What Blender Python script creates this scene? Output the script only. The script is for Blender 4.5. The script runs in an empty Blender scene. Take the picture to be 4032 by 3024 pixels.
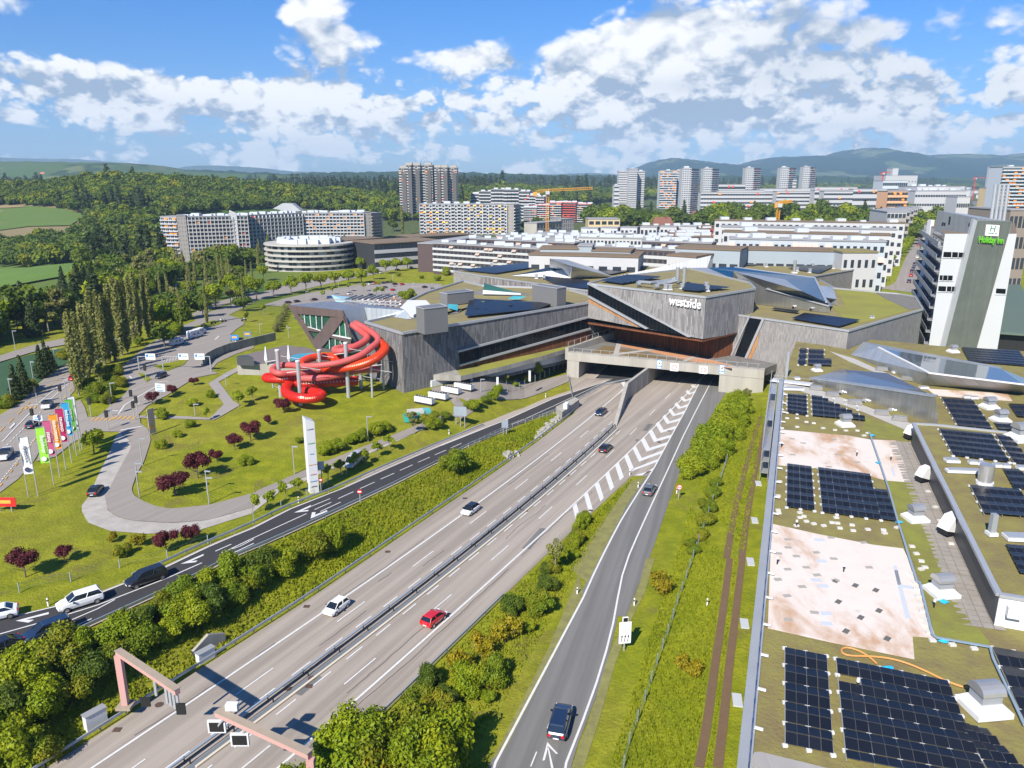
import bpy,bmesh,math,random
import numpy as np
from mathutils import Vector,Matrix,noise
rnd=random.Random(11)
npr=np.random.RandomState(5)
sc=bpy.context.scene
COL=sc.collection
# ------------------------------------------------------------------ camera, world, sun, exposure
F=3007.6; CX=2016.0; CY=1512.0; TH=math.atan(810/F); CAMZ=50.0
cam_d=bpy.data.cameras.new('camera'); cam=bpy.data.objects.new('camera',cam_d); COL.objects.link(cam)
cam.location=(0,0,CAMZ); cam.rotation_euler=(math.pi/2-TH,0,0)
cam_d.sensor_fit='HORIZONTAL'; cam_d.sensor_width=36; cam_d.lens=F/4032*36
cam_d.clip_start=1; cam_d.clip_end=60000
sc.camera=cam
SUN_EL=math.radians(40); SUN_AZ=math.radians(180+27)      # compass style: 0 = +Y, clockwise; the sun stands behind the camera, a little left
sun_d=bpy.data.lights.new('sun','SUN'); sun=bpy.data.objects.new('sun',sun_d); COL.objects.link(sun)
sun_d.energy=4.8; sun_d.angle=math.radians(0.55); sun_d.color=(1,0.935,0.82)
sdir=Vector((math.sin(SUN_AZ)*math.cos(SUN_EL),math.cos(SUN_AZ)*math.cos(SUN_EL),math.sin(SUN_EL)))
sun.rotation_euler=(-sdir).to_track_quat('-Z','Y').to_euler()
sun.location=sdir*300
sc.view_settings.view_transform='Standard'; sc.view_settings.look='None'
sc.view_settings.exposure=0.75; sc.view_settings.gamma=1; sc.view_settings.use_curve_mapping=False
sc.cycles.max_bounces=6; sc.cycles.diffuse_bounces=2; sc.cycles.glossy_bounces=3
sc.cycles.transmission_bounces=3; sc.cycles.transparent_max_bounces=8; sc.cycles.volume_bounces=0
sc.cycles.caustics_reflective=False; sc.cycles.caustics_refractive=False
sc.cycles.use_denoising=True
class NT:
 """tiny node helper"""
 def __init__(s,tree): s.t=tree
 def n(s,typ,**kw):
  d=s.t.nodes.new(typ)
  for k,v in kw.items():
   if k.startswith('i_'): d.inputs[k[2:].replace('_',' ')].default_value=v
   else: setattr(d,k,v)
  return d
 def l(s,a,b): s.t.links.new(a,b)
 def val(s,x,sock):
  if hasattr(x,'links'): s.l(x,sock)
  else: sock.default_value=x
 def m(s,op,a,b=None,c=None,clamp=False):
  d=s.t.nodes.new('ShaderNodeMath'); d.operation=op; d.use_clamp=clamp
  s.val(a,d.inputs[0])
  if b is not None: s.val(b,d.inputs[1])
  if c is not None: s.val(c,d.inputs[2])
  return d.outputs[0]
 def vm(s,op,a,b=None,sc_=None):
  d=s.t.nodes.new('ShaderNodeVectorMath'); d.operation=op
  s.val(a,d.inputs[0])
  if b is not None: s.val(b,d.inputs[1])
  if sc_ is not None: s.val(sc_,d.inputs[3])
  return d.outputs[0]
 def ss(s,x,lo,hi):
  d=s.t.nodes.new('ShaderNodeMapRange'); d.interpolation_type='SMOOTHSTEP'
  s.val(x,d.inputs[0]); s.val(lo,d.inputs[1]); s.val(hi,d.inputs[2]); d.inputs[3].default_value=0; d.inputs[4].default_value=1
  return d.outputs[0]
 def mix(s,f,a,b,mode='MIX'):
  d=s.t.nodes.new('ShaderNodeMix'); d.data_type='RGBA'; d.blend_type=mode
  s.val(f,d.inputs[0])
  for x,k in ((a,6),(b,7)):
   if hasattr(x,'links'): s.l(x,d.inputs[k])
   else: d.inputs[k].default_value=(*x[:3],1)
  return d.outputs[2]
 def noise(s,vec,scale,detail=4,rough=.55,dist=0,dim='3D'):
  d=s.t.nodes.new('ShaderNodeTexNoise'); d.noise_dimensions=dim
  if vec is not None: s.l(vec,d.inputs['Vector'])
  d.inputs['Scale'].default_value=scale; d.inputs['Detail'].default_value=detail
  d.inputs['Roughness'].default_value=rough; d.inputs['Distortion'].default_value=dist
  return d.outputs[0]
 def comb(s,x,y,z):
  d=s.t.nodes.new('ShaderNodeCombineXYZ')
  for v,k in ((x,0),(y,1),(z,2)): s.val(v,d.inputs[k])
  return d.outputs[0]
 def sep(s,v):
  d=s.t.nodes.new('ShaderNodeSeparateXYZ'); s.l(v,d.inputs[0]); return d.outputs
# ------------------------------------------------------------------ sky with broken cumulus, laid out by compass bearing and height
def azel(px,py):
 u=(CY-py)/F; x=(px-CX)/F
 d=Vector((x,math.cos(TH)+u*math.sin(TH),-math.sin(TH)+u*math.cos(TH))).normalized()
 return math.atan2(d.x,d.y),math.asin(d.z)
world=bpy.data.worlds.new('World'); sc.world=world; world.use_nodes=True
wt=world.node_tree; wt.nodes.clear(); N=NT(wt)
sky=wt.nodes.new('ShaderNodeTexSky'); sky.sky_type='NISHITA'; sky.sun_disc=False
sky.sun_elevation=SUN_EL; sky.sun_rotation=SUN_AZ; sky.air_density=1.0; sky.dust_density=0.6; sky.ozone_density=2.2; sky.altitude=600
geo=wt.nodes.new('ShaderNodeTexCoord')
X,Y_,Z_=N.sep(N.vm('NORMALIZE',geo.outputs['Generated']))
AZ=N.m('ARCTAN2',X,Y_); EL=N.m('ARCSINE',Z_)
def field(sc_,seed,ex=0,ey=0):
 """one bank of heaped cloud: broad mass + rounded puffs + ragged edge"""
 vec=N.comb(N.m('MULTIPLY',N.m('ADD',AZ,ex),sc_),N.m('MULTIPLY',N.m('ADD',EL,ey),sc_*1.55),seed)
 w=wt.nodes.new('ShaderNodeTexNoise'); w.inputs['Scale'].default_value=3.0; w.inputs['Detail'].default_value=2
 N.l(vec,w.inputs['Vector'])
 v2=N.vm('ADD',vec,N.vm('SCALE',N.vm('SUBTRACT',w.outputs[1],(.5,.5,.5)),None,0.22))
 big=N.noise(v2,1.1,2,.5)
 vo=wt.nodes.new('ShaderNodeTexVoronoi'); vo.feature='F1'; vo.inputs['Scale'].default_value=3.6
 vo.inputs['Detail'].default_value=2.0; vo.inputs['Roughness'].default_value=.5; vo.inputs['Lacunarity'].default_value=2.3
 N.l(v2,vo.inputs['Vector'])
 fine=N.noise(v2,5.5,7,.62)
 return N.m('ADD',N.m('MULTIPLY',big,.95),N.m('ADD',N.m('MULTIPLY',N.m('SUBTRACT',.55,vo.outputs[0]),.40),N.m('MULTIPLY',fine,.40)))
LOWB=N.ss(EL,.20,.07)
def cloudf(ex,ey):
 a=field(3.2,3.7,ex,ey); b=field(7.5,9.1,ex,ey)
 return N.m('ADD',N.m('MULTIPLY',a,N.m('SUBTRACT',1,LOWB)),N.m('MULTIPLY',b,LOWB))
def blob(px,py,rx,ry,pw=1.0):
 a,e=azel(px,py); k=1/F
 dx=N.m('DIVIDE',N.m('SUBTRACT',AZ,a),rx*k); dy=N.m('DIVIDE',N.m('SUBTRACT',EL,e),ry*k)
 r2=N.m('ADD',N.m('MULTIPLY',dx,dx),N.m('MULTIPLY',dy,dy))
 return N.m('MULTIPLY',N.m('EXPONENT',N.m('MULTIPLY',r2,-1.0)),pw)
n0=cloudf(0,0)
n1=cloudf(-.010,.024)
place=None
#            x     y    rx   ry   weight : where cloud masses stand (+) and where blue shows (-)
for b in [(300,20,520,90,.30),(1250,230,300,230,.34),(1150,60,260,120,.15),(350,330,560,120,.26),(2600,230,330,240,.36),(3100,60,900,120,.20),
        (3300,330,600,260,.24),(1850,200,190,80,.34),(2150,240,260,90,.16),(1500,470,900,110,.14),(2750,480,900,120,.12),(2900,200,60,90,-.12),(3650,190,80,40,-.2),(2350,420,90,30,-.15),(1150,540,260,30,-.15),
        (500,170,420,60,-.38),(1000,60,200,120,-.1),(1650,90,330,110,-.42),(1520,330,170,90,-.3),(2130,110,170,100,-.22),(820,150,190,130,-.34),(640,560,300,40,-.02),(2420,130,60,60,.1)]:
 q=blob(*b); place=q if place is None else N.m('ADD',place,q)
infront=N.ss(Y_,0.0,.5)
place=N.m('MULTIPLY',place,infront)
low=N.m('MULTIPLY',N.m('MULTIPLY',N.ss(EL,.20,.09),N.ss(EL,-.03,.012)),.26)
tot=N.m('ADD',N.m('ADD',n0,place),low)
mask=N.m('MULTIPLY',N.ss(tot,.80,.96),N.ss(EL,-.02,.0))
relief=N.m('MULTIPLY',N.m('SUBTRACT',n0,n1),4.6)
thick=N.ss(tot,.95,1.55)
shade=N.m('ADD',N.m('SUBTRACT',.80,N.m('MULTIPLY',thick,.42)),relief,clamp=True)
under=None
for b in [(2700,335,230,36,.5),(3330,230,330,170,.55),(3080,275,90,50,.35),(3800,330,220,90,.4),(3650,60,500,60,.25),(350,400,420,40,.3),(640,110,160,50,.45),(100,40,260,30,.25),(2900,505,500,14,.4),(3800,480,420,20,.3),(1000,545,700,18,.22),(1330,300,160,45,.35),(300,520,420,22,.3),(2000,520,500,14,.25)]:
 q=blob(*b); under=q if under is None else N.m('ADD',under,q)
shade=N.m('SUBTRACT',shade,N.m('MULTIPLY',under,N.m('ADD',.25,N.m('MULTIPLY',n1,.7))),clamp=True)
ccol=N.mix(shade,(.33,.42,.56),(.97,.97,.97))
ccol=N.mix(N.m('MULTIPLY',N.ss(EL,.08,.0),.3),ccol,(.66,.75,.86))
bg=wt.nodes.new('ShaderNodeBackground'); bg.inputs[1].default_value=0.082
skyc=N.mix(N.ss(EL,.30,.0),N.mix(1.0,sky.outputs[0],(.20,.62,1.12),'MULTIPLY'),N.mix(1.0,sky.outputs[0],(.42,.60,.92),'MULTIPLY'))
N.l(skyc,bg.inputs[0])
bc=wt.nodes.new('ShaderNodeBackground'); bc.inputs[1].default_value=0.70; N.l(ccol,bc.inputs[0])
ms=wt.nodes.new('ShaderNodeMixShader'); N.l(mask,ms.inputs[0]); N.l(bg.outputs[0],ms.inputs[1]); N.l(bc.outputs[0],ms.inputs[2])
wo=wt.nodes.new('ShaderNodeOutputWorld'); N.l(ms.outputs[0],wo.inputs[0])
world.cycles.sampling_method='MANUAL'; world.cycles.sample_map_resolution=512
# ------------------------------------------------------------------ picture-to-place geometry
ZN={'A': (0,600,2.212),'B': (900,600,2.212),'C': (1700,600,2.212),'D': (2400,550,2.4578),'E': (3132,550,2.4578),'F': (0,1200,2.212),
       'G': (900,1100,2.765),'H': (1600,1100,2.765),'I': (2200,950,2.765),'J': (2900,750,1.9514),'K': (0,1900,2.074),'L': (900,1600,2.212),
       'M': (1800,1500,2.0109),'N': (0,2400,1.8433),'O': (900,2200,1.58),'Q': (2200,2200,2.013),'R': (2950,1500,2.0444),'S': (2950,2250,2.0444),
       'T': (900,1350,3.16),'U': (2950,1300,2.0444),'W': (0,0,1/1.8228),'s': (0,0,1)}
def zz(z,*p):
 a,b,s=ZN[z]; return [(a+x/s,b+y/s) for x,y in p]
def ray(q):
 u=(CY-q[1])/F
 return ((q[0]-CX)/F,math.cos(TH)+u*math.sin(TH),-math.sin(TH)+u*math.cos(TH))
def PZ(q,z):
 """the place at height z seen at q"""
 d=ray(q); t=(z-CAMZ)/d[2]; return Vector((d[0]*t,d[1]*t,z))
def PY(q,Y):
 """the place at distance Y seen at q"""
 d=ray(q); t=Y/d[1]; return Vector((d[0]*t,Y,CAMZ+d[2]*t))
def sm(x,a,b):
 t=np.clip((x-a)/(b-a),0,1); return t*t*(3-2*t)
def signed_left(x,y,line):
 """distance to the left of a polyline that runs away from the camera"""
 xs=np.array([p[0] for p in line]); ys=np.array([p[1] for p in line])
 xl=np.interp(y,ys,xs); k=np.gradient(xs,ys); kl=np.interp(y,ys,k)
 return (xl-x)/np.sqrt(1+kl*kl)
GL=[(-72,0),(-41.1,56.0),(-25.1,84.0),(-5.1,122.4),(3.8,139.9),(14,162),(14.5,190),(14,300)]
GR=[(-12,0),(5.1,56.0),(12.2,76.3),(16.3,87.5),(19.9,97.4),(26.2,116.0),(29.3,124.9),(40.2,151.6),(51.5,177),(58,192),(70,300)]
def bump(x,y,cx,cy,rx,ry,h):
 return h*np.exp(-(((x-cx)/rx) ** 2+((y-cy)/ry) ** 2))
def T(x,y):
 x=np.asarray(x,float); y=np.asarray(y,float)
 dl=signed_left(x,y,GL); dr=-signed_left(x,y,GR)
 gap=np.interp(y,[60,94,124,150,170],[11,11.5,7.5,2.5,1.0])
 hl=np.interp(y,[60,95,125,155],[3.2,2.6,1.4,0.0])
 e=np.interp(y,[60,100,125,155,175,230],[0.6,.8,1.8,4.2,4.6,4.6])
 l=hl*sm(dl,0.4,gap+.2)+e*sm(dl,gap+9,gap+22)+1.4*sm(dl,30,90)
 r=1.6*sm(dr,1,14)
 z=np.where(dl > 0,l,np.where(dr > 0,r,0.0))
 far=sm(y,200,330)
 z=z*(1-far)+far*np.where(x < -60,2.5,2.5)
 # the land falls to the wooded valley on the left, then climbs to hills
 wl=sm(-x-y*.42,60,200)*sm(y,190,330)
 z=z-16*wl*sm(y,230,420)
 z=z+bump(x,y,-640,900,330,260,46)+bump(x,y,-330,1050,190,160,14)+bump(x,y,-120,1500,260,300,22)-bump(x,y,-215,590,150,110,17)+bump(x,y,-900,1500,400,300,30)
 z=z+18*sm(y,1500,4200)*sm(-x,-1500,600)
 return z
def P(q):
 """the place on the ground seen at q"""
 d=ray(q); n=500
 t0=45.0; t=t0*np.exp(np.linspace(0,math.log(6000/t0),n))
 x=d[0]*t; y=d[1]*t; z=CAMZ+d[2]*t; f=z-T(x,y)
 i=np.argmax(f <= 0)
 if f[i] > 0: i=n-1
 a,b=t[max(i-1,0)],t[i]
 for _ in range(14):
  m=(a+b)/2
  if CAMZ+d[2]*m-float(T(d[0]*m,d[1]*m)) > 0: a=m
  else: b=m
 m=(a+b)/2
 return Vector((d[0]*m,d[1]*m,float(T(d[0]*m,d[1]*m))))
def Tz(x,y): return float(T(x,y))
# ------------------------------------------------------------------ materials
MATS={}
def mat(name,col,rough=.8,var=.15,vscale=1.0,metal=0.0,bump_=0.0,bscale=8.0,spec=.5,col2=None,streak=False,space='Object',emit=0,coat=0,detail=5):
 if name in MATS: return MATS[name]
 m=bpy.data.materials.new(name); m.use_nodes=True; t=m.node_tree; t.nodes.clear(); K=NT(t)
 o=t.nodes.new('ShaderNodeOutputMaterial'); b=t.nodes.new('ShaderNodeBsdfPrincipled'); K.l(b.outputs[0],o.inputs[0])
 b.inputs['Roughness'].default_value=rough; b.inputs['Metallic'].default_value=metal
 b.inputs['Specular IOR Level'].default_value=spec
 if coat: b.inputs['Coat Weight'].default_value=coat; b.inputs['Coat Roughness'].default_value=.05
 if space=='World': v=t.nodes.new('ShaderNodeNewGeometry').outputs['Position']
 else: v=t.nodes.new('ShaderNodeTexCoord').outputs['Object']
 c2=col2 or tuple(c*.6 for c in col)
 if streak: v2=K.vm('MULTIPLY',v,(1,1,.12))
 else: v2=v
 if var > 0:
  f=K.noise(v2,vscale,detail,.6)
  f=K.ss(f,.5-.25,.5+.25)
  g=K.noise(v2,vscale*9,3,.6); f=K.m('ADD',K.m('MULTIPLY',f,.65),K.m('MULTIPLY',g,.35))
  c=K.mix(K.m('MULTIPLY',f,var*2 if col2 is None else 1.0,clamp=True),col,c2)
  K.l(c,b.inputs['Base Color'])
 else: b.inputs['Base Color'].default_value=(*col,1)
 if bump_:
  bn=t.nodes.new('ShaderNodeBump'); bn.inputs['Strength'].default_value=1; bn.inputs['Distance'].default_value=bump_
  K.l(K.noise(v,bscale,4,.6),bn.inputs['Height']); K.l(bn.outputs[0],b.inputs['Normal'])
 if emit: b.inputs['Emission Color'].default_value=(*col,1); b.inputs['Emission Strength'].default_value=emit
 MATS[name]=m; m['c']=1
 return m
def leafmat(name,c1,c2,c3,scale=.6):
 if name in MATS: return MATS[name]
 m=bpy.data.materials.new(name); m.use_nodes=True; t=m.node_tree; t.nodes.clear(); K=NT(t)
 o=t.nodes.new('ShaderNodeOutputMaterial'); b=t.nodes.new('ShaderNodeBsdfPrincipled'); b.inputs['Roughness'].default_value=.55
 b.inputs['Specular IOR Level'].default_value=.25
 v=t.nodes.new('ShaderNodeTexCoord').outputs['Object']; oi=t.nodes.new('ShaderNodeObjectInfo')
 v2=K.vm('ADD',v,K.comb(K.m('MULTIPLY',oi.outputs['Random'],40),0,0))
 a=K.ss(K.noise(v2,scale,3),.35,.65); f=K.noise(v2,scale*12,2)
 c=K.mix(a,c1,c2); c=K.mix(K.ss(f,.45,.75),c,c3)
 c=K.mix(K.m('MULTIPLY',oi.outputs['Random'],.55),c,tuple(x*.62 for x in c1))
 K.l(c,b.inputs['Base Color'])
 tr=t.nodes.new('ShaderNodeBsdfTranslucent'); K.l(K.mix(1,c,(1.0,1.1,.5),'MULTIPLY'),tr.inputs[0])
 mx=t.nodes.new('ShaderNodeMixShader'); mx.inputs[0].default_value=.28
 K.l(b.outputs[0],mx.inputs[1]); K.l(tr.outputs[0],mx.inputs[2]); K.l(mx.outputs[0],o.inputs[0])
 MATS[name]=m; return m
def glassmat(name,col=(.02,.03,.04),rough=.06,spec=.5):
 return mat(name,col,rough,0,spec=spec)
# ------------------------------------------------------------------ mesh helpers
class MB:
 def __init__(s): s.v=[]; s.f=[]; s.mi=[]
 def add(s,vs,fs,mi=0):
  o=len(s.v); s.v.extend([tuple(v) for v in vs]); s.f.extend([tuple(i+o for i in f) for f in fs]); s.mi.extend([mi]*len(fs))
  return s
 def box(s,x0,x1,y0,y1,z0,z1,mi=0,M=None):
  vs=[(x0,y0,z0),(x1,y0,z0),(x1,y1,z0),(x0,y1,z0),(x0,y0,z1),(x1,y0,z1),(x1,y1,z1),(x0,y1,z1)]
  if M is not None: vs=[M @ Vector(v) for v in vs]
  return s.add(vs,[(3,2,1,0),(4,5,6,7),(0,1,5,4),(1,2,6,5),(2,3,7,6),(3,0,4,7)],mi)
 def prism(s,poly,z0,z1,mi=0,mtop=None,zf=None):
  """poly: list of (x, y); z0/z1 numbers or lists"""
  n=len(poly); a=sum(poly[i][0]*poly[(i+1) % n][1]-poly[(i+1) % n][0]*poly[i][1] for i in range(n))
  z0=list(z0) if hasattr(z0,'__len__') else [z0]*n; z1=list(z1) if hasattr(z1,'__len__') else [z1]*n
  if a < 0: poly=list(poly)[::-1]; z0=z0[::-1]; z1=z1[::-1]
  vs=[(p[0],p[1],z) for p,z in zip(poly,z0)]+[(p[0],p[1],z) for p,z in zip(poly,z1)]
  s.add(vs,[(i,(i+1) % n,n+(i+1) % n,n+i) for i in range(n)]+[tuple(range(n-1,-1,-1))],mi)
  s.add(vs[n:],[tuple(range(n))],mi if mtop is None else mtop)
  return s
 def tube(s,pts,r,n=8,mi=0,cap=True):
  pts=[Vector(p) for p in pts]; rs=r if hasattr(r,'__len__') else [r]*len(pts)
  vs=[]; up=None
  for i,p in enumerate(pts):
   d=(pts[min(i+1,len(pts)-1)]-pts[max(i-1,0)]).normalized()
   if up is None:
    up=Vector((0,0,1)) if abs(d.z) < .9 else Vector((1,0,0))
   a=d.cross(up).normalized(); up2=a.cross(d).normalized(); up=up2
   for k in range(n):
    t=2*math.pi*k/n; vs.append(p+a*(math.cos(t)*rs[i])+up2*(math.sin(t)*rs[i]))
  fs=[(i*n+k,i*n+(k+1) % n,(i+1)*n+(k+1) % n,(i+1)*n+k) for i in range(len(pts)-1) for k in range(n)]
  if cap: fs+=[tuple(range(n))[::-1],tuple((len(pts)-1)*n+k for k in range(n))]
  return s.add(vs,fs,mi)
 def beam(s,a,b,w,h,mi=0):
  """box from a to b with width w (level) and height h"""
  a=Vector(a); b=Vector(b); d=(b-a); L=d.length; d.normalize()
  up=Vector((0,0,1)) if abs(d.z) < .95 else Vector((0,1,0))
  r=d.cross(up).normalized(); u=r.cross(d).normalized()
  M=Matrix((r,d,u)).transposed().to_4x4(); M.translation=a
  return s.box(-w/2,w/2,0,L,-h/2,h/2,mi,M)
 def mesh(s,name,mats,smooth=False):
  me=bpy.data.meshes.new(name); me.from_pydata(s.v,[],s.f)
  for m in (mats if isinstance(mats,(list,tuple)) else [mats]): me.materials.append(m)
  if len(set(s.mi)) > 1: me.polygons.foreach_set('material_index',s.mi)
  if smooth: me.polygons.foreach_set('use_smooth',[True]*len(s.f))
  me.update(); return me
def obj(name,me,parent=None,loc=None,rotz=None,M=None):
 if isinstance(me,tuple): me=me[0].mesh(name,me[1],*(me[2:]))
 o=bpy.data.objects.new(name,me); COL.objects.link(o)
 if parent is not None: o.parent=parent
 if loc is not None: o.location=loc
 if rotz is not None: o.rotation_euler=(0,0,rotz)
 if M is not None: o.matrix_local=M
 return o
def tag(o,label=None,cat=None,group=None,kind=None):
 if label: o['label']=label
 if cat: o['category']=cat
 if group: o['group']=group
 if kind: o['kind']=kind
 return o
def thing(name,label,cat,loc=(0,0,0),rotz=0,group=None):
 o=bpy.data.objects.new(name,None); COL.objects.link(o); o.empty_display_size=.5
 o.location=loc; o.rotation_euler=(0,0,rotz); return tag(o,label,cat,group)
def structure(name,me,label=None):
 o=obj(name,me); o['kind']='structure'
 if label: o['label']=label
 return o
def dup(root,loc,rotz=0,label=None,scale=None):
 r=root.copy(); COL.objects.link(r); r.location=loc; r.rotation_euler=(0,0,rotz)
 if scale is not None: r.scale=scale if hasattr(scale,'__len__') else (scale,)*3
 if label: r['label']=label
 for ch in list(root.children):
  c=ch.copy(); COL.objects.link(c); c.parent=r
  for g in list(ch.children):
   d=g.copy(); COL.objects.link(d); d.parent=c
 return r
def merged(me,Ms,name):
 """many transformed copies of a mesh joined into one mesh"""
 nv=len(me.vertices); co=np.empty(nv*3); me.vertices.foreach_get('co',co); co=co.reshape(-1,3)
 faces=[tuple(p.vertices) for p in me.polygons]; mi=[p.material_index for p in me.polygons]
 vs=[]; fs=[]; ms_=[]
 for k,M in enumerate(Ms):
  A=np.array(M); vs.append(co @ A[:3,:3].T+A[:3,3]); o=k*nv
  fs.extend([tuple(i+o for i in f) for f in faces]); ms_.extend(mi)
 m2=bpy.data.meshes.new(name); m2.from_pydata(np.concatenate(vs).tolist(),[],fs)
 for m in me.materials: m2.materials.append(m)
 m2.polygons.foreach_set('material_index',ms_); m2.update(); return m2
LIM=290
def pieces(parent,name,me,Ms,cap=LIM):
 """like pieces as parts; those beyond the cap joined into one"""
 out=[]
 for M in Ms[:cap]:
  o=bpy.data.objects.new(name,me); COL.objects.link(o); o.parent=parent; o.matrix_local=M; out.append(o)
 if len(Ms) > cap:
  o=obj(name,merged(me,Ms[cap:],name),parent); o['kind']='stuff'
 return out
def FM(o,d,up=Vector((0,0,1))):
 """frame at o, local x along d, local y into the wall (left of d), z up"""
 d=Vector(d).normalized(); n=up.cross(d).normalized(); u=d.cross(n)
 M=Matrix((d,n,u)).transposed().to_4x4(); M.translation=Vector(o); return M
def boxmesh(name,x0,x1,y0,y1,z0,z1,m): return MB().box(x0,x1,y0,y1,z0,z1).mesh(name,m)
def resample(pts,step):
 out=[]; 
 for i in range(len(pts)-1):
  a,b=Vector(pts[i]),Vector(pts[i+1]); n=max(1,int((b-a).length/step))
  out+=[a.lerp(b,k/n) for k in range(n)]
 out.append(Vector(pts[-1])); return out
def smoothline(pts,it=2):
 pts=[Vector(p) for p in pts]
 for _ in range(it):
  q=[pts[0]]
  for a,b in zip(pts,pts[1:]): q+=[a.lerp(b,.25),a.lerp(b,.75)]
  q.append(pts[-1]); pts=q
 return pts
def normals2(pts):
 out=[]
 for i in range(len(pts)):
  d=pts[min(i+1,len(pts)-1)]-pts[max(i-1,0)]; d=Vector((d.x,d.y)).normalized(); out.append(Vector((-d.y,d.x)))
 return out
def drape(pts,w0,w1,h,mb=None,mi=0,step=2.5,cross=2,flat=None):
 """ribbon along pts (x, y), from w0 to w1 left of the line, lying h above the ground"""
 mb=mb or MB(); pts=resample([Vector((p[0],p[1],0)) for p in pts],step); ns=normals2(pts); vs=[]; fs=[]
 for p,n in zip(pts,ns):
  for k in range(cross+1):
   w=w0+(w1-w0)*k/cross; x=p.x+n.x*w; y=p.y+n.y*w; vs.append((x,y,(Tz(x,y) if flat is None else flat)+h))
 c=cross+1
 for i in range(len(pts)-1):
  for k in range(cross): fs.append((i*c+k,(i+1)*c+k,(i+1)*c+k+1,i*c+k+1))
 fs=[f[::-1] for f in fs]
 mb.add(vs,fs,mi); return mb
def between(La,Lb,h,n=60,cross=4,mb=None,mi=0):
 """sheet between a left and a right edge line, lying h above the ground"""
 mb=mb or MB()
 def par(L):
  L=[Vector((p[0],p[1])) for p in L]; s=[0]
  for a,b in zip(L,L[1:]): s.append(s[-1]+(b-a).length)
  t=np.linspace(0,s[-1],n); return np.interp(t,s,[p.x for p in L]),np.interp(t,s,[p.y for p in L])
 ax,ay=par(La); bx,by=par(Lb); vs=[]; fs=[]
 K=np.linspace(0,1,cross+1); GX=ax[:,None]*(1-K)+bx[:,None]*K; GY=ay[:,None]*(1-K)+by[:,None]*K
 GZ=T(GX,GY)+h
 vs=np.stack([GX,GY,GZ],-1).reshape(-1,3).tolist(); c=cross+1
 for i in range(n-1):
  for k in range(cross): fs.append((i*c+k,i*c+k+1,(i+1)*c+k+1,(i+1)*c+k))
 mb.add(vs,fs,mi); return mb
def polyground(poly,h,cell=3.0,mb=None,mi=0):
 """sheet filling a plan polygon, cut into cells so that it follows the ground"""
 bm=bmesh.new(); f=bm.faces.new([bm.verts.new((p[0],p[1],0)) for p in poly]); 
 xs=[p[0] for p in poly]; ys=[p[1] for p in poly]
 for ax,lo,hi in ((0,min(xs),max(xs)),(1,min(ys),max(ys))):
  k=math.ceil(lo/cell)*cell
  while k < hi:
   co=(k,0,0) if ax==0 else (0,k,0); no=(1,0,0) if ax==0 else (0,1,0)
   bmesh.ops.bisect_plane(bm,geom=bm.verts[:]+bm.edges[:]+bm.faces[:],plane_co=co,plane_no=no); k+=cell
 bm.verts.ensure_lookup_table(); bm.faces.ensure_lookup_table()
 X=np.array([v.co.x for v in bm.verts]); Y=np.array([v.co.y for v in bm.verts]); Zs=T(X,Y)+h
 for i,v in enumerate(bm.verts): v.index=i
 mb=mb or MB(); fs=[]
 for f in bm.faces:
  f.normal_update(); ids=[v.index for v in f.verts]; fs.append(tuple(ids if f.normal.z > 0 else ids[::-1]))
 mb.add(np.stack([X,Y,Zs],1).tolist(),fs,mi); bm.free(); return mb
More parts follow.
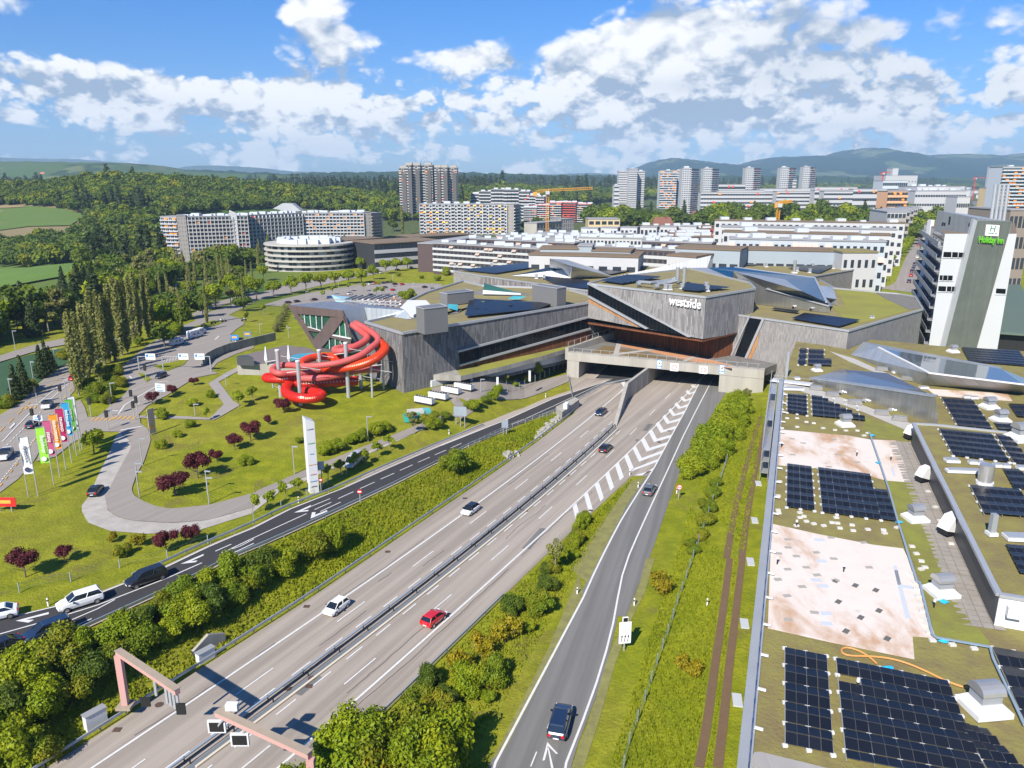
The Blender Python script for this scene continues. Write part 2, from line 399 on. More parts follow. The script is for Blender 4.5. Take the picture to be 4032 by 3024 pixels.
# ------------------------------------------------------------------ ground
def grassnodes(name,dry=.5):
 m=bpy.data.materials.new(name); m.use_nodes=True; t=m.node_tree; t.nodes.clear(); K=NT(t)
 o=t.nodes.new('ShaderNodeOutputMaterial'); b=t.nodes.new('ShaderNodeBsdfPrincipled'); K.l(b.outputs[0],o.inputs[0])
 b.inputs['Roughness'].default_value=.9; b.inputs['Specular IOR Level'].default_value=.15
 v=t.nodes.new('ShaderNodeNewGeometry').outputs['Position']; x,y,z=K.sep(v)
 a=K.ss(K.noise(v,.045,5,.6,.4),.38,.66); c=K.ss(K.noise(v,.35,4,.65,.3),.35,.7); d=K.noise(v,3.2,4,.7)
 rightside=K.ss(K.m('SUBTRACT',x,K.m('MULTIPLY',y,.22)),-6,2)
 lush=K.mix(c,(.165,.195,.008),(.27,.28,.012)); dryc=K.mix(c,(.215,.20,.022),(.275,.27,.028))
 f=K.m('MULTIPLY',a,K.m('SUBTRACT',.9,K.m('MULTIPLY',rightside,.75)))
 c1=K.mix(f,lush,dryc); c1=K.mix(K.m('MULTIPLY',K.ss(K.noise(v,.11,6,.7,.8),.56,.66),.55),c1,(.16,.125,.045))
 c1=K.mix(K.m('MULTIPLY',K.ss(d,.5,.72),.55),c1,(.11,.15,.005))
 c1=K.mix(K.m('MULTIPLY',K.ss(K.noise(v,7,3,.6),.58,.8),.35),c1,(.27,.26,.03))
 # beyond the town: meadows, ploughed strips and dark wood floor
 vo=t.nodes.new('ShaderNodeTexVoronoi'); vo.inputs['Scale'].default_value=.0042; K.l(K.vm('ADD',v,K.vm('SCALE',K.vm('SUBTRACT',t.nodes.new('ShaderNodeTexNoise').outputs[1],(.5,.5,.5)),None,0)),vo.inputs['Vector'])
 rr=K.sep(vo.outputs['Color'])
 fld=K.mix(K.ss(rr[0],.3,.5),(.06,.115,.02),(.11,.16,.035)); fld=K.mix(K.ss(rr[1],.72,.76),fld,(.21,.17,.09))
 fl=K.m('MULTIPLY',K.ss(y,240,330),K.ss(K.m('SUBTRACT',0,K.m('ADD',x,K.m('MULTIPLY',y,.28))),-30,20))
 c1=K.mix(fl,c1,fld)
 c1=K.mix(K.m('MULTIPLY',K.ss(y,420,620),K.ss(K.m('ADD',x,K.m('MULTIPLY',y,.28)),-40,10)),c1,K.mix(c,(.055,.085,.02),(.12,.13,.06)))
 K.l(c1,b.inputs['Base Color'])
 bn=t.nodes.new('ShaderNodeBump'); bn.inputs['Distance'].default_value=.22; K.l(K.noise(v,2.6,5,.7),bn.inputs['Height']); K.l(bn.outputs[0],b.inputs['Normal'])
 return m
G_MAT=grassnodes('meadow_grass')
def axis(lo,a,b,hi,step,g=1.13):
 v=list(np.arange(a,b+.01,step)); s=step
 while v[-1] < hi: s *= g; v.append(v[-1]+s)
 s=step
 while v[0] > lo: s *= g; v.insert(0,v[0]-s)
 return np.array(v)
gx=axis(-9000,-170,130,9000,1.6); gy=axis(-300,30,260,12000,1.6,1.10)
GX,GY=np.meshgrid(gx,gy); GZ=T(GX,GY)
nx,ny=len(gx),len(gy)
vs=np.stack([GX,GY,GZ],-1).reshape(-1,3)
ii=(np.arange(ny-1)[:,None]*nx+np.arange(nx-1)[None]).ravel()
fs=np.stack([ii,ii+1,ii+1+nx,ii+nx],1)
me=bpy.data.meshes.new('ground'); me.vertices.add(len(vs)); me.vertices.foreach_set('co',vs.ravel())
me.loops.add(len(fs)*4); me.loops.foreach_set('vertex_index',fs.ravel()); me.polygons.add(len(fs))
me.polygons.foreach_set('loop_start',np.arange(len(fs))*4); me.polygons.foreach_set('use_smooth',np.ones(len(fs),bool)); me.update(calc_edges=True)
me.materials.append(G_MAT); structure('ground',me,'rolling green meadow and field ground')
# ------------------------------------------------------------------ road surfaces
def asphalt(name,c,dirv=(.455,.89),worn=.25,patch=None):
 m=bpy.data.materials.new(name); m.use_nodes=True; t=m.node_tree; t.nodes.clear(); K=NT(t)
 o=t.nodes.new('ShaderNodeOutputMaterial'); b=t.nodes.new('ShaderNodeBsdfPrincipled'); K.l(b.outputs[0],o.inputs[0])
 b.inputs['Roughness'].default_value=.85; b.inputs['Specular IOR Level'].default_value=.3
 v=t.nodes.new('ShaderNodeNewGeometry').outputs['Position']; x,y,z=K.sep(v); L=math.hypot(*dirv); dx,dy=dirv[0]/L,dirv[1]/L
 al=K.m('ADD',K.m('MULTIPLY',x,dx),K.m('MULTIPLY',y,dy)); ac=K.m('SUBTRACT',K.m('MULTIPLY',x,dy),K.m('MULTIPLY',y,dx))
 lanes=K.noise(K.comb(ac,K.m('MULTIPLY',al,.018),0),.85,4,.55)
 big=K.noise(v,.12,4,.6); fine=K.noise(v,6,4,.7)
 f=K.m('ADD',K.m('MULTIPLY',K.ss(lanes,.35,.65),.6),K.m('ADD',K.m('MULTIPLY',big,.3),K.m('MULTIPLY',fine,.35)))
 c1=K.mix(K.m('MULTIPLY',f,worn*2),c,tuple(q*.55 for q in c))
 K.l(c1,b.inputs['Base Color'])
 bn=t.nodes.new('ShaderNodeBump'); bn.inputs['Distance'].default_value=.01; K.l(K.noise(v,25,3,.7),bn.inputs['Height']); K.l(bn.outputs[0],b.inputs['Normal'])
 return m
M_MW=asphalt('pale_motorway_surface',(.40,.345,.295),worn=.42)
M_SH=asphalt('shoulder_surface',(.40,.34,.29),worn=.14)
M_DK=asphalt('fresh_dark_asphalt',(.048,.046,.049),worn=.15)
M_RP=asphalt('grey_ramp_asphalt',(.205,.198,.19),(.6,2),worn=.36)
M_ST=asphalt('old_street_asphalt',(.31,.275,.245),(1,2),worn=.22)
M_WH=mat('road_paint',(.70,.70,.69),.6,.12,2.0,space='World',col2=(.55,.54,.52))
M_YE=mat('yellow_road_paint',(.72,.38,.04),.6,.1,2.0,space='World',col2=(.6,.34,.08))
M_GV=mat('gravel',(.45,.42,.38),.95,.3,.6,space='World',bump_=.03,bscale=12,col2=(.30,.27,.24))
M_CRK=mat('tar_seal',(.05,.048,.047),.7,0)
M_IRON=mat('rusty_iron',(.09,.055,.04),.8,.2,3)
def fit(pts,deg=2):
 c=np.polyfit([p[1] for p in pts],[p[0] for p in pts],deg); return lambda y: float(np.polyval(c,y))
lane={'solidL': fit([(-36.8,56),(-20.6,84.4),(-7.6,108.2),(20.4,165.3),(30.3,187.4)]),
  'longL': fit([(-27.8,65.6),(-25.3,69.9),(-20.5,78.6),(-13.3,91.7),(7.3,131.7),(13.8,144.8),(22.6,163.3)]),
  'shortL': fit([(-22.9,68.8),(-19.1,75.6),(-16.7,79.8),(9.9,130.7),(18.7,149.1),(21.9,155.9)]),
  'shortR': fit([(-22.8,62.8),(-18.9,69.5),(-10.8,84.3),(10.1,124.3),(20.5,145.2)]),
  'longR': fit([(-17.1,67.4),(-9.7,81),(11.1,120.3),(17.7,133.6),(26.6,152),(37.1,174.6)]),
  'solidR': fit([(-16.8,62.7),(-8.1,78.6),(-3.1,87.5),(8.5,109.2),(23.2,138.5),(31.3,154.6),(46.7,186.2)]),
  'median': fit([(-29.2,56.0),(-21.6,68.9),(-12.8,84.4),(-4.2,100.3),(21.2,151.6)])}
def yline(f,y0,y1,n=40,off=0): return [(f(y)+off,y) for y in np.linspace(y0,y1,n)]
rail_l=lambda y: float(np.interp(y,[p[1] for p in GL],[p[0] for p in GL]))
rail_r=lambda y: float(np.interp(y,[p[1] for p in GR],[p[0] for p in GR]))
Mr=[(-42,10),(-16.5,56),(-12.6,62.8),(-8.4,70.7),(4.1,94.2),(9.8,104.3),(20.8,124.0),(23.9,125.5)]
rampL=[(-8,10)]+[tuple(PZ(q,0)[:2]) for q in zz('O',(1645,1302),(2212,235))+zz('M',(1045,1609),(1180,1330),(1290,1120),(1400,940),(1500,785),(1560,690),(1700,430),(1800,250),(1920,10))]+[(57,210),(72,260)]
rampR=[(-3,10)]+[tuple(PZ(q,0)[:2]) for q in zz('Q',(45,1659),(160,1370),(280,1050),(375,740),(440,480),(470,300),(505,130),(540,0))+zz('M',(1345,1420),(1440,1200),(1550,960),(1680,680),(1780,460),(1880,260),(2010,10))]+[(58,205),(78,260)]
rL=lambda y: float(np.interp(y,[p[1] for p in rampL],[p[0] for p in rampL]))
rR=lambda y: float(np.interp(y,[p[1] for p in rampR],[p[0] for p in rampR]))
mr=lambda y: float(np.interp(y,[p[1] for p in Mr],[p[0] for p in Mr]))
structure('motorway',(between([(rail_l(y)+.25,y) for y in np.linspace(30,124,30)],[(mr(y),y) for y in np.linspace(30,124,30)],.04,60,3)
        and between([(rail_l(y)+.25,y) for y in np.linspace(124,262,30)],[(rL(y),y) for y in np.linspace(124,262,30)],.04,50,3,mb=between([(rail_l(y)+.25,y) for y in np.linspace(30,124,30)],[(mr(y),y) for y in np.linspace(30,124,30)],.04,60,3)),M_MW),'six lane motorway with pale worn surface')
structure('exit_ramp',(between([(rL(y)-.5,y) for y in np.linspace(30,124,30)]+[(rL(y),y) for y in np.linspace(126,262,30)],[(rR(y)+.4,y) for y in np.linspace(30,262,60)],.05,110,3),M_RP),'grey single lane ramp beside the motorway')
structure('ramp_shoulder',(between([(rR(y)+.38,y) for y in np.linspace(80,262,60)],[(rail_r(y)-.1,y) for y in np.linspace(80,262,60)],.045,90,3),M_RP),'paved shoulder of the ramp')
# fresh dark slip road
dkL=[tuple(P(q)[:2]) for q in zz('K',(-900,1290),(-300,1200),(0,1130),(500,1012),(810,915),(1330,712),(1700,535),(2074,378))+zz('L',(540,905),(1000,725),(1400,545),(1850,350),(2212,205))+zz('H',(1260,1460),(1590,1310),(2050,1085))]+[(26,190),(30,215),(34,260)]
dkR=[tuple(P(q)[:2]) for q in zz('K',(-900,1800),(-300,1600),(0,1490),(620,1225),(1200,960),(1400,870))+zz('L',(30,1320),(330,1195),(560,1090),(900,935),(1400,700),(1830,485))+zz('M',(80,515),(310,425),(560,320),(770,240),(1180,20))]+[(30,188),(38,215),(44,260)]
dkL.sort(key=lambda p: p[1]); dkR.sort(key=lambda p: p[1])
fL=lambda y: float(np.interp(y,[p[1] for p in dkL],[p[0] for p in dkL])); fR=lambda y: float(np.interp(y,[p[1] for p in dkR],[p[0] for p in dkR]))
structure('slip_road_edge',(between([(x-2.2 if y > 120 else x-.6,y) for x,y in dkL],[(x+(.4 if y < 150 else .0),y) for x,y in dkR],.09,140,3),M_SH),'pale paved margin of the slip road')
structure('slip_road',(between([(x+.0,y) for x,y in dkL],dkR,.13,140,4),M_DK),'freshly surfaced dark asphalt slip road')
structure('gore_pavement',(polyground([tuple(PZ(q,0)[:2]) for q in zz('M',(760,300),(1240,25),(1250,0),(1150,40),(970,205),(830,310))],.10),M_SH),'paved gore between slip road and motorway')
# ------------------------------------------------------------------ painted markings
mb=MB()
def solid(f,y0,y1,w=.22,h=.075,m=mb,mi=0): drape(yline(f,y0,y1),-w/2,w/2,h,m,mi,cross=1,flat=0)
def dashes(f,y0,step,ln,y1,w=.17,h=.075):
 y=y0
 while y < y1:
  drape([(f(y),y),(f(y+ln),y+ln)],-w/2,w/2,h,mb,0,step=9,cross=1,flat=0); y+=step
solid(lane['solidL'],30,240,.26); solid(lane['solidR'],30,240,.26)
dashes(lane['longL'],39.5,13.1,4.4,235); dashes(lane['longR'],41.2,13.1,4.4,235)
dashes(lane['shortL'],46.8,4.4,2.4,165); dashes(lane['shortR'],45.2,4.4,2.3,150)
solid(lambda y: rL(y),40,255,.24,.09); solid(lambda y: rR(y),40,255,.22,.09)
H_=[]
def quad(*q,h=.08): mb.add([tuple(PZ(p,h)) for p in q],[(0,1,2,3)])
for s in [((915,995),(945,965),(985,1120),(950,1150)),((1005,905),(1035,880),(1075,1020),(1045,1048)),((1090,825),(1122,800),(1162,925),(1135,955)),((1172,745),(1203,720),(1243,840),(1215,870)),
        ((1250,668),(1280,645),(1320,760),(1290,790)),((1322,598),(1350,575),(1398,688),(1370,715)),((1400,748),(1465,748),(1560,682),(1550,706)),((1375,718),(1400,692),(1595,616),(1585,640))]:
 quad(*zz('M',*s))
for a,b,c,d,e,g in [((1390,535),(1415,515),(1440,640),(1462,610),(1638,545),(1626,572)),((1455,470),(1480,445),(1500,560),(1525,530),(1672,482),(1660,508)),((1515,400),(1540,380),(1558,485),(1582,458),(1705,422),(1694,447)),
            ((1570,340),(1595,320),(1612,412),(1635,388),(1740,353),(1729,378)),((1625,285),(1645,265),(1662,342),(1682,320),(1772,292),(1761,316)),((1672,232),(1692,215),(1708,280),(1725,262),(1804,235),(1795,258)),
            ((1720,185),(1738,168),(1752,222),(1770,205),(1834,180),(1825,203)),((1765,135),(1783,120),(1795,165),(1812,148),(1864,127),(1855,148)),((1808,85),(1825,70),(1835,110),(1850,95),(1893,72),(1885,92)),
            ((1850,40),(1865,25),(1875,57),(1888,44),(1918,24),(1910,43))]:
 quad(*zz('M',a,b,d,c)); quad(*zz('M',c,d,e,g))
for k in range(4):     # hatch in the left tunnel mouth
 z1=zz('I',(665+k*58,1520-k*56),(700+k*58,1500-k*56),(748+k*55,1575-k*52),(715+k*55,1598-k*50)); quad(*z1)
drape([tuple(PZ(q,0)[:2]) for q in zz('I',(655,1659),(960,1380))] ,-.12,.12,.08,mb,0,flat=0,cross=1)
for k in range(4,9):
 y=196+k*6; a=lane['solidR'](y); b=rL(y); mb.add([(a,y,.08),(a,y+2,.08),((a+b)/2,y-1,.08),((a+b)/2,y-3,.08)],[(3,2,1,0)]); mb.add([(b,y,.08),(b,y+2,.08),((a+b)/2,y-1,.08),((a+b)/2,y-3,.08)],[(0,1,2,3)])
def gq(pts,h=.17,mi=0):
 """painted patch on the ground, given by picture corners"""
 p3=[P(q) for q in pts]; vs=[(p.x,p.y,p.z+h) for p in p3]
 n=(Vector(vs[1])-Vector(vs[0])).cross(Vector(vs[2])-Vector(vs[0])); f=tuple(range(len(vs)))
 mb.add(vs,[f if n.z > 0 else f[::-1]],mi)
def gl(pts,w=.2,h=.17,mi=0,smooth=0):
 p=[Vector(P(q)[:2]).to_3d() for q in pts]
 if smooth: p=smoothline(p,smooth)
 drape(p,-w/2,w/2,h,mb,mi,step=3,cross=1)
# slip road lines
gl(zz('K',(0,1130),(500,1012),(810,915),(1330,712),(1700,535),(2074,378))+zz('L',(540,902),(1000,720),(1400,540),(1850,346),(2212,203)),.2)
drape([(x-.05,y) for x,y in dkL if y > 130],-.12,.08,.17,mb,0,cross=1)
gl(zz('K',(-200,1290),(0,1248),(400,1135),(800,1010),(1370,788),(1650,665)),.2)
gl(zz('K',(545,1150),(800,1040),(940,965)),.18); gl(zz('K',(40,1355),(200,1290)),.18)
gl(zz('K',(630,1175),(750,1122)),.18); gl(zz('K',(1840,615),(2074,505)),.18); gl(zz('K',(1760,570),(1890,512)),.18); gl(zz('K',(1810,582),(1960,530),(2074,470)),.16)
gl(zz('L',(0,1260),(680,943)),.18)
for a,b in [((720,880),(885,812)),((750,908),(895,843)),((800,925),(978,842)),((955,812),(1088,752)),((1145,725),(1272,668)),((1325,642),(1443,590)),((1493,566),(1603,517)),((1650,495),(1753,450)),((1797,430),(1895,388)),((1935,370),(2030,328))]:
 gl(zz('L',a,b),.17)
gl(zz('M',(430,350),(760,205),(1060,65),(1180,8)),.16); gl(zz('M',(1250,60),(1150,215)),.01)
for p in [[(570,935),(720,868),(715,885),(640,918),(698,910),(694,922)],[(715,987),(727,932),(760,930),(752,955),(858,912),(862,925)]]:
 gq(zz('L',p[0],p[1],p[2],p[3])); gq(zz('L',p[0],p[3],p[4],p[5]))
for p in [[(130,1140),(400,1068),(400,1085),(215,1130)],[(130,1140),(215,1130),(280,1132),(235,1155)],[(1475,675),(1665,592),(1662,606),(1560,652)],[(1475,675),(1560,652),(1615,645),(1600,660)]]: gq(zz('K',*p))
# arrow on the ramp
for p in [[(1983,1140),(2050,1212),(2038,1214),(1990,1168)],[(1983,1140),(1952,1257),(1968,1252),(1990,1168)],[(1990,1165),(2022,1302),(2007,1302),(1984,1170)]]:
 z1=zz('O',*p); v=[tuple(PZ(q,.1)) for q in z1]; n=(Vector(v[1])-Vector(v[0])).cross(Vector(v[2])-Vector(v[0])); mb.add(v,[(0,1,2,3) if n.z > 0 else (3,2,1,0)])
drape([tuple(PZ(q,0)[:2]) for q in zz('O',(2017,975),(1983,1060))],-.06,.06,.09,mb,0,flat=0,cross=1); drape([tuple(PZ(q,0)[:2]) for q in zz('O',(1917,1205),(1880,1297))],-.06,.06,.09,mb,0,flat=0,cross=1)
# ------------------------------------------------------------------ junction, car park and side roads on the left
def PG(z,*p): return [tuple(P(q)[:2]) for q in zz(z,*p)]
east=MB()
between(PG('F',(-500,1120),(0,965),(170,860),(380,650),(600,510),(760,430),(1000,290),(1180,160),(1350,40)),PG('F',(-500,1950),(0,1640),(160,1520),(280,1390),(420,1150),(560,860),(700,690),(790,600),(960,440),(1200,200),(1365,85)),.10,120,4,east)
structure('main_road',(east,M_ST),'broad old asphalt road with lanes to the junction')
jn=polyground(PG('F',(395,1120),(420,1045),(500,1000),(545,900),(700,830),(740,900),(765,985),(850,980),(960,885),(1080,790),(1130,720),(1100,650),(1050,600),(1070,540),(1170,450),(1280,360),(1430,270),(1620,175),(1800,105),(2000,95),(2110,130),(2130,170),(2060,215),(2010,260),(2010,330),(2212,285),(2212,320),(2000,400),(1860,470),(1765,540),(1900,600),(1700,640),(1460,790),(1290,880),(1210,960),(1230,1060),(1050,1112),(880,1108),(760,1150),(640,1200),(480,1330),(320,1370)),.14,3.0)
polyground(PG('F',(1765,540),(1860,480),(2000,420),(2212,355),(2212,380),(2060,430),(1890,510),(1830,590)),.12,3,jn)
structure('junction_road',(jn,M_ST),'junction, bus loop and coach park surface')
structure('traffic_island',(polyground(PG('F',(1335,540),(1500,505),(1650,470),(1600,530),(1450,585)),.24,2),G_MAT),'grass island between the coach lanes')
structure('traffic_island',(polyground(PG('F',(1200,600),(1260,610),(1320,655),(1275,680)),.24,2),G_MAT),'small triangular grass island')
structure('traffic_island',(polyground(PG('F',(1610,225),(1850,140),(1960,150),(1870,190)),.24,2),G_MAT),'grass island by the motorcycles')
lp_out=PG('F',(1215,1030),(1290,1085),(1315,1180),(1250,1380),(1190,1480),(1150,1600))+PG('K',(1075,60),(1095,110),(1165,155),(1280,200),(1400,220),(1700,190),(2074,90))+PG('L',(270,730),(800,500),(1200,345),(1575,195),(1900,60))+PG('H',(560,1480),(900,1240),(1300,1030),(1700,850))
lp_in=PG('F',(1045,1108),(1120,1180),(1145,1240),(1060,1400),(990,1530),(930,1659))+PG('K',(855,110),(880,230),(960,285),(1100,318),(1400,335),(1700,310),(2074,205))+PG('L',(250,790),(800,560),(1200,395),(1600,245),(1960,90))+PG('H',(620,1520),(1000,1280),(1400,1060),(1800,880))
structure('service_road',(between(lp_out,lp_in,.12,150,4),M_ST),'curved service road around the lawn')
gv_in=PG('F',(1040,1110),(1000,1160),(950,1290),(850,1500),(780,1659))+PG('K',(730,110),(668,190),(670,240),(720,330),(900,400),(1200,422),(1600,400),(2074,250))+PG('L',(240,830),(500,730),(800,590),(1200,425))
structure('gravel_verge',(between(lp_in[:-5],gv_in,.07,120,3),M_GV),'pale gravel verge outside the bend')
structure('car_park',(polyground(PG('B',(300,1330),(480,1275),(700,1225),(1000,1175),(1230,1135),(1850,1145),(1880,1190),(1640,1245),(1700,1330),(1500,1400),(800,1400),(500,1345)),.1,4),M_ST),'surface car park behind the pool hall')
structure('avenue',(between(PG('B',(-300,1440),(0,1335),(250,1232),(700,1095),(1010,1062),(1250,1010),(1450,985),(1640,950)),PG('B',(-250,1560),(0,1420),(250,1290),(700,1185),(1010,1115),(1300,1058),(1500,1010),(1700,985)),.1,90,3),M_ST),'tree lined avenue')
structure('side_road',(between(PG('A',(1660,1420),(1800,1330),(1900,1300),(2100,1250),(2230,1210)),PG('A',(1780,1440),(1830,1370),(1980,1320),(2180,1270),(2260,1250)),.11,30,3),M_ST),'short link road by the avenue')
structure('valley_road',(between(PG('F',(-300,560),(0,450),(250,370),(450,320),(640,285)),PG('F',(-250,590),(0,505),(250,430),(450,375),(600,350)),.25,60,3),M_ST),'two lane road along the wood')
structure('crop_field',(polyground(PG('F',(-300,640),(0,510),(250,440),(590,372),(600,500),(500,560),(330,680),(120,830),(0,850),(-300,980)),.12,4),mat('young_crop',(.030,.085,.030),.9,.25,.15,space='World',bump_=.05,bscale=4)),'dark green young crop field')
structure('footpath',(polyground(PG('F',(2212,515),(2212,560),(2060,590),(1905,675),(2030,835),(2075,880),(2060,905),(1945,955),(1880,1005),(1600,985),(1210,972),(1210,1000),(1650,1010),(1860,1012),(1870,1006)) if False else PG('F',(1815,690),(1960,600),(2160,500),(2212,480),(2212,520),(2060,590),(1905,675),(2030,840),(2090,880),(1900,990),(1860,1008),(1640,1000),(1215,992),(1220,970),(1600,975),(1830,990),(1950,870),(1900,800)),.13,3),mat('pinkish_paving',(.30,.27,.25),.9,.15,.5,space='World')),'zigzag footpath on the lawn')
# markings of the junction
for a in [[(0,1130),(300,930)],[(110,965),(285,830)]]: pass
gl(zz('F',(20,1200),(280,930)),.2); gl(zz('F',(340,860),(620,625)),.2); gl(zz('F',(430,840),(600,690)),.2); gl(zz('F',(700,560),(1100,300),(1300,130)),.2)
def dl(z,a,b,n,frac=.5,w=.18,mi=0):
 p,q=[Vector(P(x)[:2]) for x in zz(z,a,b)]
 for k in range(n): drape([p.lerp(q,k/n),p.lerp(q,(k+frac)/n)],-w/2,w/2,.19,mb,mi,step=20,cross=1)
dl('F',(0,1290),(365,930),14,.55); dl('F',(0,1555),(360,1100),22,.5); dl('F',(0,1590),(480,930),13,.45,mi=1); dl('F',(300,820),(600,580),5,.35,mi=1); dl('F',(0,1110),(290,830),4,.55,mi=1); dl('F',(500,900),(700,640),4,.4,mi=1)
dl('F',(960,1060),(1140,1010),8,.5); dl('F',(1125,765),(1270,690),8,.5); dl('F',(1200,870),(1480,710),6,.45)
gl(zz('F',(1050,1100),(1235,1065)),.35); gl(zz('F',(915,930),(1030,930)),.35); gl(zz('F',(1030,960),(1085,880),(1390,700)),.25); gl(zz('F',(240,885),(335,875)),.4); gl(zz('F',(1345,680),(1470,672)),.3)
for k in range(5): gq(zz('F',(782+k*40,1018-k*0),(795+k*40,1018),(835+k*40,990),(820+k*40,990)),.2,1)
for k in range(5): gq(zz('F',(975+k*42,1008),(988+k*42,1008),(1030+k*40,978),(1015+k*40,978)),.2,1)
for k in range(4): gq(zz('F',(178+k*38,918-k*3),(192+k*38,918-k*3),(205+k*38,902-k*3),(190+k*38,902-k*3)),.2,1)
for z_,p in [('F',[(80,1085),(125,1035),(135,1045),(95,1085)]),('F',[(205,1375),(262,1310),(272,1318),(212,1378)]),('F',[(1870,305),(1905,275),(1912,282),(1876,310)]),('F',[(1495,305),(1525,283),(1532,290),(1500,310)]),('F',[(1130,622),(1165,658),(1158,662),(1122,628)])]: gq(zz(z_,*p),.2)
# car park bays
for r0,r1,n in [((560,1300),(1000,1215),16),((700,1262),(1230,1180),20),((1060,1160),(1240,1148),6),((1220,1185),(1850,1175),24),((1250,1225),(1650,1215),16)]:
 a,b=[Vector(P(q)[:2]) for q in zz('B',r0,r1)]; d=(b-a); nn=Vector((-d.y,d.x)).normalized()
 for k in range(n):
  c=a.lerp(b,k/n); drape([c,c+nn*4.6],-.07,.07,.17,mb,0,step=9,cross=1)
for k in range(7): gq(zz('F',(1420+k*26,507-k*5),(1427+k*26,506-k*5),(1440+k*26,486-k*5),(1433+k*26,487-k*5)),.2)
o=structure('road_markings',(mb,[M_WH,M_YE]),'white and yellow painted road markings')
# tar seams, patches and iron covers
cr=MB(); rr_=random.Random(4)
def crack(f,y0,y1,off,amp):
 y=y0; x=0; pts=[]
 while y < y1: x+=rr_.uniform(-amp,amp); x *= .9; pts.append((f(y)+off+x,y)); y+=rr_.uniform(.4,1.1)
 if len(pts) > 2: drape(pts,-.025,.025,.07,cr,0,step=9,cross=1,flat=0)
for y0,y1,nm,off in [(58,92,'solidR',.75),(95,118,'solidR',.6),(60,75,'solidL',-.55),(84,100,'solidL',-.5),(120,135,'solidL',.9),(74,82,'longL',1.6),(92,97,'longL',1.2),(66,80,'longR',1.4),(96,108,'shortR',-.9),(70,120,'shortL',.9),(100,112,'longR',-1.4),(126,140,'shortR',-.6),(88,91,'solidL',1.4)]:
 crack(lane[nm],y0,y1,off,.12)
for k,(z_,x,y) in enumerate([('N',1155,690),('N',850,872),('O',500,792),('O',518,742),('O',485,296),('M',540,1028),('M',870,748),('L',1385,1265),('L',2058,800),('M',1600,483),('M',1680,395),('O',370,808),('M',1260,388),('M',1058,1025)]):
 p=PZ(zz(z_,(x,y))[0],.075)
 if k % 3: cr.box(p.x-.35,p.x+.35,p.y-.3,p.y+.3,.07,.085,1)
 else: cr.prism([(p.x+.42*math.cos(t*.7854),p.y+.42*math.sin(t*.7854)) for t in range(8)],.07,.085,1)
structure('road_repairs',(cr,[M_CRK,M_IRON]),'tar seams and drain covers in the motorway')
pt=MB()
for z_,pp in [('M',[(510,1325),(655,1165),(712,1168),(570,1330)]),('M',[(1465,395),(1510,340),(1555,338),(1505,395)]),('M',[(1405,470),(1420,458),(1445,462),(1425,480)]),('O',[(325,795),(480,688),(500,705),(360,800)]),('O',[(408,838),(560,725),(586,738),(452,852)])]:
 v=[tuple(PZ(q,.062)) for q in zz(z_,*pp)]; n=(Vector(v[1])-Vector(v[0])).cross(Vector(v[2])-Vector(v[0])); pt.add(v,[(0,1,2,3) if n.z > 0 else (3,2,1,0)])
structure('asphalt_patch',(pt,M_RP),'grey repair patches in the motorway')
for nm_,fp,cc,c2 in (('field',[(-80,447),(60,446),(140,453),(188,468),(150,489),(60,491),(-80,505)],(.095,.15,.022),(.07,.125,.018)),('field',[(-80,573),(60,581),(185,568),(200,578),(150,598),(60,614),(-80,638)],(.11,.20,.015),(.08,.15,.015)),('ploughed_field',[(-80,447),(30,446),(60,449),(0,452),(-80,455)],(.30,.22,.11),(.25,.19,.10))):
 structure(nm_,(polyground([tuple(P((x*1.8228,y*1.8228))[:2]) for x,y in fp],.9 if nm_=='field' else 1.4,14),mat(nm_+str(fp[1][1]),cc,.95,.2,.03,space='World',col2=c2)),'smooth green field between the valley woods' if nm_=='field' else 'pale ploughed strip above the field')
# two wheel ruts across the meadow on the right, dry verge strips
M_RUT=mat('bare_brown_earth',(.155,.095,.05),.95,.25,.7,space='World',bump_=.05,bscale=5)
rut=MB(); RUTS=[]
for L_ in ([(1110,1659),(1170,1350),(1230,900),(1290,500),(1330,200),(1355,0)],[(1260,1659),(1310,1250),(1350,850),(1395,500),(1430,200),(1455,0)]):
 RUTS.append(sorted([(p[1],p[0]) for p in PG('Q',*L_)])); drape(smoothline([Vector(p).to_3d() for p in PG('Q',*L_)],2),-.42,.42,.06,rut,0,step=1.2,cross=2)
for L_ in ([(2860,2200),(2895,2000),(2950,1790),(2995,1640)],[(2920,2200),(2945,2000),(2985,1800),(3020,1650)]):
 drape(smoothline([Vector(tuple(P(q)[:2])).to_3d() for q in L_],2),-.45,.45,.06,rut,0,step=1.2,cross=2)
structure('wheel_ruts',(rut,M_RUT),'two parallel brown wheel ruts in the meadow')
M_DRY=mat('mown_verge',(.26,.25,.07),.95,.3,.8,space='World',bump_=.04,bscale=6,col2=(.14,.13,.05))
vg=MB()
between(PG('M',(1330,800),(1100,1180),(900,1500)) [::-1],PG('M',(1485,770),(1330,1010),(1030,1600))[::-1],.055,40,3,vg)
between(PG('Q',(690,0),(640,200),(540,450),(390,780),(250,1250),(100,1659)),PG('Q',(760,0),(680,280),(590,450),(450,830),(330,1250),(200,1659)),.055,50,3,vg)
between(PG('O',(2180,100),(1990,560),(1640,1250)),PG('O',(2205,230),(2050,560),(1720,1190)),.055,40,3,vg)
structure('mown_verge',(vg,M_DRY),'dry mown verge along the ramp')
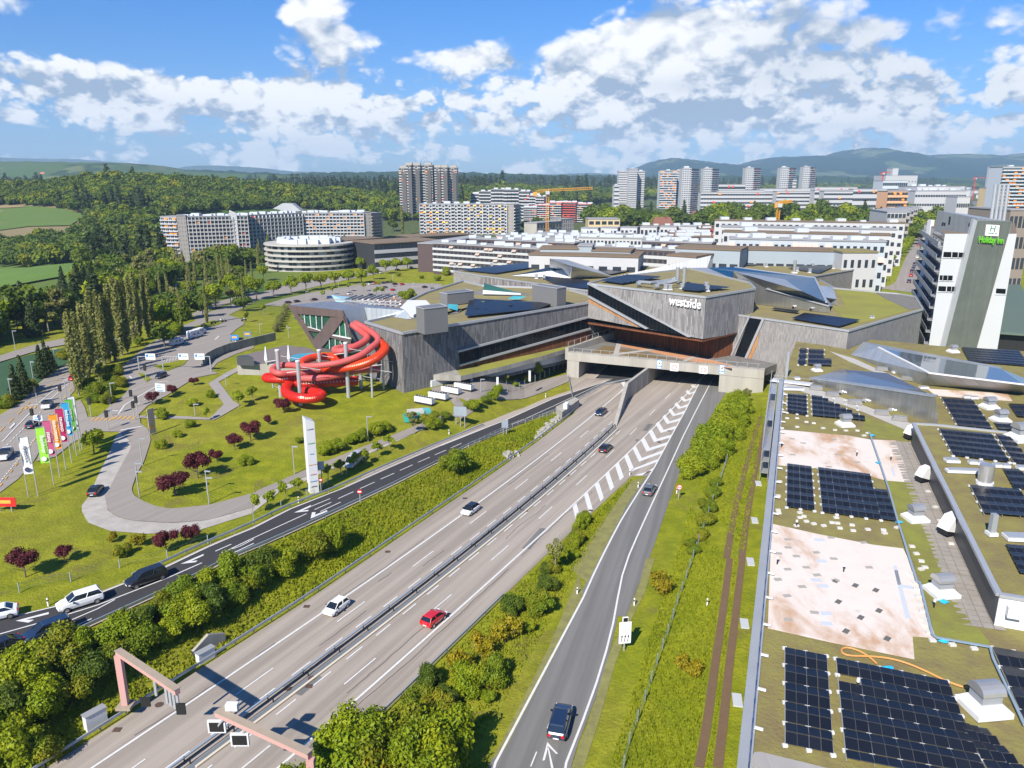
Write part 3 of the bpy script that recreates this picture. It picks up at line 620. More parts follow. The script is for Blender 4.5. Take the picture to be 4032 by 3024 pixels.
# ------------------------------------------------------------------ the big timber-clad centre over the motorway
def slatmat(name,c1,c2,w=.42,gap=.3,rowh=2.2,weather=(.36,.34,.32)):
 if name in MATS: return MATS[name]
 m=bpy.data.materials.new(name); m.use_nodes=True; t=m.node_tree; t.nodes.clear(); K=NT(t)
 o=t.nodes.new('ShaderNodeOutputMaterial'); b=t.nodes.new('ShaderNodeBsdfPrincipled'); K.l(b.outputs[0],o.inputs[0]); b.inputs['Roughness'].default_value=.85
 b.inputs['Specular IOR Level'].default_value=.2
 g=t.nodes.new('ShaderNodeNewGeometry'); x,y,z=K.sep(g.outputs['Position']); a,c,d=K.sep(g.outputs['True Normal'])
 u=K.m('SUBTRACT',K.m('MULTIPLY',y,a),K.m('MULTIPLY',x,c)); su=K.m('DIVIDE',u,w); fl=K.m('FLOOR',su); fr=K.m('FRACT',su)
 wn=t.nodes.new('ShaderNodeTexWhiteNoise'); wn.noise_dimensions='2D'; K.l(K.comb(fl,3.3,0),wn.inputs['Vector'])
 row=K.m('FLOOR',K.m('DIVIDE',K.m('ADD',z,K.m('MULTIPLY',wn.outputs[0],rowh)),rowh))
 w2=t.nodes.new('ShaderNodeTexWhiteNoise'); w2.noise_dimensions='3D'; K.l(K.comb(fl,row,1.7),w2.inputs['Vector'])
 lowf=K.noise(K.comb(K.m('MULTIPLY',u,.12),K.m('MULTIPLY',z,.05),a),1.0,4,.6)
 k=K.m('ADD',K.m('ADD',.12,K.m('MULTIPLY',w2.outputs[0],.6)),K.m('MULTIPLY',K.m('SUBTRACT',lowf,.5),.55),clamp=True)
 cc=K.mix(k,c1,c2); cc=K.mix(K.m('MULTIPLY',K.ss(lowf,.5,.8),.35),cc,weather)
 if gap: cc=K.mix(K.m('MULTIPLY',K.m('LESS_THAN',fr,gap),.85),cc,(.012,.011,.010))
 fine=K.noise(K.comb(K.m('MULTIPLY',u,6),K.m('MULTIPLY',z,.5),a),1.5,3,.6); cc=K.mix(K.m('MULTIPLY',fine,.35),cc,(.05,.045,.04))
 K.l(cc,b.inputs['Base Color'])
 bn=t.nodes.new('ShaderNodeBump'); bn.inputs['Distance'].default_value=.05; K.l(K.m('GREATER_THAN',fr,max(gap,.06)),bn.inputs['Height']); K.l(bn.outputs[0],b.inputs['Normal'])
 MATS[name]=m; return m
SLAT=slatmat('weathered_slats',(.22,.21,.21),(.52,.50,.495),.36,.25)
SLATD=slatmat('shaded_weathered_slats',(.14,.135,.14),(.40,.39,.395),.36,.28)  # darker copy of the slats, the hall wall's half shade put into the colour
BOARD=slatmat('silvered_boards',(.25,.235,.228),(.42,.40,.385),.3,.0,1.2,(.43,.41,.395))
RUST=slatmat('red_brown_slats',(.16,.05,.018),(.38,.13,.045),.5,.3,9,(.16,.05,.02))
ORNG=slatmat('unfaded_orange_boards',(.42,.19,.07),(.60,.34,.16),.3,.0,1.4,(.6,.4,.25))
M_CON=mat('concrete',(.42,.395,.35),.9,.3,.35,space='World',streak=True,col2=(.27,.255,.225),bump_=.01)
M_COND=mat('stained_concrete',(.40,.38,.34),.9,.3,.5,space='World',streak=True,col2=(.16,.15,.13))
M_MOSS=mat('mossy_roof',(.25,.22,.065),.95,.3,.22,space='World',col2=(.19,.145,.085),bump_=.06,bscale=3,detail=8)
M_MOSSG=mat('green_sedum_roof',(.26,.26,.03),.95,.3,.12,space='World',col2=(.19,.18,.04),bump_=.05,bscale=3)
M_GRVL=mat('roof_gravel',(.20,.19,.18),.95,.25,.6,space='World',col2=(.12,.115,.11))
M_TRIM=mat('zinc_trim',(.52,.53,.55),.45,.1,1,metal=.5)
M_ZINC=mat('zinc_sheet',(.40,.41,.43),.42,.15,.3,metal=.3,space='World',col2=(.33,.35,.37))
M_STEEL=mat('brushed_steel',(.58,.57,.55),.32,.25,.25,metal=.6,space='World',col2=(.44,.43,.42))
M_GLASS=glassmat('dark_facade_glass',(.006,.008,.011),.06,.22)
M_BLUEG=mat('blue_glass_roof',(.010,.055,.13),.25,.1,.5,spec=.2)
M_TEAL=mat('teal_glass',(.05,.30,.36),.15,.1,.5,spec=.8)
M_WHT=mat('white_paint',(.66,.66,.67),.6,.06,.4,space='World')
M_WHW=mat('white_render',(.62,.62,.61),.85,.08,.3,space='World',streak=True)
M_GREY=mat('grey_steel_paint',(.33,.34,.35),.5,.1,1)
M_DKM=mat('dark_metal_cladding',(.085,.088,.095),.5,.12,.5,space='World',metal=.3)
M_BLK=mat('black_plastic',(.012,.012,.013),.5,0)
M_SHEETGREY=mat('grey_facade_sheet',(.20,.20,.20),.6,.1,.4,space='World',metal=.3)  # even grey sheet of the roof plant rooms
def OW(q,a,b,out=0.0):
 """the place seen at q on the vertical plane through a and b, moved out towards the camera"""
 nx,ny=-(b[1]-a[1]),b[0]-a[0]; L=math.hypot(nx,ny); nx /= L; ny /= L
 if a[0]*nx+a[1]*ny > 0: nx,ny=-nx,-ny          # normal points to the camera side
 ax,ay=a[0]+nx*out,a[1]+ny*out
 d=ray(q); t=(ax*nx+ay*ny)/(d[0]*nx+d[1]*ny); return Vector((d[0]*t,d[1]*t,CAMZ+d[2]*t))
def wallpanel(mb,qs,a,b,out=.12,th=.3,mi=0):
 """a slab standing on a wall plane, outlined by picture points"""
 pts=[OW(q,a,b,out) for q in qs]
 nx,ny=-(b[1]-a[1]),b[0]-a[0]; L=math.hypot(nx,ny); nx /= L; ny /= L
 if a[0]*nx+a[1]*ny > 0: nx,ny=-nx,-ny
 back=[p-Vector((nx*th,ny*th,0)) for p in pts]; n=len(pts)
 N3=(pts[1]-pts[0]).cross(pts[2]-pts[0])
 if N3.dot(Vector((nx,ny,0))) < 0: pts=pts[::-1]; back=back[::-1]
 mb.add(pts+back,[tuple(range(n))]+[(i,n+i,n+(i+1) % n,(i+1) % n) for i in range(n)]+[tuple(range(2*n-1,n-1,-1))],mi)
 return mb
def facet(vd,faces,mi=None,mb=None,base=0):
 """faceted solid from named corners; each face is turned to look outwards from the middle"""
 mb=mb or MB(); keys=list(vd); pos={k: Vector(vd[k]) for k in keys}; mid=sum(pos.values(),Vector())/len(pos)
 for j,f in enumerate(faces):
  p=[pos[k] for k in f]; n=Vector()
  for i in range(len(p)): n+=p[i].cross(p[(i+1) % len(p)])
  c=sum(p,Vector())/len(p)
  if n.dot(c-mid) < 0: p=p[::-1]
  mb.add(p,[tuple(range(len(p)))],mi[j] if mi else base)
 return mb
def polyroof(qs,z): return [tuple(PZ(q,z)[:2]) for q in qs]
# --- portal
pz=6.6
t=thing('tunnel_portal','wide concrete tunnel portal spanning the motorway under the orange paved deck','tunnel portal',(33,185,0))
loc=Matrix.Translation((-33,-185,0))
def W(o): o.matrix_parent_inverse=Matrix.Identity(4); return o
def part(name,mb,mats,parent,**k):
 """mesh given in world coordinates, hung under a thing without moving it"""
 me=mb.mesh(name,mats); me.transform(Matrix.Translation(-parent.location)); o=bpy.data.objects.new(name,me); COL.objects.link(o); o.parent=parent
 for kk,v in k.items(): o[kk]=v
 return o
pa=Vector((14.3,192.7,0)); pb=Vector((59.5,174.6,0)); dirp=(pb-pa).normalized(); npr_=Vector((dirp.y,-dirp.x,0))   # towards camera
def along(s,o=0,z=0): p=pa+dirp*s+npr_*o; return Vector((p.x,p.y,z))
L=(pb-pa).length
mb=MB(); mb.beam(along(0,-1,5.55),along(L,-1,5.25),2.2,2.1)
part('portal_beam',mb,M_CON,t)
mb=MB(); mb.prism([tuple(v[:2]) for v in (along(0,0),along(3.2,0),along(3.2,-16),along(0,-16))],0,4.5); part('pillar',mb,M_CON,t)
mb=MB(); mb.prism([tuple(v[:2]) for v in (along(L-10.2,0),along(L,0),along(L,-3),along(L-10.2,-3))],0,4.2); part('pillar',mb,M_CON,t)
mb=MB(); mb.prism([tuple(v[:2]) for v in (along(3.2,-14),along(4.0,-14),along(12,-60),along(11,-60))],0,4.4); part('tunnel_wall',mb,M_CON,t)
mb=MB(); mb.prism([tuple(v[:2]) for v in (along(L-10.2,-3),along(L-9.6,-3),along(L+8,-60),along(L+7,-60))],0,4.2); part('tunnel_wall',mb,M_CON,t)
mb=MB(); mb.prism([tuple(v[:2]) for v in (along(2,-58),along(L+10,-58),along(L+10,-59),along(2,-59))],0,4.4); part('tunnel_dark_stop',mb,M_BLK,t)  # black wall added to close the tunnel, stands for its dark depth
# divider between the tubes with its sloping end
dq=[(21.3,151.2),(26.6,171.5),(33.4,184.5),(44,205)]
mb=MB(); vs=[]
for (x,y),z in zip(dq,(.15,4.0,4.3,4.3)):
 vs+=[(x-.35,y,0),(x+.45,y,0),(x+.45,y,z),(x-.35,y,z)]
fs=[(i*4+a,i*4+b,i*4+4+b,i*4+4+a) for i in range(3) for a,b in ((0,1),(1,2),(2,3),(3,0))]+[(0,3,2,1),(12,13,14,15)]
mb.add(vs,[f[::-1] for f in fs]); part('divider_wall',mb,M_CON,t)
for k in range(9):
 y=152.5+k*4; x=float(np.interp(y,[p[1] for p in dq],[p[0] for p in dq])); h=float(np.interp(y,[p[1] for p in dq],[.15,4,4.3,4.3]))
 mb=MB().box(x+.47,x+.50,y,y+3.9,.1,max(h-.9,.2)); part('wall_panel',mb,M_ZINC,t)
# deck over the portal
deck=thing('portal_deck','orange and grey paved deck above the tunnel mouth','deck',(35,196,0))
dpoly=[tuple(v[:2]) for v in (along(0,-2.2),along(L,-2.2),along(L+1,-16),along(L-14,-34),along(5,-34))]
mb=MB().prism([tuple(v[:2]) for v in (along(0,-2.15),along(L,-2.15),along(L+6,-18),along(L+8,-60),along(4,-60))],4.42,6.3); part('deck_slab',mb,M_GRVL,deck)
M_ORP=mat('orange_paving',(.58,.27,.13),.9,.15,1.2,space='World',col2=(.42,.22,.12)); M_BRP=mat('brown_sedum',(.20,.12,.05),.95,.25,.5,space='World',col2=(.14,.11,.04)); M_LGP=mat('light_paving',(.42,.39,.36),.9,.1,1,space='World')
def deckpatch(nm,m_,*q,h=6.33):
 v=[tuple(PZ(p,h)) for p in zz('I',*q)]; n=(Vector(v[1])-Vector(v[0])).cross(Vector(v[2])-Vector(v[0]))
 if n.z < 0: v=v[::-1]
 mb=MB().prism([p[:2] for p in v],h-.02,h); return part(nm,mb,m_,deck)
deckpatch('orange_paving',M_ORP,(690,1098),(1450,1238),(1900,1350),(1880,1385),(1500,1318),(1000,1205),(680,1145))
deckpatch('sedum_bed',M_BRP,(500,1135),(610,1150),(580,1250),(330,1225)); deckpatch('sedum_bed',M_BRP,(665,1170),(900,1205),(1340,1310),(660,1255))
deckpatch('light_path',M_LGP,(640,1070),(700,1078),(640,1250),(590,1245),h=6.36); deckpatch('light_path',M_LGP,(470,1240),(1130,1155),(1160,1168),(560,1250),h=6.38); deckpatch('light_path',M_LGP,(1500,1230),(1530,1240),(1380,1315),(1340,1305),h=6.38)
# railing of the deck
rl=thing('deck_railing','thin steel mesh railing along the edge of the tunnel deck','railing',(35,190,6.6))
for k in range(20):
 p=along(1.5+k*2.4,-.6,6.5); part('post',MB().box(p.x-.05,p.x+.05,p.y-.05,p.y+.05,6.4,7.7),M_GREY,rl)
part('rail',MB().beam(along(1,-.6,7.7),along(L-1,-.6,7.6),.07,.07),M_GREY,rl)
# guard wall that climbs beside the deck
gwall=thing('deck_side_wall','concrete side wall with mesh fence left of the deck','wall',(22,202,6))
part('wall',MB().prism([(13.8,193.5),(14.6,193.2),(30,212.5),(29.2,213)],4.5,[7.6,7.6,8.4,8.4]),M_CON,gwall)
for k in range(9): part('post',MB().box(14.5+k*1.8,14.6+k*1.8,193.6+k*2.25,193.7+k*2.25,7.4,9.2),M_GREY,gwall)
part('mesh_fence',MB().beam((14.6,193.8,9.0),(29.6,212.6,9.6),.05,.1),M_GREY,gwall)
# signs fixed to the portal
def disc(mb,c,r,d,th=.05,n=16,mi=0,up=Vector((0,0,1))):
 d=Vector(d).normalized(); a=up.cross(d).normalized(); b=d.cross(a); c=Vector(c); vs=[]
 for s in (0,th): vs+=[c+d*s+a*(r*math.cos(2*math.pi*k/n))+b*(r*math.sin(2*math.pi*k/n)) for k in range(n)]
 return mb.add(vs,[tuple(range(n-1,-1,-1)),tuple(range(n,2*n))]+[(k,(k+1) % n,n+(k+1) % n,n+k) for k in range(n)],mi)
M_RED=mat('signal_red',(.60,.02,.025),.45,0); M_BLU=mat('sign_blue',(.02,.22,.62),.45,0); M_SW=mat('sign_white',(.82,.82,.82),.5,0)
for q,kind,lab in [((1095,1340),'b','blue and white lane signal leftmost on the portal beam'),((1258,1372),'r','white square sign with red ring over the right tube, left of the pair'),((1573,1400),'r','white square sign with red ring over the ramp mouth, right of the pair'),((1777,1395),'b','blue and white lane signal rightmost on the portal beam')]:
 c=OW(zz('I',q)[0],pa,pb,.12); s=thing('lane_sign',lab,'sign',c); s.rotation_euler=(0,0,math.atan2(dirp.y,dirp.x))
 if kind=='r':
  obj('sign_panel',(MB().box(-1.0,1.0,0,.12,-.95,.95),M_SW),s); mb=MB(); disc(mb,(0,-.03,0),.62,(0,1,0),.03); obj('red_ring',(mb,M_RED),s); mb=MB(); disc(mb,(0,-.06,0),.45,(0,1,0),.03); obj('sign_face',(mb,M_SW),s)
  for zf in (-.08,.08): obj('number_bar',(MB().box(-.25,.25,-.075,-.062,zf-.035,zf+.035),mat('sign_grey',(.4,.4,.42),.5,0)),s)
 else:
  obj('sign_panel',(MB().box(-.62,.62,0,.12,-1.1,1.1),M_BLU),s); obj('sign_face',(MB().box(-.5,.5,-.03,0,-.35,.95),M_SW),s); mb=MB(); disc(mb,(0,-.05,.3),.2,(0,1,0),.02); obj('symbol',(mb,M_BLK),s); obj('text_strip',(MB().box(-.5,.5,-.03,0,-1.0,-.6),M_SW),s)
# --- hall with the long ribbon window
c0=Vector((-23.7,161.7,0)); c1=Vector((20.3,203.5,0))
hall=thing('pool_hall','long hall clad in grey timber slats with a dark ribbon window, behind the red slides','leisure hall',(-10,185,0))
rz=18.0
ro=[tuple(c0[:2]),tuple(c1[:2])]+polyroof(zz('H',(2010,170),(1740,95),(830,60),(620,10)),rz)+polyroof(zz('B',(1720,1215),(1560,1290),(1500,1400),(1190,1470)),rz)
mb=MB().prism(ro,2.5,rz-.5,0,1); part('wall',mb,[SLATD,M_MOSS],hall)
mb=MB()
n=len(ro)
for i in range(n):
 a,b=Vector((*ro[i],rz-.25)),Vector((*ro[(i+1) % n],rz-.25)); mb.beam(a,b,.5,.55)
part('parapet',mb,M_TRIM,hall)
Hh=lambda *p: zz('H',*p)
part('ribbon_window',wallpanel(MB(),Hh((570,790),(1975,425),(1985,540),(585,935)),c0,c1,.06,.1),M_GLASS,hall)
part('window_ledge',wallpanel(MB(),Hh((568,778),(1978,407),(1978,425),(570,797)),c0,c1,.55,.6),M_TRIM,hall)
part('window_ledge',wallpanel(MB(),Hh((583,930),(2010,530),(2012,548),(585,950)),c0,c1,.55,.6),M_TRIM,hall)
part('lower_cladding',wallpanel(MB(),Hh((585,952),(2012,548),(1990,660),(600,990)),c0,c1,.05,.06),RUST,hall)
for k in range(24):
 a=OW(Hh((620+k*58,928-k*16.3))[0],c0,c1,.1); b=OW(Hh((612+k*58,780-k*15.4))[0],c0,c1,.1)
 part('mullion',MB().beam((a.x,a.y,a.z),(a.x,a.y,max(b.z,a.z+1.5)),.07,.07),M_BLK,hall)
# ledge roof over the service yard
lz=7.0
lo=polyroof(Hh((530,972),(592,1052),(1000,960),(1520,822),(1885,712),(1990,640)),lz)+[tuple((c1+(c0-c1)*.05)[:2]),tuple((c0+(c1-c0)*.27)[:2])]
part('yard_canopy',MB().prism(lo,lz-1.1,lz,0,1),[M_COND,M_MOSSG],hall)
lo2=polyroof(Hh((188,1040),(592,1052),(530,975),(300,1030)),lz); part('corner_beam',MB().prism(lo2,lz-1.2,lz+.1),M_COND,hall)
for q in [(992,1130),(1342,1058),(712,1110)]:
 p=PZ(Hh(q)[0],4.6); part('column',MB().box(p.x-.25,p.x+.25,p.y-.25,p.y+.25,3.5,lz-1.0),M_WHT,hall)
part('service_yard_wall',MB().prism([tuple((c0+(c1-c0)*.12+Vector((.3,-.3,0)))[:2]),tuple((c0+(c1-c0)*.96+Vector((.3,-.3,0)))[:2]),tuple((c0+(c1-c0)*.96+Vector((.0,0,0)))[:2]),tuple((c0+(c1-c0)*.12)[:2])],3.5,lz-1.1),M_WHW,hall)
structure('service_yard',(polyground([tuple(PZ(q,4.6)[:2]) for q in Hh((560,1350),(820,1260),(1100,1160),(1500,1030),(1760,930),(1890,760))]+[tuple((c1+Vector((1,-2,0)))[:2]),tuple((c0+(c1-c0)*.1+Vector((1,-1,0)))[:2])],.15,3),M_ST),'paved service yard under the hall')
# roof plant boxes
def plant(parent,nm,qs,z,h,m_,zone='H',rim=True):
 poly=polyroof(zz(zone,*qs),z+h); o=part(nm,MB().prism(poly,z-.3,z+h),m_,parent)
 if rim:
  mb=MB(); n=len(poly); c=Vector((sum(p[0] for p in poly)/n,sum(p[1] for p in poly)/n))
  for i in range(n): mb.beam((*poly[i],z+h+.06),(*poly[(i+1) % n],z+h+.06),.25,.2)
  part('roof_rim',mb,M_TRIM,parent)
 return o
plant(hall,'plant_room',[(105,300),(192,325),(450,295),(370,268)],rz,5.2,M_SHEETGREY)
plant(hall,'plant_room',[(365,145),(445,158),(735,128),(650,108)],rz,2.8,M_SHEETGREY)
plant(hall,'plant_room',[(1370,60),(1640,100),(1740,85),(1480,48)],rz,4.6,M_SHEETGREY)
# teal roof lights
tv={'a': PZ(Hh((830,160))[0],rz),'b': PZ(Hh((1250,165))[0],rz),'c': OW(Hh((835,115))[0],PZ(Hh((830,160))[0],rz),PZ(Hh((1250,165))[0],rz)),'d': PZ(Hh((1240,152))[0],rz+.3),'e': PZ(Hh((850,40))[0],rz+3.4),'g': PZ(Hh((850,90))[0],rz)}
part('roof_light',facet(tv,[('a','b','d','c'),('c','d','e'),('a','c','e','g')],[0,1,0]),[M_WHT,M_TEAL],hall)
part('roof_light',facet({'a': PZ(Hh((1100,215))[0],rz),'b': PZ(Hh((1225,218))[0],rz),'c': PZ(Hh((1305,185))[0],rz+.8),'d': PZ(Hh((1170,178))[0],rz+.8)},[('a','b','c','d')]),[M_TEAL],hall)
part('roof_light',facet({'a': PZ(Hh((455,315))[0],rz),'b': PZ(Hh((560,340))[0],rz),'c': PZ(Hh((560,275))[0],rz+.8),'d': PZ(Hh((455,268))[0],rz+.8)},[('a','b','c','d')]),[M_TEAL],hall)
part('roof_gravel_strip',MB().prism(polyroof(Hh((660,165),(1360,175),(1340,160),(900,80)),rz-.45),rz-.5,rz-.44),M_GRVL,hall)
part('roof_gravel_strip',MB().prism(polyroof(Hh((0,440),(100,430),(450,380),(700,300),(690,260),(560,370),(200,400)),rz-.45),rz-.5,rz-.43),M_GRVL,hall)
# --- rusty metal cube with the big window
gq_=lambda *p: zz('G',*p)
k0=PZ(gq_((640,280))[0],19.5); k1=PZ(gq_((1240,340))[0],19.5); k2=PZ(gq_((1480,305))[0],19.5); k3=PZ(gq_((1130,235))[0],19.5)
cube=thing('metal_pavilion','leaning brown metal pavilion with a crossed green-lit window above the slides','pavilion',(k1.x,k1.y,0))
M_COP=mat('brown_metal_sheet',(.26,.185,.165),.38,.2,.25,metal=.6,space='World',col2=(.19,.14,.13))
def seam(name,base,metal=.4,w=.5,col2=None,rough=.35):
 if name in MATS: return MATS[name]
 m=mat(name,base,rough,.2,.2,metal=metal,space='World',col2=col2); t=m.node_tree; K=NT(t); b=[n for n in t.nodes if n.type=='BSDF_PRINCIPLED'][0]
 g=t.nodes.new('ShaderNodeNewGeometry'); x,y,z=K.sep(g.outputs['Position']); a,c,d=K.sep(g.outputs['True Normal'])
 u=K.m('SUBTRACT',K.m('MULTIPLY',y,a),K.m('MULTIPLY',x,c)); u=K.m('ADD',u,K.m('MULTIPLY',K.m('MULTIPLY',x,d),.7)); fr=K.m('FRACT',K.m('DIVIDE',u,w))
 bn=t.nodes.new('ShaderNodeBump'); bn.inputs['Distance'].default_value=.03; K.l(K.ss(fr,.12,.02),bn.inputs['Height']); K.l(bn.outputs[0],b.inputs['Normal'])
 src=b.inputs['Base Color'].links[0].from_socket; cid=K.m('FLOOR',K.m('DIVIDE',u,w)); wn=t.nodes.new('ShaderNodeTexWhiteNoise'); wn.noise_dimensions='1D'; K.l(cid,wn.inputs['W'])
 cc=K.mix(K.m('MULTIPLY',wn.outputs[0],.28),src,tuple(q*.5 for q in base)); cc=K.mix(K.m('MULTIPLY',K.m('LESS_THAN',fr,.1),.4),cc,tuple(q*.45 for q in base)); K.l(cc,b.inputs['Base Color']); return m
S_COP=seam('seamed_brown_metal',(.27,.19,.17),.55,.6,(.20,.15,.14)); S_ZN=seam('seamed_zinc',(.46,.48,.50),.5,.6,(.40,.42,.44),.4); S_ST=seam('seamed_steel',(.60,.60,.59),.85,.6,(.47,.47,.46),.28); S_RF=seam('seamed_zinc_roof',(.31,.32,.35),.5,.9,(.27,.28,.30),.4)
lowp=OW(gq_((975,785))[0],k0,k1); wr=OW(gq_((1335,660))[0],k0,k1); wl=OW(gq_((935,740))[0],k0,k1); wrr=OW(gq_((1330,800))[0],k0,k1)
dv=Vector((k2.x-k1.x,k2.y-k1.y,0)); dv2=Vector((k3.x-k0.x,k3.y-k0.y,0))
body={'k0': k0,'k1': k1,'k2': k2,'k3': k3,'l': lowp,'wl': wl,'r': wrr,'rk': wrr+dv*.9,'lk': lowp+dv2*.8}
mb=facet(body,[('k0','k1','k2','k3'),('k1','k2','rk','r'),('k0','k3','lk','wl')],[1,2,0]); part('shell',mb,[S_COP,S_RF,S_ZN],cube)
Gp=lambda *p: gq_(*p)
for pp in [[(640,280),(1240,340),(1240,395),(1230,415),(745,375)],[(640,280),(745,375),(840,520),(920,655),(935,740)],[(745,375),(760,390),(855,520),(1000,562),(985,575),(865,560),(840,520)],[(1105,413),(1230,415),(1240,395),(1245,440),(1130,600),(1060,690),(1010,745),(975,785),(935,740),(920,655),(1000,562)],
        [(1240,395),(1265,405),(1345,640),(1335,660),(1290,520),(1245,440)],[(1115,610),(1330,665),(1330,700),(1095,630)],[(1010,745),(1200,790),(1330,800),(975,788)],[(1240,340),(1330,640),(1340,660),(1262,405),(1240,395)]]:
 part('frame',wallpanel(MB(),Gp(*pp),k0,k1,.12,.35),S_COP,cube)
M_GRG=mat('green_lit_glass',(.03,.16,.08),.12,.35,.25,spec=.8,space='World',col2=(.012,.02,.02))  # green of the lit inside is put into the glass colour, no glow
part('window',wallpanel(MB(),Gp((745,375),(1130,400),(1250,430),(1345,660),(1330,800),(975,785),(870,560)),k0,k1,-.4,.05),M_GRG,cube)
for x0,y0,x1,y1 in [(822,388,835,515),(885,393,897,530),(950,398,960,545),(1015,403,1018,540),(1205,480,1215,700),(1095,640,1100,760),(1160,650,1162,775),(1265,480,1278,640),(1230,690,1232,790)]:
 part('mullion',wallpanel(MB(),Gp((x0-3,y0),(x0+3,y0),(x1+3,y1),(x1-3,y1)),k0,k1,-.1,.25),M_WHT,cube)
part('white_ledge',wallpanel(MB(),Gp((845,512),(1000,555),(1000,570),(840,528)),k0,k1,.0,.3),M_WHT,cube); part('white_ledge',wallpanel(MB(),Gp((1130,600),(1330,640),(1330,652),(1125,612)),k0,k1,.0,.3),M_WHT,cube)
# silver tail behind the pavilion and the sun terrace
tail=thing('roof_annex','pale zinc clad wedge behind the brown pavilion, reaching onto the hall roof','annex',(k2.x,k2.y,0))
A1=PZ(gq_((1475,305))[0],19.5); A2=PZ(gq_((1920,335))[0],18.9); A3=PZ(gq_((1990,430))[0],17.6); A4=OW(gq_((1505,450))[0],A1,A2); A5=PZ(gq_((1250,240))[0],19.4); A6=PZ(gq_((1880,315))[0],18.9)
part('shell',facet({'a': A1,'b': A2,'c': A3,'d': A4,'e': A5,'f': A6,'g': A3+Vector((0,4,-1)),'h': A4+Vector((0,3,-2))},[('a','b','c','d'),('a','b','f','e'),('b','c','g','f')],[0,1,0]),[seam('pale_seamed_zinc',(.58,.62,.66),.4,1.2,(.50,.54,.58),.4),S_RF],tail)
ter=thing('sun_terrace','roof terrace with white loungers and steel beams behind the pavilion','terrace',(*PZ(zz('B',(1400,1320))[0],15.5)[:2],15.5))
tz=15.3
part('terrace_floor',MB().prism(polyroof(zz('B',(900,1240),(1100,1300),(1330,1345),(1510,1360),(1580,1290),(1300,1255)),tz),tz-1,tz),mat('terrace_boards',(.20,.15,.12),.8,.2,2,space='World'),ter)
part('parapet',MB().prism(polyroof(zz('B',(1480,1370),(1560,1290),(1720,1290),(1760,1330),(1610,1420)),rz+.1),tz-1,rz+.2),M_WHT,ter)
part('glass_wing',facet({'a': PZ(zz('B',(895,1240))[0],18.5),'b': PZ(zz('B',(1100,1262))[0],18),'c': PZ(zz('B',(1060,1310))[0],17.5),'d': PZ(zz('B',(935,1300))[0],17)},[('a','b','c','d')]),[mat('pale_glass',(.32,.50,.55),.15,.1,1,spec=.8)],ter)
for k in range(7):
 a=PZ(zz('B',(1010+k*55,1283-k*1))[0],18.2); b=PZ(zz('B',(1115+k*55,1245-k*1))[0],18.2); part('beam',MB().beam(a,b,.25,.4),M_GREY,ter)
part('beam',MB().beam(PZ(zz('B',(930,1280))[0],18.1),PZ(zz('B',(1480,1335))[0],18.1),.3,.35),M_TRIM,ter)
lounger=MB().box(-.95,.5,-.3,.3,.25,.38); lounger.add([(.5,-.3,.3),(.5,.3,.3),(1.0,.3,.75),(1.0,-.3,.75)],[(0,1,2,3)]); lounger.box(-.8,-.7,-.28,.28,0,.25); lounger.box(.4,.5,-.28,.28,0,.25)
lme=lounger.mesh('sun_lounger',M_WHT); rr=random.Random(3)
for k in range(16):
 q=zz('B',(1150+(k % 8)*46+rr.uniform(-8,8),1300+(k // 8)*26+(k % 8)*2))[0]; p=PZ(q,tz)
 o=obj('sun_lounger',lme,None,p,rr.uniform(.2,.9)); tag(o,'white sun lounger on the roof terrace behind the brown pavilion','sun lounger','loungers on the roof terrace')
# --- central block with the lettering
d0=Vector((20.3,203.8,0)); d1=Vector((45.8,180.0,0)); d2=Vector((61.9,194.1,0))
Iz=lambda *p: zz('I',*p)
ctr=thing('shopping_centre','central timber block with the white wordmark, slanting dark glass band and red-brown base','shopping centre',(45,190,0))
rc=23.0
back=[PZ(Iz((1430,290))[0],rc)[:2],PZ(Iz((600,385))[0],rc)[:2]]
hi=[tuple(d0[:2]),tuple(d1[:2]),tuple(d2[:2]),(64,206),tuple(back[0]),tuple(back[1])]
zb=[13.6,12.7,11.9,11.9,12,13.5]
mb=MB().prism(hi,zb,[rc-.4]*6,0,1); part('wall',mb,[SLAT,M_MOSS],ctr)
mb=MB()
for a,b in zip(hi,hi[1:]+hi[:1]): mb.beam((*a,rc-.2),(*b,rc-.2),.4,.5)
part('parapet',mb,M_TRIM,ctr)
part('board_facing',wallpanel(MB(),Iz((325,450),(710,495),(672,640),(318,455)),d0,d1,.08,.1),BOARD,ctr)
part('board_facing',wallpanel(MB(),Iz((318,625),(630,790),(600,885),(320,835)),d0,d1,.08,.1),BOARD,ctr)
part('orange_facing',wallpanel(MB(),Iz((322,622),(420,660),(860,925),(850,937),(600,800),(400,700),(322,660)),d0,d1,.12,.1),ORNG,ctr)
part('slanting_window',wallpanel(MB(),Iz((322,475),(1410,1040),(970,950),(320,605)),d0,d1,.10,.12),M_GLASS,ctr)
part('window_rim',wallpanel(MB(),Iz((312,450),(330,452),(1435,1042),(1405,1045),(1150,905),(318,472)),d0,d1,.6,.7),M_TRIM,ctr)
part('window_rim',wallpanel(MB(),Iz((314,592),(330,596),(972,950),(945,958),(318,612)),d0,d1,.6,.7),M_TRIM,ctr)
for k in range(26):
 x=350+k*40; ytop=490+(x-350)*.52; ybot=min(612+(x-335)*.533,955+(x-970)*.20 if x > 970 else 9999)
 if ybot > ytop+10: part('mullion',wallpanel(MB(),Iz((x-1.5,ytop),(x+1.5,ytop),(x+1.5,ybot),(x-1.5,ybot)),d0,d1,.16,.05),M_BLK,ctr)
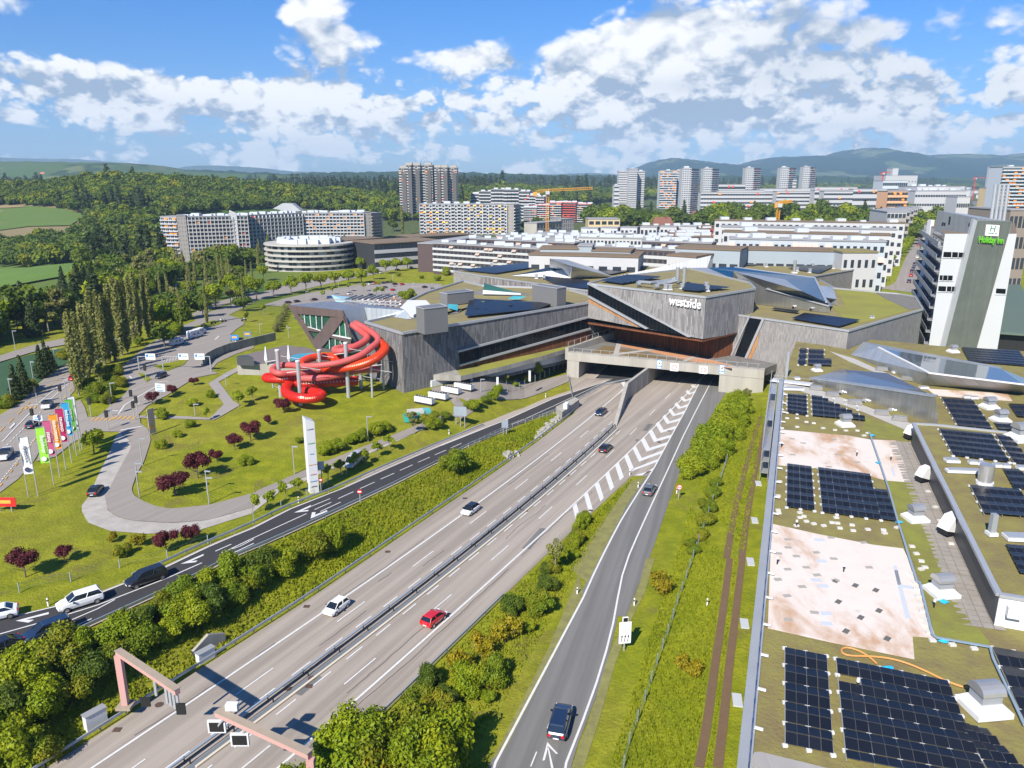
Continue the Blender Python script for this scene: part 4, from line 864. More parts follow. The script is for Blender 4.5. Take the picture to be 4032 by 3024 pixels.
# recessed red-brown base
bb0=Vector((23.2,216.5,0)); bb1=Vector((50.9,187.1,0))
part('base_wall',MB().prism([tuple(bb0[:2]),tuple(bb1[:2]),(60,193),(40,225)],4.4,13.2),RUST,ctr)
part('soffit',MB().prism(hi[:3]+[(62,206),(30,222)],12.0,12.4),RUST,ctr)
part('entrance_wall',MB().prism([(20.5,204),(24.2,207.8),(20,216),(12,212)],4.4,13.6),SLATD,ctr)
part('shutter',wallpanel(MB(),Iz((388,850),(468,868),(465,1010),(388,1000)),Vector((20.5,204,0)),Vector((24.2,207.8,0)),.1,.1),M_DKM,ctr)
# lettering
def text(s,name,size,m_,parent,M,th=.12,xs=1.0,bold=0.0,cw=None):
 cu=bpy.data.curves.new(name,'FONT'); cu.body=s; cu.size=size; cu.extrude=th/2; cu.align_x='CENTER'; cu.align_y='CENTER'; cu.offset=bold; cu.resolution_u=3
 o=bpy.data.objects.new(name,cu); COL.objects.link(o); dg=bpy.context.evaluated_depsgraph_get(); me=bpy.data.meshes.new_from_object(o.evaluated_get(dg)); COL.objects.unlink(o); bpy.data.objects.remove(o)
 me.materials.clear(); me.materials.append(m_); me.transform(Matrix.Scale(xs,4,(1,0,0)))
 o=bpy.data.objects.new(name,me); COL.objects.link(o); o.parent=parent; o.matrix_local=Matrix.Translation(-parent.location) @ M if parent and cw is None else M
 return o
def wallframe(q0,q1,a,b,out):
 """frame on a wall: x from q0 to q1, facing the camera"""
 A_,B_=OW(q0,a,b,out),OW(q1,a,b,out); x=(B_-A_).normalized(); h=Vector((b[0]-a[0],b[1]-a[1],0)).normalized(); n=Vector((h.y,-h.x,0))
 if n.dot(Vector((A_.x,A_.y,0))) > 0: n=-n
 y=n.cross(x).normalized(); M=Matrix((x,y,n)).transposed().to_4x4(); M.translation=(A_+B_)/2; return M,(B_-A_).length
M_,wl_=wallframe(*Iz((1205,645),(1550,695)),d0,d1,.45)
o=text('westside','lettering',3.0,M_SW,ctr,M_,.3,1.0,.03)
bbw=max(v.co.x for v in o.data.vertices)-min(v.co.x for v in o.data.vertices); o.data.transform(Matrix.Scale(wl_/bbw,4,(1,0,0)) @ Matrix.Scale(1.05,4,(0,1,0)))
# --- right block
e=[Vector((*PZ(q,17)[:2],0)) for q in zz('I',(1750,765))+zz('J',(100,965),(210,980),(860,1072),(1430,908))]
e0,e1,e2,e3,e4=e
rb=thing('retail_block','silver grey timber clad block with green roof beside the hotel','building',(70,190,0))
rp=[tuple(v[:2]) for v in (e0,e3,e4)]+polyroof(zz('J',(1370,810),(1250,790),(1060,775),(750,745),(560,640)),17)+[(62,215)]
mb=MB().prism(rp,1.5,16.6,0,1); part('wall',mb,[BOARD,M_MOSS],rb)
part('slat_facing',wallpanel(MB(),Iz((1745,765),(2075,810),(1850,1300),(1690,1262)),e0,e3,.08,.1),SLAT,rb)
part('slanting_window',wallpanel(MB(),zz('I',(2085,812))+zz('J',(200,980),(45,1325),(-30,1315)),e0,e3,.14,.1),M_GLASS,rb)
part('window_rim',wallpanel(MB(),Iz((2070,808),(2086,810),(1862,1300),(1842,1296)),e0,e3,.5,.6),M_TRIM,rb)
part('window_rim',wallpanel(MB(),zz('J',(198,980),(216,982),(62,1332),(42,1328)),e0,e3,.5,.6),M_TRIM,rb)
part('orange_facing',wallpanel(MB(),zz('J',(175,1080),(160,1190),(120,1280),(75,1330),(60,1330)),e0,e3,.12,.1),ORNG,rb)
part('base_facing',wallpanel(MB(),Iz((1710,1035),(1720,1110),(1690,1260),(1605,1240)),e0,e3,.14,.1),ORNG,rb)
mb=MB()
for a,b in zip(rp,rp[1:]+rp[:1]): mb.beam((*a,16.8),(*b,16.8),.4,.45)
part('parapet',mb,M_TRIM,rb)
part('green_roof',MB().prism(polyroof(zz('J',(760,760),(1060,785),(1180,850),(1330,920),(1000,1010),(880,1040),(740,900),(840,890)),16.62),16.5,16.66),M_MOSSG,rb)
part('gravel_roof',MB().prism(polyroof(zz('J',(1060,780),(1250,795),(1355,815),(1420,900),(1335,920),(1180,850)),16.62),16.5,16.7),M_GRVL,rb)
# --- far left wing and the roofs behind
wing=thing('back_wing','long low timber clad wing with solar roof between car park and apartments','building',(10,230,0))
w0=PZ(zz('C',(190,1030))[0],18.5); w1=PZ(zz('C',(440,1072))[0],18.5); w2=PZ(zz('C',(1365,1200))[0],18.5); wb=PZ(zz('C',(1030,940))[0],18.5); wr_=PZ(zz('C',(1900,990))[0],18.5); wq=PZ(zz('C',(2212,1010))[0],18.5)
wp=[tuple(v[:2]) for v in (w0,w1,w2)]+[(50,212),(66,222)]+[tuple(v[:2]) for v in (wq,wr_)]+polyroof(zz('C',(1250,940)),18.5)+[tuple(wb[:2])]
part('wall',MB().prism(wp,3,18.2,0,1),[SLATD,M_MOSS],wing)
mb=MB()
for a,b in zip(wp,wp[1:]+wp[:1]): mb.beam((*a,18.3),(*b,18.3),.4,.4)
part('parapet',mb,M_TRIM,wing)
part('board_facing',wallpanel(MB(),zz('C',(190,1035),(440,1072),(405,1165),(190,1140)),w0,w1,.1,.1),BOARD,wing)
part('slat_facing',wallpanel(MB(),zz('C',(440,1075),(1365,1200),(1365,1300),(405,1165)),w1,w2,.1,.1),slatmat('pale_slats',(.22,.19,.19),(.55,.52,.50),.7,.35),wing)
back2=thing('rear_retail_block','rear timber clad block with solar roof, many vents and two hanging banners','building',(110,235,0))
f0=PZ(zz('J',(585,660))[0],18.5); f1=PZ(zz('J',(1060,578))[0],18.5); f2=PZ(zz('J',(880,545))[0],18.5); f3=PZ(zz('D',(1690,1130))[0],18.5); f4=PZ(zz('D',(960,1220))[0],18.5)
bp=[tuple(v[:2]) for v in (f0,f1,f2,f3,f4)]+[(66,222)]
part('wall',MB().prism(bp,3,18.3,0,1),[BOARD,M_MOSS],back2)
mb=MB()
for a,b in zip(bp,bp[1:]+bp[:1]): mb.beam((*a,18.4),(*b,18.4),.4,.4)
part('parapet',mb,M_TRIM,back2)
M_PK=mat('pink_banner',(.60,.24,.36),.7,.1,.5,space='World',col2=(.66,.36,.44)); M_OR=mat('orange_banner',(.80,.34,.03),.7,.1,.5,space='World',col2=(.75,.40,.08))
for qs,m_,lb in [([(598,1272),(665,1262),(650,1455),(585,1440)],M_PK,'pink advertising banner hung on the timber wall near the avenue'),([(685,1255),(748,1245),(738,1455),(655,1455)],M_OR,'orange advertising banner hung on the timber wall corner')]:
 s=thing('banner',lb,'banner',OW(zz('E',qs[0])[0],f0,f1,.2)); part('cloth',wallpanel(MB(),zz('E',*qs),f0,f1,.25,.1),m_,s)
 x0=(qs[0][0]+qs[1][0])/2; y0=qs[0][1]+40
 for j in range(4): part('printed_line',wallpanel(MB(),zz('E',(x0-20-j,y0+j*14),(x0+18-j,y0-3+j*14),(x0+18-j,y0+4+j*14),(x0-20-j,y0+7+j*14)),f0,f1,.28,.05),M_SW if m_ is M_PK else M_BLK,s)
 part('printed_figure',wallpanel(MB(),zz('E',(x0-35,y0+175),(x0-28,y0+120),(x0-8,y0+105),(x0+8,y0+125),(x0+5,y0+160)),f0,f1,.28,.05),mat('photo_skin',(.55,.40,.32),.7,.2,1,col2=(.2,.14,.12)),s)
# metal and glass crystals on the roofs
def crystal(name,lab,vd,faces,mi,mats,cat='skylight'):
 c=list(vd.values())[0]; t=thing(name,lab,cat,(c.x,c.y,c.z)); pm={}
 for f,m_ in zip(faces,mi): pm.setdefault(m_,[]).append(f)
 mid=sum((Vector(v) for v in vd.values()),Vector())/len(vd)
 for m_,fl in pm.items():
  mb=MB()
  for f in fl:
   p=[Vector(vd[k]) for k in f]; n=Vector()
   for i in range(len(p)): n+=(p[i]-mid).cross(p[(i+1) % len(p)]-mid)
   cc=sum(p,Vector())/len(p)
   if n.dot(cc-mid) < 0: p=p[::-1]
   mb.add(p,[tuple(range(len(p)))])
  part({0: 'metal_side',1: 'glazing',2: 'metal_cap'}[m_],mb,mats[m_],t)
 return t
def tubeend(parent,q,z=None,plane=None,r=.55,ln=1.0):
 p=OW(q,*plane,.0) if plane else PZ(q,z); d=Vector((-.5,-.85,-.25)).normalized()
 mb=MB().tube([p,p+d*ln],r,12,0); part('vent_pipe',mb,M_STEEL,parent); mb=MB(); disc(mb,p+d*(ln+.01),r*.82,d,.02,12); part('vent_mouth',mb,M_BLK,parent)
# white wedge, centre left
a=PZ(zz('C',(690,1075))[0],18.5); b=PZ(zz('C',(1210,1095))[0],18.5); c=PZ(zz('C',(1585,1085))[0],18.5); t1=OW(zz('C',(1030,925))[0],a,b); t1=PZ(zz('C',(1028,925))[0],25); t2=PZ(zz('C',(1220,990))[0],23.2); t3=PZ(zz('C',(1026,1000))[0],21.5); t4=PZ(zz('C',(1130,1020))[0],20.6); bk=PZ(zz('C',(1250,940))[0],20.5)
w=crystal('roof_light_crystal','white metal crystal roof light with blue glazing on the back wing',{'a': a,'b': b,'c': c,'t1': t1,'t2': t2,'t3': t3,'t4': t4,'bk': bk},[('a','t4','b'),('b','t2','c'),('t1','t2','c','bk'),('a','t3','t4'),('t3','t1','t2','t4'),('t4','t2','b')],[0,0,2,1,0,0],[seam('white_metal',(.72,.73,.76),.0,1.2,(.66,.68,.71),.5),M_BLUEG,S_ZN])
for q in [(1235,1080),(1320,1083),(1393,1087)]: tubeend(w,zz('C',q)[0],plane=(b,c),r=.35,ln=.3)
# white sail
a=PZ(zz('C',(1600,1080))[0],18.5); b=PZ(zz('D',(790,1310))[0],18.5); t1=OW(zz('D',(985,1120))[0],a,b); m1=OW(zz('I',(1090,285))[0],a,b); c=OW(zz('D',(945,1240))[0],a,b)
w=crystal('roof_light_crystal','tall white metal sail rising to the right behind the wordmark block',{'a': a,'b': b,'t1': t1,'m': m1,'c': c,'k': a+Vector((2,8,0)),'l': b+Vector((6,8,0)),'tt': t1+Vector((2,7,-2))},[('a','m','t1','c','b'),('m','t1','tt','a')],[0,2],[MATS['white_metal'],M_BLUEG,S_ZN])
for q in [(1167,350),(1260,350),(1425,352)]: tubeend(w,zz('I',q)[0],plane=(a,b),r=.38,ln=.3)
# steel wedge left, blue glass roof, steel prow
a=PZ(zz('D',(800,1340))[0],18.5); b=PZ(zz('D',(1210,1395))[0],18.5); ta=OW(zz('D',(780,1240))[0],a,b); tb=OW(zz('D',(1200,1350))[0],a,b); tk=PZ(zz('D',(950,1238))[0],ta.z); g1=PZ(zz('D',(1210,1232))[0],22); g2=PZ(zz('J',(600,670))[0],20.5); g3=PZ(zz('J',(690,858))[0],19.5)
w=crystal('roof_light_crystal','brushed steel wedge with three round pipes left of the blue glass roof',{'a': a,'b': b,'ta': ta,'tb': tb,'tk': tk,'k': tk+Vector((0,3,-4)),'l': b+Vector((3,8,0))},[('a','b','tb','ta'),('ta','tb','tk')],[0,2],[M_STEEL,M_BLUEG,S_ZN])
for q in [(875,1340),(990,1352),(1088,1362)]: tubeend(w,zz('D',q)[0],plane=(a,b),r=.42,ln=.8)
pb0=PZ(zz('J',(145,872))[0],16.7); pb1=PZ(zz('J',(718,942))[0],16.7); s0=PZ(zz('D',(1215,1425))[0],18); s1=OW(zz('D',(1410,1430))[0],s0,pb0); top0=PZ(zz('D',(1198,1272))[0],25); m1=OW(zz('J',(235,757))[0],pb0,pb1); m2=OW(zz('J',(715,890))[0],pb0,pb1); tip=PZ(zz('J',(505,775))[0],22.0); mid1=PZ(zz('J',(370,682))[0],22.3)
w=crystal('roof_light_crystal','large brushed steel prow with a long blue glass roof in the middle of the centre',{'s0': s0,'p0': pb0,'p1': pb1,'top': top0,'m1': m1,'m2': m2,'tip': tip,'mid': mid1,'g0': tk,'g1': g1,'g2': g2,'g3': g3,'bk': PZ(zz('J',(740,890))[0],16.7),'tb': tb},
   [('s0','top','m1','p0'),('p0','m1','m2','p1'),('top','mid','tip'),('top','tip','m1'),('g0','g1','g2','tip','mid','top','tb'),('tip','g2','g3','m2','m1'),('g2','bk','m2')],[0,0,2,0,1,1,2],[S_ST,M_BLUEG,S_ZN])
part('glazing_rim',MB().beam(g2,g3,.5,.3),M_TRIM,w); part('glazing_rim',MB().beam(m1+Vector((0,0,.1)),m2+Vector((0,0,.1)),1.0,.3),M_TRIM,w); part('glazing_rim',MB().beam(g1,g2,.4,.3),M_TRIM,w)
for q in [(440,890),(575,905)]: tubeend(w,zz('J',q)[0],plane=(pb0,pb1),r=.42,ln=.8)
w=crystal('roof_light_crystal','small zinc and grey glass wedge right of the blue glass roof',{'a': PZ(zz('J',(690,860))[0],16.7),'b': PZ(zz('J',(775,885))[0],16.7),'c': PZ(zz('J',(770,835))[0],18.3),'d': PZ(zz('J',(685,822))[0],18.6),'e': PZ(zz('J',(630,728))[0],19),'f': PZ(zz('J',(740,742))[0],18.3)},[('a','b','c','d'),('d','c','f','e')],[0,1],[S_ZN,mat('grey_glass',(.20,.24,.30),.15,.1,.4,spec=.8),S_ZN])
# ducts on the central roof
dct=thing('roof_duct','bent zinc air duct with two tall flues on the wordmark block roof','air duct',PZ(Iz((1100,470))[0],rc))
def ip(x,y,z): return PZ(Iz((x,y))[0],z)
part('duct',MB().tube([ip(870,445,23.9),ip(1000,455,24.1),ip(1130,440,24.1),ip(1240,420,24.4),ip(1290,400,25)],.5,4),S_ZN,dct)
part('duct',MB().tube([ip(1070,470,23.9),ip(1180,455,24.1),ip(1290,430,24.6)],.5,4),S_ZN,dct)
for x,y in ((870,445),(1065,472)):
 c=ip(x,y,24); mb=MB().tube([c+Vector((-.5,0,-.4)),c+Vector((.5,.2,-.4))],.65,12); part('duct_hood',mb,S_ZN,dct)
for x in (1290,1362):
 c=ip(x,452,rc); mb=MB().tube([c,c+Vector((0,0,4.1))],.52,16); part('flue',mb,M_STEEL,dct)
# ------------------------------------------------------------------ solar fields and small roof plant
def panelmat():
 m=mat('solar_cells',(.006,.008,.014),.28,0,spec=.25); t=m.node_tree; K=NT(t); b=[n for n in t.nodes if n.type=='BSDF_PRINCIPLED'][0]
 v=t.nodes.new('ShaderNodeTexCoord').outputs['Object']; x,y,z=K.sep(v)
 fx=K.m('FRACT',K.m('MULTIPLY',K.m('ADD',x,.5),6)); fy=K.m('FRACT',K.m('MULTIPLY',K.m('ADD',y,.5),10))
 ln=K.m('MAXIMUM',K.m('LESS_THAN',fx,.07),K.m('LESS_THAN',fy,.06)); oi=t.nodes.new('ShaderNodeObjectInfo')
 c=K.mix(K.m('MULTIPLY',ln,.35),K.mix(oi.outputs['Random'],(.006,.008,.015),(.010,.013,.021)),(.06,.07,.085)); K.l(c,b.inputs['Base Color']); return m
M_PV=panelmat(); M_AL=mat('aluminium',(.55,.56,.57),.4,0,metal=.6)
pm=MB(); pm.box(-.5,.5,-.5,.5,-.02,.0,0); pm.box(-.485,.485,-.488,.488,.0,.004,1); PVME=pm.mesh('solar_panel',[mat('panel_frame',(.10,.10,.11),.4,0),M_PV])
def solar(label,qs,nr,nc,zf,tilt=.10,gap=.12,skip=(),zone='R',rowgap=True,alt=True,rails=False,zoff=.35,skipf=None):
 """field of panels over a four-cornered roof patch; corners: far left, far right, near right, near left"""
 a,b,c,d=[Vector(zf(q)) for q in zz(zone,*qs)]; Ms=[]; ctr_=(a+b+c+d)/4
 t=thing('solar_array',label,'solar panels',ctr_)
 for r in range(nr):
  for k in range(nc):
   if (r,k) in skip or (skipf and skipf(r,k)): continue
   u0,u1,v0,v1=k/nc,(k+1)/nc,r/nr,(r+1)/nr
   def B(u,v): return a*(1-u)*(1-v)+b*u*(1-v)+c*u*v+d*(1-u)*v
   P0,P1,P2,P3=B(u0,v0),B(u1,v0),B(u1,v1),B(u0,v1)
   X_=((P1-P0)+(P2-P3))/2; Yv=((P0-P3)+(P1-P2))/2; C=(P0+P1+P2+P3)/4
   X_=X_*.975; s=(1 if r % 2 else -1) if alt else 1; Yl=Yv.length; Yv=Yv*(1-gap*(1 if (not alt or r % 2) else .3)); Yv=Yv+Vector((0,0,s*tilt*Yl))
   n=X_.normalized().cross(Yv.normalized()).normalized()
   if n.z < 0: n=-n
   M=Matrix((X_,Yv,n*1)).transposed().to_4x4(); M.translation=C-ctr_+Vector((0,0,zoff)); Ms.append(M)
 pieces(t,'panel',PVME,Ms)
 if rails:
  for k in range(0,nc+1,2):
   u=k/nc; p=a.lerp(b,u); q=d.lerp(c,u); mb=MB().beam(p+Vector((0,0,.18)),q+Vector((0,0,.18)),.07,.07); part('mounting_rail',mb,M_AL,t)
  blk=MB().box(-.2,.2,-.14,.14,0,.22).mesh('ballast_block',M_WHW); Bs=[]
  for k in range(0,nc+1,2):
   for r in range(0,nr+1,2):
    u=k/nc; p=a.lerp(b,u).lerp(d.lerp(c,u),min(1.0,r/nr)); Bs.append(Matrix.Translation(p-ctr_))
  pieces(t,'ballast_block',blk,Bs)
 return t
z18=lambda q: PZ(q,18.0); z23=lambda q: PZ(q,23.0); z17=lambda q: PZ(q,16.9); z185=lambda q: PZ(q,18.5)
solar('broad solar field on the pool hall roof',[(690,225),(1600,270),(1440,330),(640,410)],10,26,z18,zone='H',alt=False,gap=.06,tilt=.08,skipf=lambda r,k: (r,k) in ((1,4),(4,13),(4,14),(5,14),(6,3),(7,6),(5,17)))
solar('solar field at the left end of the back wing',[(1025,945),(1030,985),(560,1060),(250,1028)],22,7,z185,zone='C',alt=False,gap=.06)
solar('solar strip along the slatted edge of the back wing',[(960,1090),(1365,1128),(1365,1190),(1120,1170)],6,14,z185,zone='C',alt=False,gap=.06)
solar('solar field behind the white sail',[(1340,965),(1900,1000),(1560,1068),(1330,1000)],9,22,z185,zone='C',alt=False,gap=.06)
solar('solar field at the back left of the wordmark block roof',[(740,375),(1120,400),(690,468),(450,435)],8,16,z23,zone='I',alt=False,gap=.06)
solar('solar field at the front right of the wordmark block roof',[(1380,465),(1870,515),(1520,550),(1340,535)],6,17,z23,zone='I',alt=False,gap=.06)
solar('long solar strip along the rear block',[(1560,1135),(1690,1150),(1380,1220),(960,1230)],14,5,z185,zone='D',alt=False,gap=.06)
solar('solar field among the vents of the rear block',[(560,562),(790,570),(640,640),(400,600)],8,14,z185,zone='J',alt=False,gap=.06)
solar('narrow solar strip near the steel prow',[(290,910),(480,935),(470,945),(270,918)],1,10,z17,zone='J',alt=False,gap=.06)
solar('solar field on the right block above the silver boards',[(520,950),(950,1005),(790,1052),(425,990)],7,13,z17,zone='J',alt=False,gap=.08)
def vent(parent_none,q,zone,z,s=1.0,lab='',grp=None,name='roof_vent'):
 p=PZ(zz(zone,q)[0],z); t=thing(name,lab,'roof vent',p,0,grp)
 obj('curb',(MB().box(-.9*s,.9*s,-.9*s,.9*s,0,.35*s),M_WHT),t); obj('housing',(MB().box(-.6*s,.6*s,-.6*s,.6*s,.3*s,1.9*s),M_ZINC),t)
 obj('cap',(MB().box(-.75*s,.75*s,-.7*s,.7*s,1.9*s,2.15*s),M_TRIM),t); return t
lst=[('J',300,570,18.3),('J',328,575,18.3),('J',372,562,18.3),('J',485,572,18.3),('J',228,588,18.3),('J',562,632,18.3),('J',585,590,18.3),('J',740,600,18.3),('J',800,590,18.3),('J',838,585,18.3),('J',885,558,18.3),('J',925,560,18.3),('J',463,620,18.3),('J',665,560,18.3),
       ('I',1160,530,22.8),('I',1210,530,22.8),('I',1340,520,22.8),('I',1600,505,22.8),('I',1615,545,22.8),('C',912,1100,18.3),('C',978,1105,18.3),('C',522,1000,18.3),('C',1180,920,18.3),('C',1390,935,18.3),('J',1032,980,16.7),('J',1050,980,16.7),('C',200,1000,18.3)]
for z_,x,y,zz_ in lst:
 g={18.3: ('grey box vent among the solar panels of the rear roofs','vents on the rear roofs'),22.8: ('zinc box vent on the roof of the wordmark block','vents on the wordmark block roof'),16.7: ('small white vent pipe on the green roof of the right block','vents on the green roof')}[zz_]
 vent(None,(x,y),z_,zz_,.68 if zz_ != 16.7 else .32,g[0],g[1])
fl=thing('flue','single tall steel flue on the rear block among the vents','flue',PZ(zz('J',(443,635))[0],18.3)); obj('pipe',(MB().tube([(0,0,0),(0,0,4.4)],.55,14),M_STEEL),fl); obj('flue_base',(MB().box(-.9,.9,-.9,.9,0,.4),M_WHT),fl)
# ------------------------------------------------------------------ the long near roof on the right
def PN(q,dz=0):
 d=ray(q); t=(47.3-dz)/(.06*d[1]-d[2]); return Vector((d[0]*t,d[1]*t,CAMZ+d[2]*t))
def nz(y): return 2.7+.06*y
Uz=lambda *p: zz('U',*p)
near=thing('roof_hall','long low building with mossy solar roof and pale stained membrane at right','building',(60,90,0))
out=[PN(q) for q in zz('W',(1618,1659),(1690,820),(1720,738))+Uz((600,120),(800,155),(980,75),(1560,130),(2300,175),(2500,260))]+[Vector((150,110,0)),Vector((110,30,0)),Vector((8,25,0))]
out=[Vector((.3658*y+.2,y,0)) for y in (28,)]+out[:-1]+[Vector((112,28,0))]
poly=[(p.x,p.y) for p in out]; zt=[nz(p[1]) for p in poly]
part('wall',MB().prism(poly,0.5,zt,0,1),[BOARD,mat('mossy_brown_roof',(.235,.215,.05),.95,.3,.35,space='World',col2=(.145,.105,.055),bump_=.12,bscale=2.5,detail=9)],near)
def onroof(nm,zone,qs,m_,h=.03,parent=near,th=.06,lab=None):
 p=[PN(q,h) for q in zz(zone,*qs)]; pl=[tuple(v[:2]) for v in p]; zt=[v.z for v in p]; mb=MB().prism(pl,[z-th for z in zt],zt); o=part(nm,mb,m_,parent)
 if lab: o['label']=lab
 return o
m=mat('stained_white_membrane',(.70,.62,.56),.8,0,space='World'); tt=m.node_tree; K=NT(tt); b=[n for n in tt.nodes if n.type=='BSDF_PRINCIPLED'][0]
v=tt.nodes.new('ShaderNodeNewGeometry').outputs['Position']
s1_=K.ss(K.noise(K.vm('MULTIPLY',v,(1,.45,1)),.16,7,.62,.6),.46,.66); s2=K.ss(K.noise(v,.6,6,.7),.45,.75); c=K.mix(K.m('MULTIPLY',s2,.35),(.62,.55,.50),(.50,.40,.335)); c=K.mix(K.m('MULTIPLY',s1_,.9),c,(.40,.22,.105)); c=K.mix(K.m('MULTIPLY',K.ss(K.noise(v,.22,5,.7),.62,.8),.7),c,(.22,.14,.09)); K.l(c,b.inputs['Base Color'])
M_MEM=m
onroof('membrane','R',[(225,388),(800,440),(965,470),(1180,480),(1305,815),(1100,800),(960,760),(550,700),(205,675)],M_MEM)
onroof('membrane','S',[(180,-385),(560,-300),(1000,-215),(1240,-185),(1330,0),(1500,535),(1315,520),(1330,705),(640,565),(150,455)],M_MEM)
onroof('green_patch','R',[(930,290),(1280,400),(1250,480),(900,440)],mat('olive_roof_growth',(.21,.23,.03),.95,.3,.4,space='World',col2=(.15,.13,.04),bump_=.08,bscale=3))
M_OL=MATS['olive_roof_growth']
onroof('green_patch','R',[(1110,805),(1310,820),(1440,1150),(1560,1560),(1360,1560),(1200,1110)],M_OL,.035)
onroof('green_patch','S',[(1370,0),(1590,60),(1700,300),(1930,560),(1930,600),(1500,540)],M_OL,.036)
M_FLG=mat('paving_flags',(.32,.29,.26),.9,.25,.7,space='World',col2=(.24,.215,.19))
flg=[[(1180,480),(1250,485),(1500,820),(1640,1150),(1900,1635),(1780,1700),(1590,1560),(1440,1150),(1310,820)]]
# individual flagstones of the maintenance path
fme=MB().box(-.48,.48,-.48,.48,-.03,.0).mesh('flagstone',M_FLG); Ms=[]
A0,A1_=PN(zz('R',(1215,485))[0],.06),PN(zz('S',(1880,480))[0],.06)
dd=(A1_-A0); Ln=dd.length; dd.normalize(); sd=Vector((dd.y,-dd.x,0)).normalized(); rr=random.Random(8)
for i in range(int(Ln/1.0)):
 for j in range(-1,3):
  p=A0+dd*(i+.5)-sd*(j*1.0-.3); M=Matrix((sd,dd,Vector((0,0,1)))).transposed().to_4x4(); M.translation=p-near.location+Vector((0,0,rr.uniform(-.012,.012))); Ms.append(M @ Matrix.Rotation(rr.uniform(-.02,.02),4,'Z'))
pieces(near,'flagstone',fme,Ms)
onroof('paving_strip','U',[(300,420),(560,480),(800,560),(1330,760),(1290,815),(900,650),(600,550),(260,440)],mat('pale_roof_paving',(.42,.40,.37),.9,.2,.8,space='World'))
onroof('paving_strip','U',[(650,170),(850,230),(1050,320),(1250,400),(1180,400),(980,325),(800,250)],MATS['pale_roof_paving'],.035)
# zinc edge along the left and scaffold rail
mb=MB(); e_a=Vector((.3658*28,28,nz(28))); e_b=PN(zz('W',(1690,822))[0]); d_=(e_b-e_a).normalized(); sd=Vector((d_.y,-d_.x,0)).normalized()
mb.beam(e_a-sd*.25+Vector((0,0,.15)),e_b-sd*.25+Vector((0,0,.15)),.75,.3); part('edge_flashing',mb,M_ZINC,near)
mb=MB().beam(e_a+sd*.3+Vector((0,0,.05)),e_b+sd*.3+Vector((0,0,.05)),.35,.3); part('edge_flashing',mb,M_TRIM,near)
gr_=thing('edge_guardrail','temporary steel guardrail along the left roof edge','guardrail',(e_a+e_b)/2)
for k in range(46):
 p=e_a.lerp(e_b,.1+k*.0196); part('post',MB().beam(p+sd*.15+Vector((0,0,.2)),p+sd*.15+Vector((0,0,1.3)),.06,.06),M_AL,gr_)
 if k % 2==0: part('counterweight',MB().beam(p+sd*.4+Vector((0,0,.35)),p+sd*1.1+Vector((0,0,.30)),.25,.14),M_WHT,gr_)
for h in (.7,1.25): part('rail',MB().beam(e_a.lerp(e_b,.1)+sd*.15+Vector((0,0,h)),e_b+sd*.15+Vector((0,0,h)),.05,.05),M_AL,gr_)
# flat roof coping in front
onroof('front_coping','S',[(40,1455),(90,1450),(700,1600),(700,1700),(0,1560)],BOARD,.3,th=.5)
PNq=lambda q: PN(q,.1)
solar('tall solar array nearest the camera beside the zinc roof edge',[(285,625),(620,690),(675,1490),(288,1410)],10,4,PNq,zone='S',tilt=.16,rails=True,skip=((6,0),(6,1),(6,2),(6,3)) if False else ())
solar('wide solar array nearest the camera in the middle of the front roof',[(695,710),(1590,895),(1950,1760),(780,1540)],11,10,PNq,zone='S',tilt=.16,rails=True,skip=((2,0),(2,1)) )
solar('solar rows continuing to the lower right corner',[(1690,1230),(1900,1290),(2340,1740),(1965,1700)],6,3,PNq,zone='S',tilt=.14,rails=True)
solar('solar array cut by the right edge at the bottom',[(1950,620),(2400,700),(2700,1350),(2260,1330)],8,5,PNq,zone='S',tilt=.14,rails=True)
solar('narrow two column solar array between the membranes',[(305,675),(500,700),(525,1055),(300,1025)],12,4,PNq,zone='R',tilt=.14,rails=True)
solar('wide solar array between the membranes',[(552,705),(970,760),(1060,1130),(588,1068)],12,8,PNq,zone='R',tilt=.14,rails=True)
solar('stepped right part of the solar array between the membranes',[(1000,880),(1105,890),(1185,1147),(1060,1130)],9,2,PNq,zone='R',tilt=.14)
solar('small five row solar array at the far left of the near roof',[(308,518),(460,530),(465,695),(305,670)],10,4,PNq,zone='U',tilt=.14,rails=True)
solar('stepped solar array below the steel skylight',[(500,530),(905,590),(935,740),(508,700)],9,9,PNq,zone='U',tilt=.14,rails=True,skipf=lambda r,k: r < (k-1)*.9)
solar('smallest solar array by the silver board wall, left pair',[(408,150),(465,152),(452,285),(392,285)],6,2,PNq,zone='U',tilt=.1,rails=True)
solar('small solar array by the silver board wall, stepped one',[(480,155),(600,162),(598,235),(475,235)],4,4,PNq,zone='U',tilt=.1,rails=True)
solar('small solar array by the silver board wall, lower row',[(475,235),(660,235),(658,298),(472,290)],3,6,PNq,zone='U',tilt=.1)
